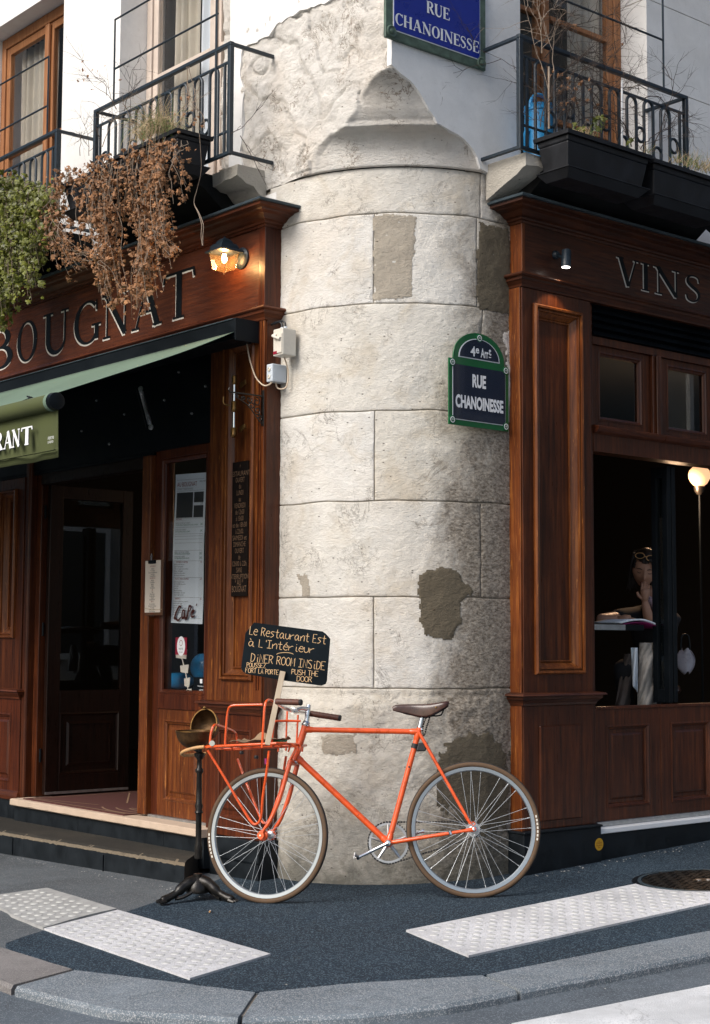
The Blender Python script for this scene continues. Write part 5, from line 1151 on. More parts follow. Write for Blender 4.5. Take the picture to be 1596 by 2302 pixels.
for k in range(26):
    text(L_[k % 17], FL, cbm, 'print', M['inkred'] if k % 6 == 0 else M['inkdark'], uc_ + .002, yy, .0834, .0125, rp.uniform(.7, 1.0), 'CENTER', -1); yy -= .0112 if k % 6 else .015
# cards behind the side window, and shapes added for its reflections
sh = thing('card_display', 'string of white price cards hanging behind the side window', 'card display', FL(1.72, .96, -.06))
for (x, y, w_, h_) in ((407, 1472, .11, .05), (414, 1505, .075, .045), (420, 1535, .05, .05), (424, 1556, .04, .03)):
    uu, vv = PL(x, y, -.06); MB(FL).prism([(uu - w_ / 2, vv - h_ / 2), (uu + w_ / 2, vv - h_ / 2 + .006), (uu + w_ / 2 + .006, vv + h_ / 2), (uu - w_ / 2 - .01, vv + h_ / 2 + .008)], -.062, -.060).build('card', M['offwhite'], sh)
MB(FL).tube([(*PL(405, 1465, -.063), -.063), (*PL(412, 1490, -.063), -.063), (*PL(419, 1520, -.063), -.063), (*PL(424, 1560, -.063), -.063)], .004, 6).build('string', M['offwhite'], sh)
bc = thing('blue_reflection', 'blue rounded seat seen low behind the side window', 'armchair', FL(1.7, .9, -.25))  # added shapes that stand for blurred blue reflections in the pane
for (x, y, ru, rv) in ((455, 1500, .10, .085), (400, 1530, .17, .05)):
    uu, vv = PL(x, y, -.25); MB().lathe([(.001, -1), (.6, -.8), (.95, -.4), (1, 0), (.95, .4), (.6, .8), (.001, 1)], (0, 0, 0), (0, 0, 1), 16)
    b = MB(lambda a_, b_, c_: FL(uu + a_ * ru, vv + b_ * rv, -.25 + c_ * .06)); b.add([(math.cos(t1) * math.sin(t2), math.cos(t2), math.sin(t1) * math.sin(t2)) for t2 in [math.pi * i / 10 for i in range(11)] for t1 in [2 * math.pi * j / 16 for j in range(16)]], [(i * 16 + j, i * 16 + (j + 1) % 16, (i + 1) * 16 + (j + 1) % 16, (i + 1) * 16 + j) for i in range(10) for j in range(16)])
    b.build('blue_shape', M['bluecan'], bc, smooth=2)
# ---- street name plates
bs = thing('blue_street_sign', 'large old blue enamel plate reading RUE CHANOINESSE high on the corner', 'street sign', FR(.32, 4.39, .03))
ub0, ub1, vb0, vb1, wb = -.047, .686, 4.392, 4.86, .034
MB(FR).box(ub0, ub1, vb0, vb1, .016, wb).build('plate', M['sborder'], bs, bev=.004)
MB(FR).box(ub0 + .050, ub1 - .046, vb0 + .048, vb1 - .048, wb, wb + .003).build('white_line', M['white'], bs); MB(FR).box(ub0 + .055, ub1 - .051, vb0 + .053, vb1 - .053, wb + .001, wb + .005).build('blue_field', M['sblue'], bs)
for u_, v2 in ((ub0 + .038, vb0 + .038), (ub1 - .036, vb0 + .036), (ub0 + .038, vb1 - .036), (ub1 - .036, vb1 - .036)):
    MB().lathe([(.033, 0), (.034, .004), (.028, .008), (.024, .005), (.014, .005), (.013, .010), (.004, .013)], FR(u_, v2, wb + .001), nR, 22).build('corner_boss', M['sborder'], bs, smooth=1)
pv = wb + .0055
vc0, vc1 = PR(893, 56, pv)[1], PR(893, 29, pv)[1]; ua, uc = PR(888, 45, pv)[0], PR(1076, 95, pv)[0]
def word(T, par, s_, u0, u1, v0, v1, w, mat, tk, tn, sp=.10):
    ws = [glyph(c_)[0] for c_ in s_]; tot = sum(ws) + sp * (len(s_) - 1); k = (u1 - u0) / tot; x = u0
    for c_, wd in zip(s_, ws): letter(T, par, c_, x, x + wd * k, v0, v1, w, mat, tk=tk, tn=tn); x += (wd + sp) * k
word(FR, bs, 'CHANOINESSE', ua, uc, vc0, vc1, pv, M['white'], .20, .065, .03)
vr0 = PR(963, 30, pv)[1]; word(FR, bs, 'RUE', PR(958, 15, pv)[0], PR(1010, 25, pv)[0], vr0, vr0 + (vc1 - vc0) * 1.02, pv, M['white'], .20, .065, .03)
gs = thing('green_street_sign', 'navy and green arched plate reading 4e Arrt RUE CHANOINESSE on the pier', 'street sign', FR(.6, 2.4, .02))
w_ = .022
gl, gb_ = PR(1009, 953, w_); gr, gt = PR(1143, 826, w_); cu_ = (gl + gr) / 2; hw = (gr - gl) / 2; gtop = PR(1080, 750, w_)[1]
def outline(ins):
    h = hw - ins; P = [(cu_ - h, gb_ + ins), (cu_ + h, gb_ + ins), (cu_ + h, gt - ins)]
    k = hw * .86 - ins
    P += [(cu_ + k, gt - ins)] + arc(cu_, gt + .012 - ins * .5, k, gtop - gt - .012 - ins * .5, 0, 180, 20) + [(cu_ - k, gt - ins), (cu_ - h, gt - ins)]
    return P
MB(FR).prism(outline(0), .014, w_).build('plate', M['sgreen'], gs, bev=.0015)
MB(FR).prism([(cu_ - hw + .026, gb_ + .030), (cu_ + hw - .026, gb_ + .030), (cu_ + hw - .026, gt - .032), (cu_ - hw + .026, gt - .032)], w_ + .0002, w_ + .0012).build('white_line', M['white'], gs)
MB(FR).prism([(cu_ - hw + .030, gb_ + .034), (cu_ + hw - .030, gb_ + .034), (cu_ + hw - .030, gt - .030), (cu_ - hw + .030, gt - .030)], w_ + .0008, w_ + .0038).build('navy_field', M['snavy'], gs)
MB(FR).prism([(cu_ - hw * .70, gt + .012), (cu_ + hw * .70, gt + .012)] + arc(cu_, gt + .014, hw * .69, gtop - gt - .046, 0, 180, 18), w_ + .0002, w_ + .0012).build('white_line', M['white'], gs)
MB(FR).prism([(cu_ - hw * .67, gt + .017), (cu_ + hw * .67, gt + .017)] + arc(cu_, gt + .017, hw * .65, gtop - gt - .053, 0, 180, 18), w_ + .0008, w_ + .0038).build('navy_field', M['snavy'], gs)
for u_, v2 in ((gl + .024, gb_ + .026), (gr - .024, gb_ + .026), (gl + .024, gt - .022), (gr - .024, gt - .022), (cu_, gtop - .027)):
    MB().lathe([(.0225, 0), (.0225, .0035), (.020, .0045)], FR(u_, v2, w_), nR, 24).build('boss', M['sgreen'], gs); MB().lathe([(.0165, .0046), (.0155, .0052), (.0125, .0052), (.012, .0046), (.0165, .0046)], FR(u_, v2, w_), nR, 24).build('ring', M['white'], gs); MB().lathe([(.006, .004), (.006, .007), (.002, .009)], FR(u_, v2, w_), nR, 10).build('bolt', M['steel'], gs, smooth=1)
z_ = w_ + .0046
def fit(s_, T, par, u0, u1, v, h, w, mat, bold=.0):
    cu = bpy.data.curves.new('t', 'FONT'); cu.body = s_; cu.size = 1; tmp = bpy.data.objects.new('t', cu); COL.objects.link(tmp); bpy.context.view_layer.update(); dx, dy = tmp.dimensions.x, .7; bpy.data.objects.remove(tmp)
    return text(s_, T, par, 'lettering', mat, u0, v, w, h / dy, (u1 - u0) / dx / (h / dy), 'LEFT', 1, bold=bold)
h1_ = PR(1062, 842, z_)[1] - PR(1062, 869, z_)[1]
fit('RUE', FR, gs, cu_ - .058, cu_ + .040, PR(1064, 869, z_)[1], h1_, z_, M['white'], .0038)
fit('CHANOINESSE', FR, gs, PR(1024, 910, z_)[0], PR(1130, 920, z_)[0], PR(1024, 913, z_)[1], h1_ * .98, z_, M['white'], .0038)
fit('4', FR, gs, PR(1058, 790, z_)[0], PR(1068, 795, z_)[0], PR(1062, 800, z_)[1], .052, z_, M['white'], .0012); fit('e', FR, gs, PR(1069, 790, z_)[0], PR(1076, 795, z_)[0], PR(1069, 793, z_)[1], .038, z_, M['white'], .0012)
fit('Arr', FR, gs, PR(1081, 795, z_)[0], PR(1098, 800, z_)[0], PR(1081, 803, z_)[1], .050, z_, M['white'], .0012); fit('t', FR, gs, PR(1099, 795, z_)[0], PR(1104, 800, z_)[0], PR(1099, 798, z_)[1], .040, z_, M['white'], .0012)
MB(FR).box(PR(1099, 795, z_)[0], PR(1104, 800, z_)[0], PR(1099, 804, z_)[1], PR(1099, 802, z_)[1], z_ - .001, z_).build('underline', M['white'], gs)
# sticker on the plinth
us, vs_ = PR(1347, 1898, .119)
ys = thing('plinth_sticker', 'round yellow sticker on the black plinth of the right shopfront', 'sticker', FR(us, vs_ - .03, .119))
MB().lathe([(.034, 0), (.034, .001)], FR(us, vs_, .1182), nR, 28).build('disc', M['yellow'], ys)
for k, s_ in enumerate(('aux', 'LIVRAISON', 'Rive gauche', 'Paris')): text(s_, FR, ys, 'print', M['inkred'], us, vs_ + .015 - k * .012, .1195, .013, .75, 'CENTER', 1)
# ---- chalk sign on a stake, standing in the bicycle rack
def CP(x, y, d):        # a point at depth d in front of the camera
    q = ray(x, y); return EYE + q * (d / q.y)
SD = 7.62
cs = thing('chalk_sign', 'black chalk sign on a bare wooden stake: Le Restaurant Est a L Interieur', 'chalk sign', CP(601, 1672, SD))
def CS(x, y, w): return CP(528.3 + x * .1479, 1371.3 + y * .1479, SD) - Vector((0, 1, 0)) * w
ol = [(290, 190), (1330, 325), (1380, 360), (1450, 440), (1398, 1080), (1375, 1128), (1310, 1150), (760, 1075), (170, 972), (120, 935), (92, 880), (160, 350)]
MB(CS).prism(ol, 0, .006).build('board', M['slate'], cs, bev=.001)
for s_, x0, y0, x1, y1, h in (('Le Restaurant Est', 220, 370, 1400, 520, 125), ('\u00e0 L\'Int\u00e9rieur', 205, 545, 1220, 662, 118), ('DiNER ROOM INSiDE', 240, 780, 1385, 915, 125), ('POUSSEZ', 180, 865, 475, 882, 68), ('FORT LA PORTE', 160, 950, 670, 985, 72), ('PUSH THE', 860, 975, 1275, 1010, 78), ('DOOR', 940, 1082, 1180, 1098, 82)):
    S0, xe = strokes(s_, 0, 0, h); S1, x2 = strokes(s_, 0, 0, h, ls=1.0); ls = (x1 - x0) / xe; ang = math.atan2(y1 - y0, x1 - x0); b = MB(CS); tk_ = 8.5 if h > 100 else 7.5
    for i, P in enumerate(S0):
        Q = [(x0 + p[0] * ls * math.cos(ang) + p[1] * math.sin(ang), y0 + p[0] * ls * math.sin(ang) - p[1] * math.cos(ang)) for p in P]
        L_, R_ = ribbon(Q, [tk_] * len(Q)); n = len(Q); b.add([(x_, y_, .0064 + (i % 5) * .0002) for x_, y_ in L_ + R_], [(k, k + 1, n + k + 1, n + k) for k in range(n - 1)])
    b.build('chalk_line', M['chalk'], cs, recalc=False)
b = MB(CS); P = arc(760, 700, 130, 34, 170, 10, 12); P = [(x_, 1400 - y_ - 20) for x_, y_ in P]; L_, R_ = ribbon(P, [8] * 13); b.add([(x_, y_, .0066) for x_, y_ in L_ + R_], [(k, k + 1, 14 + k, 13 + k) for k in range(12)]); b.build('chalk_line', M['chalk'], cs, recalc=False)
a, c = CP(636, 1509, SD - .016), CP(601, 1674, SD - .016); dd = (c - a).normalized(); sx_ = Vector((0, 1, 0)).cross(dd).normalized()
b = MB(lambda x, y, z: a + sx_ * x + dd * y + Vector((0, -1, 0)) * z); b.box(-.0135, .0135, 0, (c - a).length, -.008, .008); b.build('stake', M['stake'], cs, bev=.001)
# ---- ashtray bowl on a cast iron stand
SX = Vector((-.782, 7.86)); gzb = gz(*SX)
an = thing('ashtray_stand', 'open copper ashtray bowl on a black cast iron pedestal with claw feet', 'ashtray stand', (SX.x, SX.y, gzb))
def zat(y, d): return CP(455, y, d).z
zr, zb = CP(436, 1645, 7.86).z, CP(436, 1684, 7.86).z
bx = CP(437, 1645, 7.86); bx.z = 0
pr_ = [(.001, zb)] + [(.093 * math.sin(a_), zr - (zr - zb) * math.cos(a_)) for a_ in [.25, .5, .75, 1.0, 1.25, 1.5]] + [(.097, zr), (.097, zr + .004), (.090, zr + .003)] + [(.087 * math.sin(a_), zr - (zr - zb - .005) * math.cos(a_)) for a_ in [1.4, 1.1, .8, .5, .2]] + [(.001, zb + .006)]
MB().lathe(pr_, (bx.x, bx.y, 0), Z, 36).build('bowl', M['copper'], an, smooth=1); MB().lathe([(.094, zr + .001), (.098, zr + .003), (.098, zr + .006), (.094, zr + .006), (.094, zr + .001)], (bx.x, bx.y, 0), Z, 36).build('rim', M['brass'], an, smooth=1)
lx = Vector((-.62, -.78, .12)).normalized(); lo = Vector((bx.x, bx.y, zr)) - lx * .070 * 1 + Z * .045
lo = CP(459, 1631, 7.92)
MB().lathe([(.001, -.075)] + [(.083 * math.sin(a_), -.075 * math.cos(a_)) for a_ in [.25, .5, .75, 1, 1.25, 1.5]] + [(.086, 0), (.086, .003), (.081, .003)] + [(.080 * math.sin(a_), -.071 * math.cos(a_)) for a_ in [1.45, 1.1, .8, .5, .2]] + [(.001, -.071)], lo, Vector((-.55, -.80, .22)), 36).build('lid', M['copper'], an, smooth=1)
MB().lathe([(.082, .001), (.0875, .002), (.0875, .006), (.082, .006), (.082, .001)], lo, Vector((-.55, -.80, .22)), 36).build('lid_rim', M['brass'], an, smooth=1)
MB().lathe([(.006, 0), (.010, .006), (.004, .014)], lo + Z * .083, Z, 10).build('knob', M['brass'], an, smooth=1)
def zz(y): return CP(455, y, 7.86).z
sh_ = [(.018, zz(1930)), (.020, zz(1925)), (.018, zz(1915)), (.022, zz(1908)), (.015, zz(1895)), (.015, zz(1830)), (.022, zz(1826)), (.016, zz(1820)), (.021, zz(1812)), (.016, zz(1806)), (.013, zz(1740)), (.021, zz(1735)), (.021, zz(1730)), (.013, zz(1725)), (.012, zz(1708)), (.026, zz(1700)), (.028, zz(1694)), (.012, zz(1690)), (.014, zb)]
MB().lathe(sh_, (SX.x, SX.y, 0), Z, 16).build('pedestal', M['castiron'], an, smooth=1)
MB().tube([(SX.x, SX.y, zb - .01), (bx.x, bx.y, zb + .004)], .012, 8).build('neck', M['castiron'], an)
MB().lathe([(.060, gzb + .045), (.062, gzb + .055), (.055, gzb + .085), (.035, gzb + .11), (.022, gzb + .12), (.022, gzb + .135)], (SX.x, SX.y, 0), Z, 20).build('base_dome', M['castiron'], an, smooth=1)
for a_ in (3.75, 3.75 + 2.09, 3.75 + 4.19):
    d_ = Vector((math.cos(a_), math.sin(a_), 0)); s_ = Vector((-d_.y, d_.x, 0)); B_ = Vector((SX.x, SX.y, gzb))
    MB().tube(smooth_pts([B_ + d_ * .02 + Z * .10, B_ + d_ * .07 + Z * .085, B_ + d_ * .12 + Z * .05, B_ + d_ * .17 + Z * .028, B_ + d_ * .205 + Z * .020], 4), [.03] * 4 + [.026] * 4 + [.018] * 4 + [.020] * 4 + [.014], 10).build('leg', M['castiron'], an, smooth=1)
    for k in (-1, 0, 1): MB().tube([B_ + d_ * .19 + s_ * k * .016 + Z * .018, B_ + d_ * .222 + s_ * k * .022 + Z * .012], [.013, .007], 8).build('claw', M['castiron'], an, smooth=1)
    MB().tube(smooth_pts([B_ + d_ * .03 + Z * .06 + s_ * .03, B_ + d_ * .09 + Z * .03 + s_ * .02, B_ + d_ * .13 + Z * .02], 4), .009, 7).build('scroll', M['castiron'], an, smooth=1)
# ================================================================== BICYCLE
cr_, cf_ = G(1068, 2020), G(606, 2032)
e = (cf_ - cr_).normalized(); nb = Vector((-e.y, e.x, 0)).normalized()
if nb.y < 0: nb = -nb
LEAN = math.radians(6.5)
up = (Z * math.cos(LEAN) + nb * math.sin(LEAN)); up = (up - e * up.dot(e)).normalized(); nn = e.cross(up); nn = nn if nn.y > 0 else -nn   # far side of the machine
def BK(x, y, b=0.0): return hit(x, y, cr_ + nn * b, nn)
hr = BK(1064, 1864); hf0 = BK(600, 1878); RR = (hr - cr_).dot(up); RF = (hf0 - cf_).dot(up); RW = (RR + RF) / 2
hr = cr_ + up * RW; hf = cf_ + up * RW
hr = hr + e * ((BK(1064, 1864) - hr).dot(e)); hf = hf + e * ((BK(600, 1878) - hf).dot(e))
rotd = math.radians(20)                      # the front wheel is turned towards the wall
fw = (e * math.cos(rotd) + nn * math.sin(rotd)).normalized(); ln = fw.cross(up); ln = ln if ln.y > 0 else -ln
def ST(x, y, b=0.0): return hit(x, y, hf + ln * b, ln)
bike = thing('bicycle', 'orange bicycle with front carrier rack leaning against the stone pier', 'bicycle', cr_.lerp(cf_, .5))
OR = M['orange']
def T_(pts, r, name, mat, n=10, par=bike, sm=True): return MB().tube(pts, r, n).build(name, mat, par, smooth=1 if sm else False)
def sph(c, r, mat, name, par=bike): return MB().lathe([(.001, -r), (r * .7, -r * .7), (r, 0), (r * .7, r * .7), (.001, r)], c, Z, 10).build(name, mat, par, smooth=2)
# frame
sc_, bb, ht, hb = BK(941, 1645), BK(873, 1895), BK(684, 1640), BK(665, 1700)
hax = (ht - hb).normalized()
fb = MB()
fb.tube([ht + hax * .012 * 0, sc_], .0137, 12); fb.tube([hb, bb], .0157, 12); fb.tube([sc_ + (sc_ - bb).normalized() * .02, bb], .0142, 12)
fb.tube([hb - hax * .025, hb, ht, ht + hax * .018], [.0185, .0178, .0178, .0185], 14)
fb.lathe([(.019, -.036), (.021, -.034), (.021, .034), (.019, .036)], bb, nn, 16)
for s_ in (-1, 1):
    fb.tube([bb + nn * .02 * s_ + e * .0, bb + nn * .045 * s_ + (hr - bb) * .3, hr + nn * .062 * s_ + (bb - hr).normalized() * .03], [.011, .010, .0075], 10)
    fb.tube([sc_ + nn * .018 * s_, hr + nn * .060 * s_ + (sc_ - hr).normalized() * .03], [.0085, .0072], 10)
    fb.tube([hr + nn * .061 * s_ + (bb - hr).normalized() * .04, hr + nn * .061 * s_, hr + nn * .061 * s_ - (bb - hr).normalized() * .012], [.009, .012, .008], 8)
    c = hr + nn * .0615 * s_ + up * .028; fb.tube([c + Vector(up) * .008 * math.sin(k) + e * .008 * math.cos(k) for k in [i * .7 for i in range(9)]], .0025, 6, True)
for a_, b_, r in ((sc_, ht, .0165), (ht, sc_, .0165), (hb, bb, .0185), (bb, hb, .0185), (sc_, bb, .017), (bb, sc_, .017)): fb.tube([a_, a_ + (b_ - a_).normalized() * .035, a_ + (b_ - a_).normalized() * .045], [r, r, r * .8], 12)
fb.build('frame', OR, bike, smooth=1)
for p, q in ((sc_, bb), (bb, hb)): 
    o_ = p.lerp(q, .32) - nn * .0143; MB().lathe([(.0001, 0), (.005, .0006), (.0001, .0012)], o_, -nn, 8).build('paint_chip', M['rubber'], bike)
# wheels
def wheel(hub, f_, l_, name, spokes, drive):
    w = MB().lathe([(.0175, -.052), (.0175, -.047), (.009, -.045), (.009, .045), (.0175, .047), (.0175, .052)] if 0 else [(.006, -.060), (.006, -.04), (.020, -.036), (.020, -.033), (.010, -.028), (.009, .028), (.020, .033), (.020, .036), (.006, .04), (.006, .060)], hub, l_, 18).build(name, M['alu'], bike, smooth=1)
    ORG[w.name] = ORG[bike.name]
    u_ = l_.cross(f_); u_ = u_ if u_.z > 0 else -u_
    B_ = basis(f_, l_, u_, hub)
    def ring(prof, nm, mat, n=96):
        b = MB(); vs = []
        for k in range(n):
            c, s_ = math.cos(2 * math.pi * k / n), math.sin(2 * math.pi * k / n)
            for r, h in prof: vs.append(tuple(hub + (f_ * c + u_ * s_) * r + l_ * h))
        m_ = len(prof); b.add(vs, [(k * m_ + j, k * m_ + (j + 1) % m_, ((k + 1) % n) * m_ + (j + 1) % m_, ((k + 1) % n) * m_ + j) for k in range(n) for j in range(m_)]); return b.build(nm, mat, w, smooth=1)
    R0 = RW - .0142
    ring([(R0 + .0142 * math.cos(a_), .0150 * math.sin(a_)) for a_ in [math.pi * 2 * i / 16 for i in range(16)]], 'tyre', M['tyre'])
    ring([(R0 + .0147 * math.cos(a_), .0146 * math.sin(a_)) for a_ in [math.radians(x) for x in (-42, -28, -14, 0, 14, 28, 42)]] + [(R0 + .006, .009), (R0 + .006, -.009)], 'tread', M['tread'])
    ring([(RW - .0265, -.0110), (RW - .0425, -.0100), (RW - .0465, -.006), (RW - .0465, .006), (RW - .0425, .0100), (RW - .0265, .0110)], 'rim', M['rim'])
    rim_r = RW - .045
    for side in (-1, 1):
        for cr in (-1, 1):
            a0_ = math.radians(10 * (side + 1) / 2 + 5 * (cr + 1)); a1_ = a0_ + cr * math.radians(52)
            p = Vector((.018 * math.cos(a1_), .0335 * side, .018 * math.sin(a1_))); q = Vector((rim_r * math.cos(a0_), .002 * side, rim_r * math.sin(a0_)))
            me = piece_mesh(MB().tube([tuple(p), tuple(q.lerp(p, .05)), tuple(q.lerp(p, .045)), tuple(q)], [.0009, .0009, .0017, .0017], 5), 'spoke', M['spoke'])
            for k in range(9): inst(me, 'spoke', w, B_ @ Matrix.Rotation(math.radians(40 * k), 4, 'Y'))
    for a0_ in ((-18, 2) if not drive else (170, 190),):
        for k in range(7):
            aa = math.radians(a0_[0] + (a0_[1] - a0_[0]) * k / 6); q = hub + (f_ * math.cos(aa) + u_ * math.sin(aa)) * (RW - .016) - l_ * .0153
            tn_ = (-f_ * math.sin(aa) + u_ * math.cos(aa)); rd = (f_ * math.cos(aa) + u_ * math.sin(aa))
            MB().add([tuple(q + tn_ * a - l_ * .0003 + rd * c) for a, c in ((-.006, -.004), (.006, -.004), (.006, .004), (-.006, .004))], [(0, 1, 2, 3)]).build('tyre_marking', M['offwhite'], w)
    for s_ in (-1, 1): MB().lathe([(.009, 0), (.009, .006), (.005, .008), (.005, .014)], hub + l_ * .064 * s_, l_ * s_, 8).build('axle_nut', M['chrome'], w)
    return w
wheel(hr, e, nn, 'rear_wheel', 36, True); fwheel = wheel(hf, fw, ln, 'front_wheel', 36, False)
MB().lathe([(.012, -.052), (.024, -.050), (.028, -.044), (.024, -.040), (.012, -.038)], hf, ln, 16).build('orange_hub_flange', OR, fwheel, smooth=1); MB().lathe([(.012, .038), (.026, .042), (.028, .046), (.012, .052)], hf, ln, 16).build('orange_hub_flange', OR, fwheel, smooth=1)
# fork
cr0 = hb - hax * .034; ncr = cr0 + (ln * -.0); fk = MB()
fk.tube([cr0 - ln * .047, cr0 + ln * .047], .0145, 10); fk.tube([hb - hax * .02, cr0], .016, 10)
for s_ in (-1, 1):
    A = cr0 + ln * .046 * s_; Bq = hf + ln * .058 * s_ + (cr0 - hf).normalized() * .028; mid = A.lerp(Bq, .55) - fw * .020; low = A.lerp(Bq, .86) - fw * .016
    fk.tube(smooth_pts([A + hax * .01, A.lerp(Bq, .25) - fw * .010, mid, low, Bq, hf + ln * .058 * s_], 4), [.0125] * 5 + [.0115] * 5 + [.010] * 5 + [.008] * 5 + [.0095], 10)
fk.build('fork', OR, bike, smooth=1)
MB().lathe([(.019, -.004), (.022, 0), (.022, .006), (.018, .010)], hb - hax * .030, hax, 16).build('lower_headset', M['chrome'], bike, smooth=1)
MB().lathe([(.019, 0), (.022, .004), (.022, .010), (.017, .014), (.020, .018), (.014, .026)], ht + hax * .018, hax, 16).build('upper_headset', M['chrome'], bike, smooth=1)
# stem and bars
s0_ = ht + hax * .04; s1_ = BK(693, 1590)
cl = ST(661, 1597, 0); MB().tube([s0_, s1_, s1_ + hax * .014], [.0125, .0125, .010], 12).tube([s1_ - hax * .008, s1_.lerp(cl, .5) + up * .004, cl], [.0135, .0105, .0135], 12).lathe([(.018, -.022), (.018, .022)], cl, ln, 12).build('stem', M['chrome'], bike, smooth=1)
bar = MB().tube(smooth_pts([ST(622, 1577, -.25), ST(626, 1583, -.20), ST(636, 1589, -.13), ST(652, 1596, -.06), cl, ST(670, 1599, .06), ST(684, 1601, .13), ST(697, 1604, .20)], 5), .0115, 10).build('handlebar', M['chrome'], bike, smooth=1)
for P in ((ST(621, 1577, -.252), ST(674, 1579, -.262)), (ST(697, 1604, .20), ST(762, 1614, .215))):
    n = 15; MB().tube([P[0].lerp(P[1], i / n) for i in range(n + 1)], [.0150 + .0012 * (i % 2) for i in range(n + 1)], 12).build('grip', M['grip'], bar, smooth=1)
    MB().lathe([(.015, 0), (.0165, .004), (.014, .010), (.001, .011)], P[1], (P[1] - P[0]), 12).build('end_plug', M['rubber'], bar, smooth=1)
# saddle
sp0, sp1 = sc_ + (sc_ - bb).normalized() * .02, BK(950, 1606)
T_([sp0, sp1], .0128, 'seat_post', M['chrome'], 12); MB().lathe([(.021, -.012), (.021, .012)], sp1, nn, 12).build('seat_clamp', M['black'], bike)
MB().tube([sc_ + (sc_ - bb).normalized() * .012 - nn * .02 - e * .012, sc_ + (sc_ - bb).normalized() * .012 + nn * .02 - e * .012], .005, 8).build('clamp_bolt', M['chrome'], bike)
prof = [(883, 1590.5, .016, .010), (887, 1586.5, .018, .020), (897, 1585, .020, .030), (915, 1584.3, .023, .040), (935, 1584.5, .030, .052), (955, 1584.5, .045, .062), (972, 1582.8, .062, .052), (988, 1580.3, .074, .036), (1000, 1578.6, .078, .024), (1008, 1577.9, .070, .012)]
b = MB(); vs = []; m_ = 11
for x, y, w_, sk in prof:
    c = BK(x, y)
    for k in range(m_):
        t_ = -1 + 2 * k / (m_ - 1); a_ = abs(t_); lat = w_ * (1 - max(0, a_ - .62) * .15) * min(1, a_ / .62) * (1 if t_ > 0 else -1); dz = -.006 * min(1, a_ / .62) ** 2 - (sk * (a_ - .62) / .38 if a_ > .62 else 0)
        vs.append(tuple(c + nn * lat + up * dz))
b.add(vs, [(i * m_ + k, i * m_ + k + 1, (i + 1) * m_ + k + 1, (i + 1) * m_ + k) for i in range(len(prof) - 1) for k in range(m_ - 1)])
sd_ = b.build('saddle', M['leather'], bike, smooth=2, recalc=False); mm = sd_.modifiers.new('s', 'SUBSURF'); mm.levels = 2; mm.render_levels = 2; mm = sd_.modifiers.new('t', 'SOLIDIFY'); mm.thickness = .004
for s_ in (-1, 1):
    MB().tube(smooth_pts([BK(893, 1594, .008 * s_), BK(899, 1599, .012 * s_), BK(914, 1605, .020 * s_), BK(945, 1609, .022 * s_), BK(985, 1609, .030 * s_), BK(994, 1603, .040 * s_), BK(999, 1588, .050 * s_)], 4), .0036, 7).build('saddle_rail', M['black'], sd_, smooth=1)
    for x, y in ((890, 1592), (1003, 1583), (980, 1590)): MB().lathe([(.005, 0), (.004, .003), (.001, .004)], BK(x, y, s_ * (.018 if x < 900 else .072)), nn * s_, 8).build('rivet', M['brass'], sd_, smooth=1)
MB().tube([BK(997, 1585, -.03), BK(999, 1588, 0), BK(997, 1585, .03)], .006, 8).build('tension_loop', M['steel'], sd_)
lk = [BK(967, 1609, .0), BK(963, 1622, .0), BK(958, 1638, .005), BK(953, 1655, .01), BK(950, 1640, .01), BK(955, 1620, .01), BK(962, 1609, .01)]
P = smooth_pts(lk, 4)
for i in range(0, len(P) - 1): MB().tube([P[i], P[i].lerp(P[i + 1], .75)], .0042, 6).build('lock_chain_link', M['black'], bike)
st0 = sc_.lerp(bb, .13); ax_ = (sc_ - bb).normalized()
MB().tube([st0 - ax_ * .012, st0 + ax_ * .012], .0165, 14).build('lock_strap', M['rubber'], bike)
b = MB(lambda x, y, z: st0 - e * x + nn * z + ax_ * y); b.box(.014, .062, -.028, .016, -.016, .016); b.build('lock_holder', M['rubber'], bike, bev=.005)
# drivetrain on the far side
cc = bb + nn * .046
MB().lathe([(.088, -.0015), (.1, -.0015), (.1, .0015), (.088, .0015), (.088, -.0015)], cc, nn, 60).build('chainring', M['steel'], bike)
for k in range(5):
    a_ = math.radians(90 + 72 * k); d_ = e * math.cos(a_) + up * math.sin(a_); MB().tube([cc + d_ * .01, cc + d_ * .09], [.010, .006], 8).build('chainring_arm', M['steel'], bike)
tooth = piece_mesh(MB().box(-.003, .003, -.0015, .0015, -.003, .004), 'tooth', M['black'])
u_ = up
for k in range(46):
    a_ = 2 * math.pi * k / 46; d_ = e * math.cos(a_) + up * math.sin(a_); tn_ = up * math.cos(a_) - e * math.sin(a_); inst(tooth, 'chainring_tooth', bike, basis(tn_, nn, d_, cc + d_ * .102))
rc = hr + nn * .044; MB().lathe([(.012, -.002), (.036, -.002), (.036, .002), (.012, .002), (.012, -.002)], rc, nn, 18).build('sprocket', M['steel'], bike)
def tang(s_):
    d_ = (rc - cc).normalized(); v_ = (nn.cross(d_)) * s_; return cc + v_ * .102, rc + v_ * .038
chain = MB(); a0_, b0_ = tang(1); a1_, b1_ = tang(-1); n1, n2 = 30, 30
loop = [a0_.lerp(b0_, i / n1) for i in range(n1)] + [rc + (nn.cross((rc - cc).normalized()) * math.cos(t_) + (rc - cc).normalized() * math.sin(t_)) * .038 for t_ in [math.pi * i / 8 for i in range(8)]] + [b1_.lerp(a1_, i / n1) for i in range(n1)] + [cc + (-nn.cross((rc - cc).normalized()) * math.cos(t_) - (rc - cc).normalized() * math.sin(t_)) * .102 for t_ in [math.pi * i / 20 for i in range(20)]]
for i in range(0, len(loop)): 
    p, q = loop[i], loop[(i + 1) % len(loop)]; chain.tube([p, p.lerp(q, .8)], .0042, 5)
o_ = chain.build('chain', M['rubber'], bike)
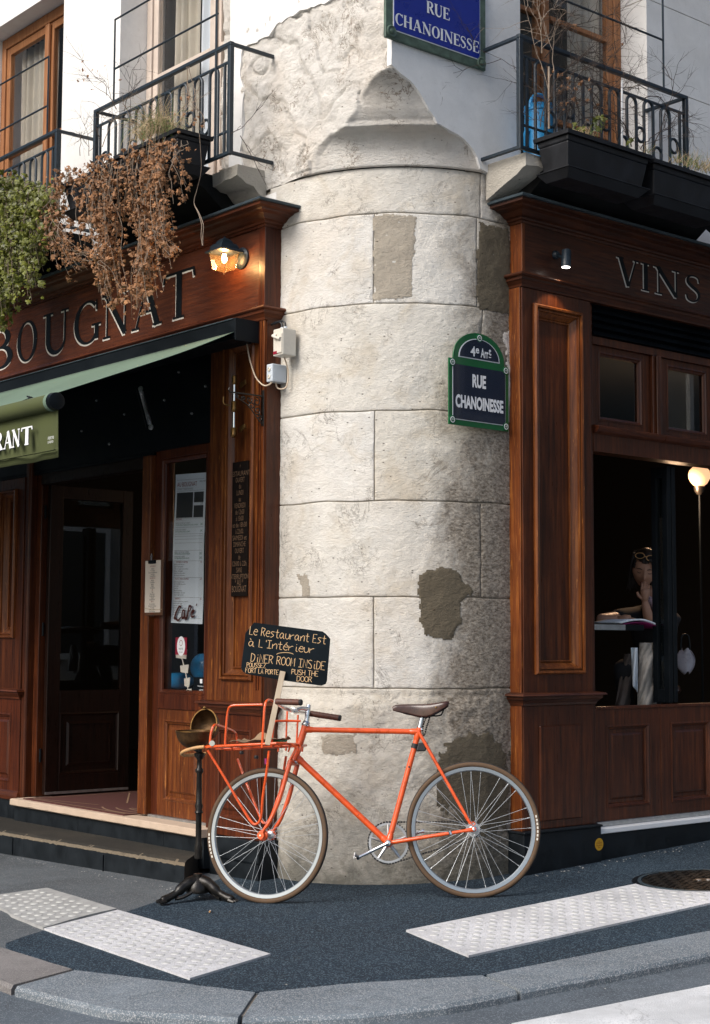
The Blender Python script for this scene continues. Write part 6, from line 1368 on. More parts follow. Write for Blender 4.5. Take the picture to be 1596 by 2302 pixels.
for s_, end, nm in ((-1, BK(804, 1928, -.06), 'near'), (1, BK(950, 1868, .06), 'far')):
    A = bb + nn * .052 * s_; B2 = end; MB().tube([A, A.lerp(B2, .12), A.lerp(B2, .9), B2, B2 + (B2 - A).normalized() * .008], [.014, .0095, .0075, .0115, .009], 10).build('crank_arm', M['chrome'], bike, smooth=1)
    MB().lathe([(.016, -.008), (.017, .0), (.012, .008), (.001, .009)], A, nn * s_, 14).build('crank_bolt', M['chrome'], bike, smooth=1); MB().lathe([(.0075, 0), (.0075, .010), (.004, .012)], B2, nn * s_, 10).build('pedal_eye', M['black'], bike)
b = MB(); q = BK(806, 1925, -.075); b.tube([q, BK(797, 1921, -.09)], .006, 8).tube([BK(798, 1916, -.085), BK(796, 1930, -.085)], .005, 8); b.build('pedal_axle', M['steel'], bike)
MB().tube([BK(1010, 1868, -.058), BK(1014, 1876, -.058)], .010, 10).build('chain_stay_clip', M['chrome'], bike); 
# carrier rack, turned with the fork
rk = MB()
def tb(P, r=.0062, k=3, name=None): rk.tube(smooth_pts(P, k), r, 9)
pz = ST(458, 1679, -.17)
def RK(a, b, c=0.0):        # a forward from the head tube, b across (far +), c up from the platform
    return Vector((0, 0, 0)) + org_rk + fw * a + ln * b + up * c
h0 = hit(662, 1690, hf, ln); org_rk = h0 + up * ((pz - h0).dot(up)); AF = (pz - org_rk).dot(fw)
rail = [RK(.02, -.165), RK(AF - .03, -.168), RK(AF - .005, -.155), RK(AF, -.12), RK(AF, .12), RK(AF - .005, .155), RK(AF - .03, .168), RK(.02, .165), RK(.0, .14), RK(.0, -.14)]
rk.tube(rail, .0066, 9, True)
for i in range(7):
    a_ = .045 + (AF - .09) * i / 6; rk.tube([RK(a_, -.165, -.003), RK(a_, .165, -.003)], .0045, 7)
for b_ in (-.055, .055): rk.tube([RK(.0, b_, -.008), RK(AF, b_, -.008)], .0045, 7)
tb([ST(506, 1676, -.168), ST(508, 1640, -.168), ST(512, 1600, -.168), ST(520, 1587, -.168), ST(545, 1585, -.168), ST(590, 1584, -.168)])
tb([ST(589, 1681, -.168), ST(592, 1630, -.168), ST(595, 1590, -.168), ST(599, 1576, -.155), ST(606, 1573.5, -.12), ST(616, 1578, -.085), ST(619, 1592, -.08), ST(614, 1640, -.075), ST(610, 1681, -.07)])
tb([ST(472, 1671, -.15), ST(474, 1650, -.15), ST(480, 1632, -.14), ST(490, 1630, -.10), ST(516, 1639, .05), ST(528, 1646, .13), ST(532, 1656, .15), ST(533, 1670, .15)])
tb([ST(619, 1621, .09), ST(650, 1620.5, .15), ST(676, 1621, .168)]); tb([ST(646, 1597, .15), ST(644, 1640, .15), ST(643, 1688, .15)], .005); tb([ST(670, 1607, .168), ST(668, 1645, .168), ST(666, 1690, .168)], .005); tb([ST(684, 1628, .17), ST(682, 1655, .17), ST(679, 1690, .17)], .0055)
tb([ST(625, 1690, -.04), ST(627, 1674, -.04), ST(634, 1672, -.035), ST(648, 1675, -.03), ST(651, 1680, -.03), ST(648, 1690, -.03)], .005); tb([RK(.0, -.05), RK(-.02, -.03, -.02), ST(652, 1708, -.03)], .006); tb([RK(.0, .05), RK(-.02, .03, -.02), ST(664, 1706, .03)], .006)
for s_ in (-1, 1):
    bz = -.062 * 1 if s_ < 0 else .062
    if s_ < 0: tb([ST(467, 1687, -.16), ST(500, 1740, -.13), ST(552, 1828, -.085), ST(564, 1846, -.075), ST(572, 1853, -.072), ST(582, 1848, -.072), ST(588, 1830, -.075), ST(591, 1790, -.10), ST(600, 1730, -.12), ST(605, 1688, -.14)], .0068, 4)
    else: tb([ST(534, 1706, .14), ST(548, 1745, .12), ST(582, 1830, .08), ST(590, 1848, .072), ST(598, 1850, .070), ST(608, 1838, .07), ST(622, 1800, .07), ST(632, 1770, .09), ST(643, 1700, .12)], .0068, 4)
for s_ in (-1, 1): rk.lathe([(.018, -.003), (.018, .003)], hf + ln * .071 * s_, ln, 14)
rck = rk.build('carrier_rack', OR, bike, smooth=1)
MB().tube(smooth_pts([ST(459, 1679, -.165), ST(440, 1681, -.17), ST(418, 1687, -.165), ST(408, 1694, -.13), ST(418, 1698, -.05), ST(440, 1697, .08), ST(462, 1694, .14)], 5), .0088, 10).build('bumper_loop', M['tan'], rck, smooth=1)
MB().tube([ST(476.5, 1671, -.18), ST(478, 1671, -.15)], .014, 14).build('rack_lamp', M['chrome'], rck); MB().tube([ST(598, 1705, -.125), ST(599, 1718, -.122)], .0085, 8).build('purple_tape', M['magenta'], rck)
for x, y in ((543, 1692), (576, 1702)): MB().lathe([(.010, -.008), (.012, 0), (.010, .008)], ST(x, y, -.05), up, 10).build('rubber_mount', M['rubber'], rck)
# what lies in the rack
cd = thing('cardboard_scrap', 'torn curled piece of brown cardboard lying in the bicycle rack', 'cardboard', RK(.2, 0, .005))
rp = random.Random(4); b = MB(RK)
b.grid(lambda x, y: (.06 + .25 * x, -.10 + .19 * y, .014 + .030 * abs(noise.noise(Vector((x * 3, y * 3, 1)))) + .035 * (x - .5) ** 2 * (1 + y) + .04 * math.exp(-((x - .35) ** 2 + (y - .2) ** 2) * 40)), 14, 12); o_ = b.build('sheet', M['cardboard'], cd, smooth=1, recalc=False); mm = o_.modifiers.new('t', 'SOLIDIFY'); mm.thickness = .003
gr_ = thing('green_string', 'knotted green string on the bicycle rack by the stake', 'string', RK(.05, .03, .01))
MB(RK).tube(smooth_pts([(.10 + .045 * math.cos(i * 1.7), .0 + .04 * math.sin(i * 2.3), .018 + .014 * math.sin(i * 3.1)) for i in range(13)], 5), .004, 6).build('strand', M['greenrope'], gr_, smooth=1)
# ================================================================== INSIDE THE RIGHT WINDOW
def WP(x, y, w): p = PR(x, y, w); return FR(p[0], p[1], w)
tzc = PR(1400, 1404, -.15)[1]
per_ = thing('person', 'woman with sunglasses on her hair, chin in hand, reading inside the right window', 'person', WP(1450, 1585, -.5))
def skin_chain(chains):
    me = bpy.data.meshes.new('sk'); vs = []; es = []; rs = []
    for ch in chains:
        prev = None
        for p, r in ch:
            p = Vector(p); k = next((i for i, q in enumerate(vs) if (Vector(q) - p).length < 1e-5), None)
            if k is None: vs.append(tuple(p)); rs.append(r); k = len(vs) - 1
            if prev is not None: es.append((prev, k))
            prev = k
    me.from_pydata(vs, es, []); o = bpy.data.objects.new('sk', me); COL.objects.link(o)
    o.modifiers.new('s', 'SKIN')
    for i, r in enumerate(rs):
        v = me.skin_vertices[0].data[i]; v.radius = r if isinstance(r, tuple) else (r, r)
    me.skin_vertices[0].data[0].use_root = True
    s_ = o.modifiers.new('b', 'SUBSURF'); s_.levels = 2; s_.render_levels = 2
    dg = bpy.context.evaluated_depsgraph_get(); ev = o.evaluated_get(dg); m2 = ev.to_mesh(); V = [v.co.copy() for v in m2.vertices]; Fc = [tuple(f.vertices) for f in m2.polygons]; ev.to_mesh_clear()
    bpy.data.objects.remove(o); return V, Fc
def into(mb, VF): T0 = mb.T; mb.T = lambda *a: Vector(a); mb.add([tuple(v) for v in VF[0]], VF[1]); mb.T = T0
pel, ch1, nk = WP(1468, 1500, -.62), WP(1478, 1420, -.58), WP(1470, 1356, -.54)
shN, shF = WP(1512, 1392, -.50), WP(1428, 1385, -.68)
elN, wrN = WP(1458, 1398, -.40), WP(1449, 1349, -.42); elF, wrF = WP(1345, 1392, -.52), WP(1392, 1390, -.42)
for q_ in (elN, elF, wrF): q_.z = tzc + .037
head_c = WP(1449, 1280, -.50)
body = MB()
into(body, skin_chain([[(pel, .08), (ch1, .085), (nk, .052), (nk.lerp(head_c, .5), .050)], [(ch1, .085), (shN, .048), (shN.lerp(elN, .5), .044), (elN, .036), (elN.lerp(wrN, .5), .032), (wrN, .022)], [(ch1, .085), (shF, .048), (shF.lerp(elF, .5), .044), (elF, .036), (elF.lerp(wrF, .5), .030), (wrF, .022)]]))
# head: facing down and to the left of the picture
fz = (Vector((0, -1, 0)) * .90 + Vector((-.20, 0, -.38))).normalized(); fx = Vector((0, 0, 1)).cross(fz).normalized() * -1; fy = fx.cross(fz).normalized(); fy = fy if fy.z > 0 else -fy
fx = fx if fx.x > 0 else -fx
tl = math.radians(-7); fx, fy = fx * math.cos(tl) + fy * math.sin(tl), fy * math.cos(tl) - fx * math.sin(tl)
def HD(x, y, z): return head_c + (fx * x + fy * y + fz * z) * 1.07
def g_(x, y, cx, cy, sx, sy): return math.exp(-((x - cx) / sx) ** 2 - ((y - cy) / sy) ** 2)
def hsurf(a, c, off=0):
    th = 2 * math.pi * a; ph = math.pi * c
    x, y, z = math.sin(ph) * math.sin(th), -math.cos(ph), math.sin(ph) * math.cos(th)
    jaw = 1 - .26 * max(0, -y) ** 1.4
    X, Y, Zc_ = x * .073 * jaw, y * .108, z * (.092 if z > 0 else .098) * (1 - .10 * max(0, -y))
    if z > .1:
        k = min(1, (z - .1) * 3)
        f = .024 * g_(X, Y, 0, -.018, .010, .014) + .014 * g_(X, Y, 0, .008, .007, .024) + .007 * g_(X, Y, 0, -.050, .020, .006) + .006 * g_(X, Y, 0, -.061, .016, .006) - .004 * g_(X, Y, 0, -.0555, .022, .002) + .008 * g_(X, Y, 0, -.085, .020, .016)
        f += .005 * (g_(X, Y, .032, .028, .02, .007) + g_(X, Y, -.032, .028, .02, .007)) - .009 * (g_(X, Y, .031, .012, .015, .010) + g_(X, Y, -.031, .012, .015, .010)) + .006 * (g_(X, Y, .031, .009, .010, .006) + g_(X, Y, -.031, .009, .010, .006)) + .004 * (g_(X, Y, .045, -.020, .02, .02) + g_(X, Y, -.045, -.020, .02, .02))
        Zc_ += f * k
    return X, Y, Zc_
T0 = body.T; body.T = HD; body.grid(hsurf, 64, 56)
for s_ in (-1, 1): body.tube([(s_ * .072, -.012, -.004), (s_ * .079, .0, -.008), (s_ * .080, .018, -.012), (s_ * .073, .024, -.006)], [.006, .009, .008, .004], 8)
body.T = T0
def hand(wr, palm_dir, side, nrm, curls, k=1.0):     # palm and five fingers, tubes rooted in the palm
    d, s_, n_ = palm_dir.normalized(), side.normalized(), nrm.normalized(); V, F_ = [], []
    pc = wr + d * .045 * k
    body.tube([wr - d * .01, wr + d * .012, wr + d * .045 * k, wr + d * .082 * k, wr + d * .092 * k], [.020, .024, .030, .028, .012], 12)
    for i, (l1, r) in enumerate(((.036, .0085), (.041, .0088), (.038, .0084), (.030, .0074))):
        o = (i - 1.5) * .0185 * k; b0 = wr + d * .078 * k + s_ * o; a_ = curls[i]; P = [b0 - d * .012, b0]; dd_ = d.copy()
        for j, f_ in enumerate((1, .68, .52)):
            dd_ = (dd_ * math.cos(a_) + n_ * math.sin(a_)).normalized(); nn_ = (n_ * math.cos(a_) - d * math.sin(a_)); P.append(P[-1] + dd_ * l1 * f_ * k)
        body.tube(P + [P[-1] + dd_ * .003], [r * 1.05, r * 1.05, r, r * .92, r * .8, r * .35], 9)
    t0 = wr + d * .020 * k - s_ * .024 * k; td = (d * .6 - s_ * .75 + n_ * .2).normalized(); body.tube([t0 - td * .01, t0, t0 + td * .034 * k, (t0 + td * .034 * k) + (d * .85 - s_ * .3).normalized() * .028 * k, (t0 + td * .034 * k) + (d * .85 - s_ * .3).normalized() * .031 * k], [.013, .0125, .0105, .009, .004], 9)
hand(wrN, Vector((-.02, .0, 1)) + fx * .1, Vector((1, 0, .15)), Vector((.15, 1, .1)), [.38, .45, .55, .65], .80)
hd_ = WP(1424, 1400, -.33) - wrF; hd_.z = 0
hand(wrF, hd_, Vector((.5, -.75, .1)), Vector((0, 0, -1)), [.16, .18, .18, .2], .85)
body.build('body', M['skin'], per_, smooth=2)
# features, hair, clothes
for s_ in (-1, 1):
    MB(HD).tube([(s_ * .018, .009, .083), (s_ * .026, .005, .088), (s_ * .036, .005, .084), (s_ * .044, .009, .074)], [.0012, .0020, .0020, .0010], 6).build('eyelashes', M['hair'], per_)
    MB(HD).tube([(s_ * .014, .028, .092), (s_ * .028, .034, .090), (s_ * .046, .028, .076)], [.0022, .0030, .0014], 6).build('eyebrow', M['hair'], per_)
MB(HD).tube([(-.020, -.0545, .083), (-.007, -.050, .0925), (0, -.0515, .093), (.007, -.050, .0925), (.020, -.0545, .083)], [.001, .0035, .003, .0035, .001], 7).build('lips', M['lips'], per_, smooth=1)
MB(HD).tube([(-.018, -.0565, .083), (0, -.0600, .091), (.018, -.0565, .083)], [.001, .0042, .001], 7).build('lips', M['lips'], per_, smooth=1)
def hair(a, c):
    x, y, z = hsurf(a, c); th = 2 * math.pi * a
    q = Vector((x, y, z)); k = 1.13 + .02 * noise.noise(q * 60); p = q * k + Vector((0, .006, -.010))
    return tuple(p)
b = MB(HD); b.grid(hair, 64, 56)
keep = []
for f in b.f:
    c = sum((b.v[i] for i in f), Vector()) / 4 - head_c; x, y, z = c.dot(fx) / 1.07, c.dot(fy) / 1.07, c.dot(fz) / 1.07
    if y > .062 + .02 * abs(x) / .07 - (.10 if x > .055 else 0) - (.06 if x < -.062 else 0) or (z < .012 and y > -.07): keep.append(f)
b.f = keep; hh = b.build('hair', M['hair'], per_, smooth=2, recalc=False); mm = hh.modifiers.new('t', 'SOLIDIFY'); mm.thickness = .008
MB(HD).tube(smooth_pts([(.01, .10, .075), (.045, .075, .085), (.068, .035, .06), (.074, -.01, .03)], 5), [.010] * 5 + [.014] * 5 + [.012] * 5 + [.006], 8).build('hair_lock', M['hair'], per_, smooth=1)
for k_ in range(34):
    a_ = -1.9 + 3.8 * k_ / 33; r2 = random.Random(k_); xx, zz_ = .080 * math.sin(a_), -.01 - .095 * math.cos(a_) if abs(a_) < 1.5 else -.010 + .03 * r2.random()
    P = smooth_pts([(xx * .9, .085 + .02 * r2.random(), zz_ * .8), (xx * 1.04, .02, zz_ * 1.0), (xx * 1.08 + r2.gauss(0, .006), -.05, zz_ - .004), (xx * 1.0 + r2.gauss(0, .010), -.11 - .05 * r2.random(), zz_ * .9 + .01)], 4)
    MB(HD).tube(P, [.009 - .007 * (i / (len(P) - 1)) ** 2 for i in range(len(P))], 5).build('hair_lock', M['hair'], per_, smooth=1)
top_ = MB(); into(top_, skin_chain([[(pel, .13), (ch1, .150), (nk - Z * .03, .075)], [(ch1, .150), (shN, .070), (shN.lerp(elN, .55), .058)], [(ch1, .150), (shF, .070), (shF.lerp(elF, .6), .056)]])); top_.build('black_top', M['darktop'], per_, smooth=2)
b = MB(); b.tube(smooth_pts([nk + Vector((-.05, -.06, .02)), nk + Vector((.0, -.095, -.02)), nk + Vector((.06, -.06, .01)), nk + Vector((.055, .03, .03)), nk + Vector((-.04, .03, .03))], 5, True), .030, 12, True); b.build('scarf', M['scarf'], per_, smooth=1)
MB().tube([nk + Vector((.0, -.10, -.03)), nk + Vector((.01, -.13, -.10)), nk + Vector((.02, -.12, -.17))], [.03, .040, .02], 12).build('scarf_end', M['scarf'], per_, smooth=1)
hipN, hipF = pel + Vector((.08, -.02, -.02)), pel + Vector((-.08, .02, -.02)); knN, knF = WP(1462, 1470, -.22), WP(1398, 1500, -.28)
tr = MB(); into(tr, skin_chain([[(pel, .12), (hipN, .09), (knN, .062), (WP(1468, 1540, -.26), .060), (WP(1464, 1640, -.30), .055)], [(pel, .12), (hipF, .09), (knF, .060), (WP(1408, 1580, -.36), .055), (WP(1400, 1660, -.38), .05)]])); tr.build('dark_trousers', M['darktop'], per_, smooth=2)
def drape(x0, x1, y0, y1, w, lean, fold, mat, nm):
    b = MB(); b.grid(lambda a, c: tuple(WP(x0 + (x1 - x0) * a + lean * c, y0 + (y1 - y0) * c, w + .05 * math.sin(math.pi * a) + .010 * math.sin((a * 1.2 + c * fold * 1.5) * 6.28) + .004 * math.sin((a * 3 + c * fold * 3.7 + .3 * math.sin(c * 5)) * 6.28))), 40, 30)
    o_ = b.build(nm, mat, per_, smooth=2, recalc=False); o_.modifiers.new('t', 'SOLIDIFY').thickness = .004
drape(1438, 1480, 1445, 1592, -.20, -6, 1.1, M['linen'], 'linen_wrap'); drape(1404, 1436, 1470, 1590, -.30, -22, .5, M['taupecloth'], 'long_skirt')
b = MB(); b.grid(lambda a, c: tuple(WP(1418 + 12 * a + 5 * c * (1 - a) + 3 * a, 1456 + 88 * c + 12 * a * c, -.16 - .02 * math.sin(a * 6 + c * 4))), 10, 16); o_ = b.build('shirt_tail', M['paper'], per_, smooth=2, recalc=False); mm = o_.modifiers.new('t', 'SOLIDIFY'); mm.thickness = .003
def loop3(cx, cy, rx, ry, rot, z): return [(cx + rx * math.cos(a_) * math.cos(rot) - ry * math.sin(a_) * math.sin(rot), cy + rx * math.cos(a_) * math.sin(rot) + ry * math.sin(a_) * math.cos(rot), z - abs(cx + rx * math.cos(a_)) * .25) for a_ in [2 * math.pi * i / 20 for i in range(20)]]
sg = MB(HD); sg.tube(loop3(-.036, .112, .027, .018, .25, .090), .0026, 6, True).tube(loop3(.030, .104, .027, .018, -.2, .092), .0026, 6, True).tube([(-.010, .114, .090), (.004, .112, .092)], .003, 6)
for s_ in (-1, 1): sg.tube([(s_ * .062, .108, .075), (s_ * .080, .085, .0), (s_ * .078, .06, -.04)], .0022, 6)
sgo = sg.build('sunglasses', M['tan'], per_, smooth=1)
for P in (loop3(-.036, .112, .025, .016, .25, .0895), loop3(.030, .104, .025, .016, -.2, .0915)): MB(HD).add(P, [tuple(range(20))]).build('lens', M['glassdark'] if 0 else M['black'], sgo, recalc=False)
# counter, book, stool, bag, lamp
tz = PR(1400, 1404, -.15)[1]; ulc, urc = PR(1338, 1405, -.10)[0], PR(1406, 1405, -.10)[0]
ct = thing('window_counter', 'dark bar counter with bright metal edge behind the right window', 'counter', FR((ulc + urc) / 2, tz - .05, -.2))
MB(FR).box(1.50, urc + .18, tz - .035, tz, -.62, -.105).build('top', M['black'], ct, bev=.003); MB(FR).box(1.50, urc, tz - .034, tz - .002, -.1045, -.100).build('metal_edge', M['alu'], ct)
MB(FR).box(1.62, 1.66, .2, tz - .036, -.36, -.32).build('leg', M['black'], ct); MB(FR).box(urc, urc + .04, .2, tz - .036, -.60, -.56).build('leg', M['black'], ct)
bk = thing('book', 'open book with white pages and purple cover lying under her hand', 'book', WP(1440, 1405, -.2))
b0 = PR(1425, 1401, -.16); b1 = PR(1471, 1412, -.16); zb_ = tz + .006
for k, (mt_, th_) in enumerate(((M['paper'], .012),)):
    MB(FR).grid(lambda a, c: (b0[0] - .16 + (b1[0] - b0[0] + .16) * a, zb_ + .020 * math.sin(math.pi * min(1, a * 1.02)) - .034 * max(0, a - .6) , -.34 + .22 * c), 20, 4).build('pages', mt_, bk, smooth=2, recalc=False).modifiers.new('t', 'SOLIDIFY').thickness = .010
MB(FR).grid(lambda a, c: (b0[0] - .165 + (b1[0] - b0[0] + .18) * a, zb_ - .012 + .020 * math.sin(math.pi * min(1, a)) - .034 * max(0, a - .6), -.345 + .23 * c), 20, 2).build('cover', M['magenta'], bk, smooth=2, recalc=False).modifiers.new('t', 'SOLIDIFY').thickness = .003
su = pel - Z * .14
stl = thing('bar_stool', 'dark bar stool under the reading woman', 'stool', (su.x, su.y, .2)); MB().lathe([(.17, -.03), (.18, -.01), (.17, .02), (.001, .03)], su, Z, 20).build('seat', M['leather'], stl, smooth=1)
for k in range(4): a_ = math.pi / 4 + k * math.pi / 2; MB().tube([su + Vector((math.cos(a_) * .12, math.sin(a_) * .12, -.03)), Vector((su.x + math.cos(a_) * .2, su.y + math.sin(a_) * .2, .2))], .012, 8).build('leg', M['black'], stl)
hg = thing('handbag', 'grey satin bag hanging behind the folded window', 'bag', WP(1544, 1512, -.35))
bc_ = WP(1541, 1486, -.35); b = MB(); b.grid(lambda a, c: tuple(bc_ + Vector((math.cos(a * 2 * math.pi) * .062 * math.sin(math.pi * (c * .9 + .05)) ** .6 * (1 + .1 * math.sin(a * 25)), math.sin(a * 2 * math.pi) * .05, -.075 + .15 * c + .01 * math.sin(a * 18)))), 40, 14); b.build('pouch', M['bag'], hg, smooth=2, recalc=False)
MB().tube(smooth_pts([bc_ + Vector((-.03, 0, .07)), bc_ + Vector((-.02, 0, .16)), bc_ + Vector((.02, 0, .16)), bc_ + Vector((.03, 0, .07))], 5), .006, 6).build('strap', M['black'], hg)
gc = WP(1572, 1070, -1.2); gl_ = thing('globe_lamp', 'lit frosted globe lamp inside the right window', 'lamp', (gc.x, gc.y, .2))
MB().lathe([(.03, -.078), (.056, -.058), (.078, -.02), (.082, .01), (.074, .04), (.050, .066), (.04, .071)], gc, Z, 28).build('globe', M['globe'], gl_, smooth=1)
MB().lathe([(.02, -.14), (.035, -.12), (.045, -.082), (.03, -.076)], gc, Z, 20).build('gallery', M['castiron'], gl_, smooth=1); MB().tube([gc - Z * .13, Vector((gc.x, gc.y, .2))], .009, 8).build('pole', M['black'], gl_)
q = ray(1565, 831); tz_ = (3.312 - CAMH) / q.z; dc = EYE + q * tz_
gpt = bpy.data.lights.new('globe_light', 'POINT'); gpt.energy = 34; gpt.color = (1, .62, .36); gpt.shadow_soft_size = .07; gpo = bpy.data.objects.new('globe_light', gpt); COL.objects.link(gpo); gpo.location = gc + Vector((-.20, -.10, -.16))
dlt = thing('downlight', 'small round lit downlight in the ceiling behind the transom pane', 'downlight', dc); MB().lathe([(.05, 0), (.05, .006)], dc, Z, 20).build('ring', M['alu'], dlt); MB().lathe([(.040, -.003), (.040, .0)], dc, Z, 20).build('lens', M['spotlens'], dlt)
# ================================================================== BALCONIES
IR = M['iron']
def railing(T, u0, u1, vb, vt, w, lab, wires, ends, rings):
    t = thing('balcony_railing', lab, 'railing', T((u0 + u1) / 2, vb, w), 'wrought iron balcony railings')
    h = .014
    MB(T).box(u0 - h, u1 + h, vt - .022, vt, w - h, w + h).build('top_rail', IR, t, bev=.003)
    MB(T).box(u0 + h, u1 - h, vb, vb + .02, w - .010, w + .010).build('bottom_rail', IR, t, bev=.003)
    vs_ = vt - .105; MB(T).box(u0 + h, u1 - h, vs_ - .014, vs_, w - .007, w + .007).build('middle_rail', IR, t, bev=.002)
    MB(T).box(u0 + h, u1 - h, vb + .13, vb + .142, w - .006, w + .006).build('lower_rail', IR, t, bev=.002)
    for u_ in (u0, u1): MB(T).box(u_ - h, u_ + h, vb - .002, vt - .0225, w - h, w + h).build('post', IR, t, bev=.003)
    for u_ in ends:
        MB(T).box(u_ - .010, u_ + .010, vt - .021, vt - .001, .002, w - h - .0002).build('return_bar', IR, t, bev=.003); MB(T).box(u_ - .010, u_ + .010, vb + .001, vb + .02, .002, w - h - .0002).build('return_bar', IR, t, bev=.003)
        MB(T).tube([T(0, 0, 0) * 0 + Vector((0, 0, 0)), Vector((0, 0, .001))], .001, 3) if 0 else None
    k = 0; u_ = u0 + .075
    for u2 in (u0 + .055, u1 - .055): MB(T).box(u2 - .007, u2 + .007, vb + .0202, vs_ - .0142, w - .007, w + .007).build('bar', IR, t, bev=.002)
    u_ = u0 + .115; n = int((u1 - u0 - .16) / .155); st_ = (u1 - u0 - .20) / n
    for i in range(n):
        a = u0 + .12 + i * st_; c = a + .082; tp_ = vs_ - .055 if i % 2 else vs_ - .048
        MB(T).tube([(a, vb + .02, w)] + [(x, y, w) for x, y in [(a, tp_)] + arc((a + c) / 2, tp_, .041, .041, 180, 0, 10)[1:-1] + [(c, tp_)]] + [(c, vb + .02, w)], .0095, 8).build('arched_bar', IR, t, smooth=1)
        if rings and i < n - 0:
            ry = (vb + .215) if i % 2 == 0 else (vb + .30); cx_ = c + (st_ - .082) / 2
            if cx_ + .04 < u1: MB(T).tube([(x, y, w + .001) for x, y in arc(cx_, ry, (st_ - .082) / 2 + .002, .042, 0, 345, 23)], .0085, 7, True).build('ring', IR, t, smooth=1)
    for P in wires: MB(T).tube(P, .0065, 7).build('wire_frame', IR, t, smooth=1)
    return t
railing(FR, .675, 2.095, 3.885, 4.515, .30, 'dark iron balcony railing above the right shopfront, tangled with bare vines', [[(1.895, 4.515, .30), (1.895, 5.9, .30)], [(1.895, 4.806, .30), (.95, 4.806, .30)], [(1.895, 5.5, .3), (.7, 5.5, .3)]], (.675, 2.095), True)
railing(FL, .99, 2.447, 3.966, 4.610, .30, 'dark iron balcony railing above the awning, over the withered ivy', [[(2.24, 4.61, .30), (2.24, 5.135, .30), (1.12, 5.135, .30)], [(2.24, 4.816, .30), (1.12, 4.816, .30)], [(1.12, 3.98, .31), (1.12, 6.2, .31)]], (.99, 2.447), True)
railing(FL, 2.94, 4.75, 3.966, 4.615, .30, 'dark iron balcony railing at the left edge, entwined with green ivy', [[(3.08, 4.61, .30), (3.08, 5.148, .30), (4.6, 5.148, .30)], [(3.08, 4.812, .30), (4.6, 4.812, .30)]], (2.94, 4.75), True)
def planter(T, u0, u1, vb, vt, w0, w1, lab, tray=True):
    t = thing('window_box', lab, 'planter', T((u0 + u1) / 2, vb, (w0 + w1) / 2), 'dark plastic window boxes hung on the railings')
    k = .028
    def rg(d, v): return [(u0 + d, v, w0 + d * .6), (u1 - d, v, w0 + d * .6), (u1 - d, v, w1 - d), (u0 + d, v, w1 - d)]
    b = MB(T); b.taper(rg(k + .012, vb), rg(k * .5, vb + (vt - vb) * .72)); b.taper(rg(k * .42, vb + (vt - vb) * .72), rg(k * .30, vt - .022)); b.build('trough', M['planter'], t, bev=.008)
    b = MB(T); b.sweep([(u0, w0), (u1, w0), (u1, w1), (u0, w1)], True, [(-.006, vt - .024), (-.008, vt - .003), (-.002, vt), (.016, vt), (.018, vt - .02)], lambda a, c, h: (a, h, c)); b.build('rim', M['planter'], t)
    MB(T).box(u0 + .017, u1 - .017, vt - .04, vt - .018, w0 + .017, w1 - .017).build('soil', M['soil'], t)
    if tray:
        b = MB(T); b.taper([(u0 + .05, vb - .045, w0 + .03), (u1 - .05, vb - .045, w0 + .03), (u1 - .05, vb - .045, w1 - .05), (u0 + .05, vb - .045, w1 - .05)], [(u0 + .012, vb - .002, w0), (u1 - .012, vb - .002, w0), (u1 - .012, vb - .002, w1 - .008), (u0 + .012, vb - .002, w1 - .008)])
        b.build('saucer', M['planter'], t, bev=.003); MB(T).box(u0 + .006, u1 - .006, vb - .0015, vb + .004, w0, w1 - .002).build('saucer_rim', M['planter'], t, bev=.002)
    for u_ in (u0 + .12, u1 - .12): MB(T).box(u_ - .012, u_ + .012, vt - .016, vt + .006, w0 - .03, w0 + .012).build('hook', M['black'], t)
    return t
cR = PR(1277, 289, .56)
planter(FR, .765, 1.445, 3.755, 3.952, .325, .56, 'long dark window box at the left of the right balcony'); planter(FR, 1.475, 2.155, 3.745, 3.942, .325, .56, 'dark window box at the right image edge, grass growing in it')
planter(FR, 2.185, 2.865, 3.745, 3.942, .325, .56, 'dark window box beyond the right image edge')
planter(FL, 1.13, 1.78, 3.915, 4.095, .325, .56, 'dark window box nearest the stone pier, with dry ivy hanging from it'); planter(FL, 1.81, 2.40, 3.885, 4.065, .325, .56, 'dark window box half buried in withered brown ivy')
planter(FL, 2.97, 3.60, 3.885, 4.065, .325, .56, 'window box hidden under the green ivy at the left edge'); planter(FL, 3.63, 4.26, 3.885, 4.065, .325, .56, 'second window box under green ivy, beyond the left edge')
# blue watering can on the right balcony
cu, cvb, cw = 1.02, 3.885, .13
wcn = thing('watering_can', 'blue plastic watering can with arched handle behind the right railing', 'watering can', FR(cu, cvb, cw))
ct_ = PR(1205, 236, cw)[1]
MB().lathe([(.085, 0), (.098, .005), (.094, (ct_ - cvb) * .5), (.090, ct_ - cvb - .045), (.096, ct_ - cvb - .040), (.096, ct_ - cvb - .030), (.090, ct_ - cvb - .026), (.094, ct_ - cvb - .006), (.078, ct_ - cvb)], FR(cu, cvb, cw), Z, 32).build('body', M['bluecan'], wcn, smooth=1)
MB(FR).tube([(cu + x, ct_ - .02 + y, cw) for x, y in arc(0, 0, .085, .085, -5, 185, 14)], .011, 10).build('handle', M['bluecan'], wcn, smooth=1)
MB(FR).tube([(cu + .08, cvb + .05, cw), (cu + .20, cvb + .16, cw), (cu + .28, cvb + .26, cw)], [.026, .018, .014], 10).build('spout', M['bluecan'], wcn, smooth=1)
MB(FR).tube(smooth_pts([(cu - .09, cvb + .20, cw), (cu - .13, cvb + .17, cw), (cu - .13, cvb + .08, cw), (cu - .09, cvb + .05, cw)], 4), .010, 8).build('back_handle', M['bluecan'], wcn, smooth=1)
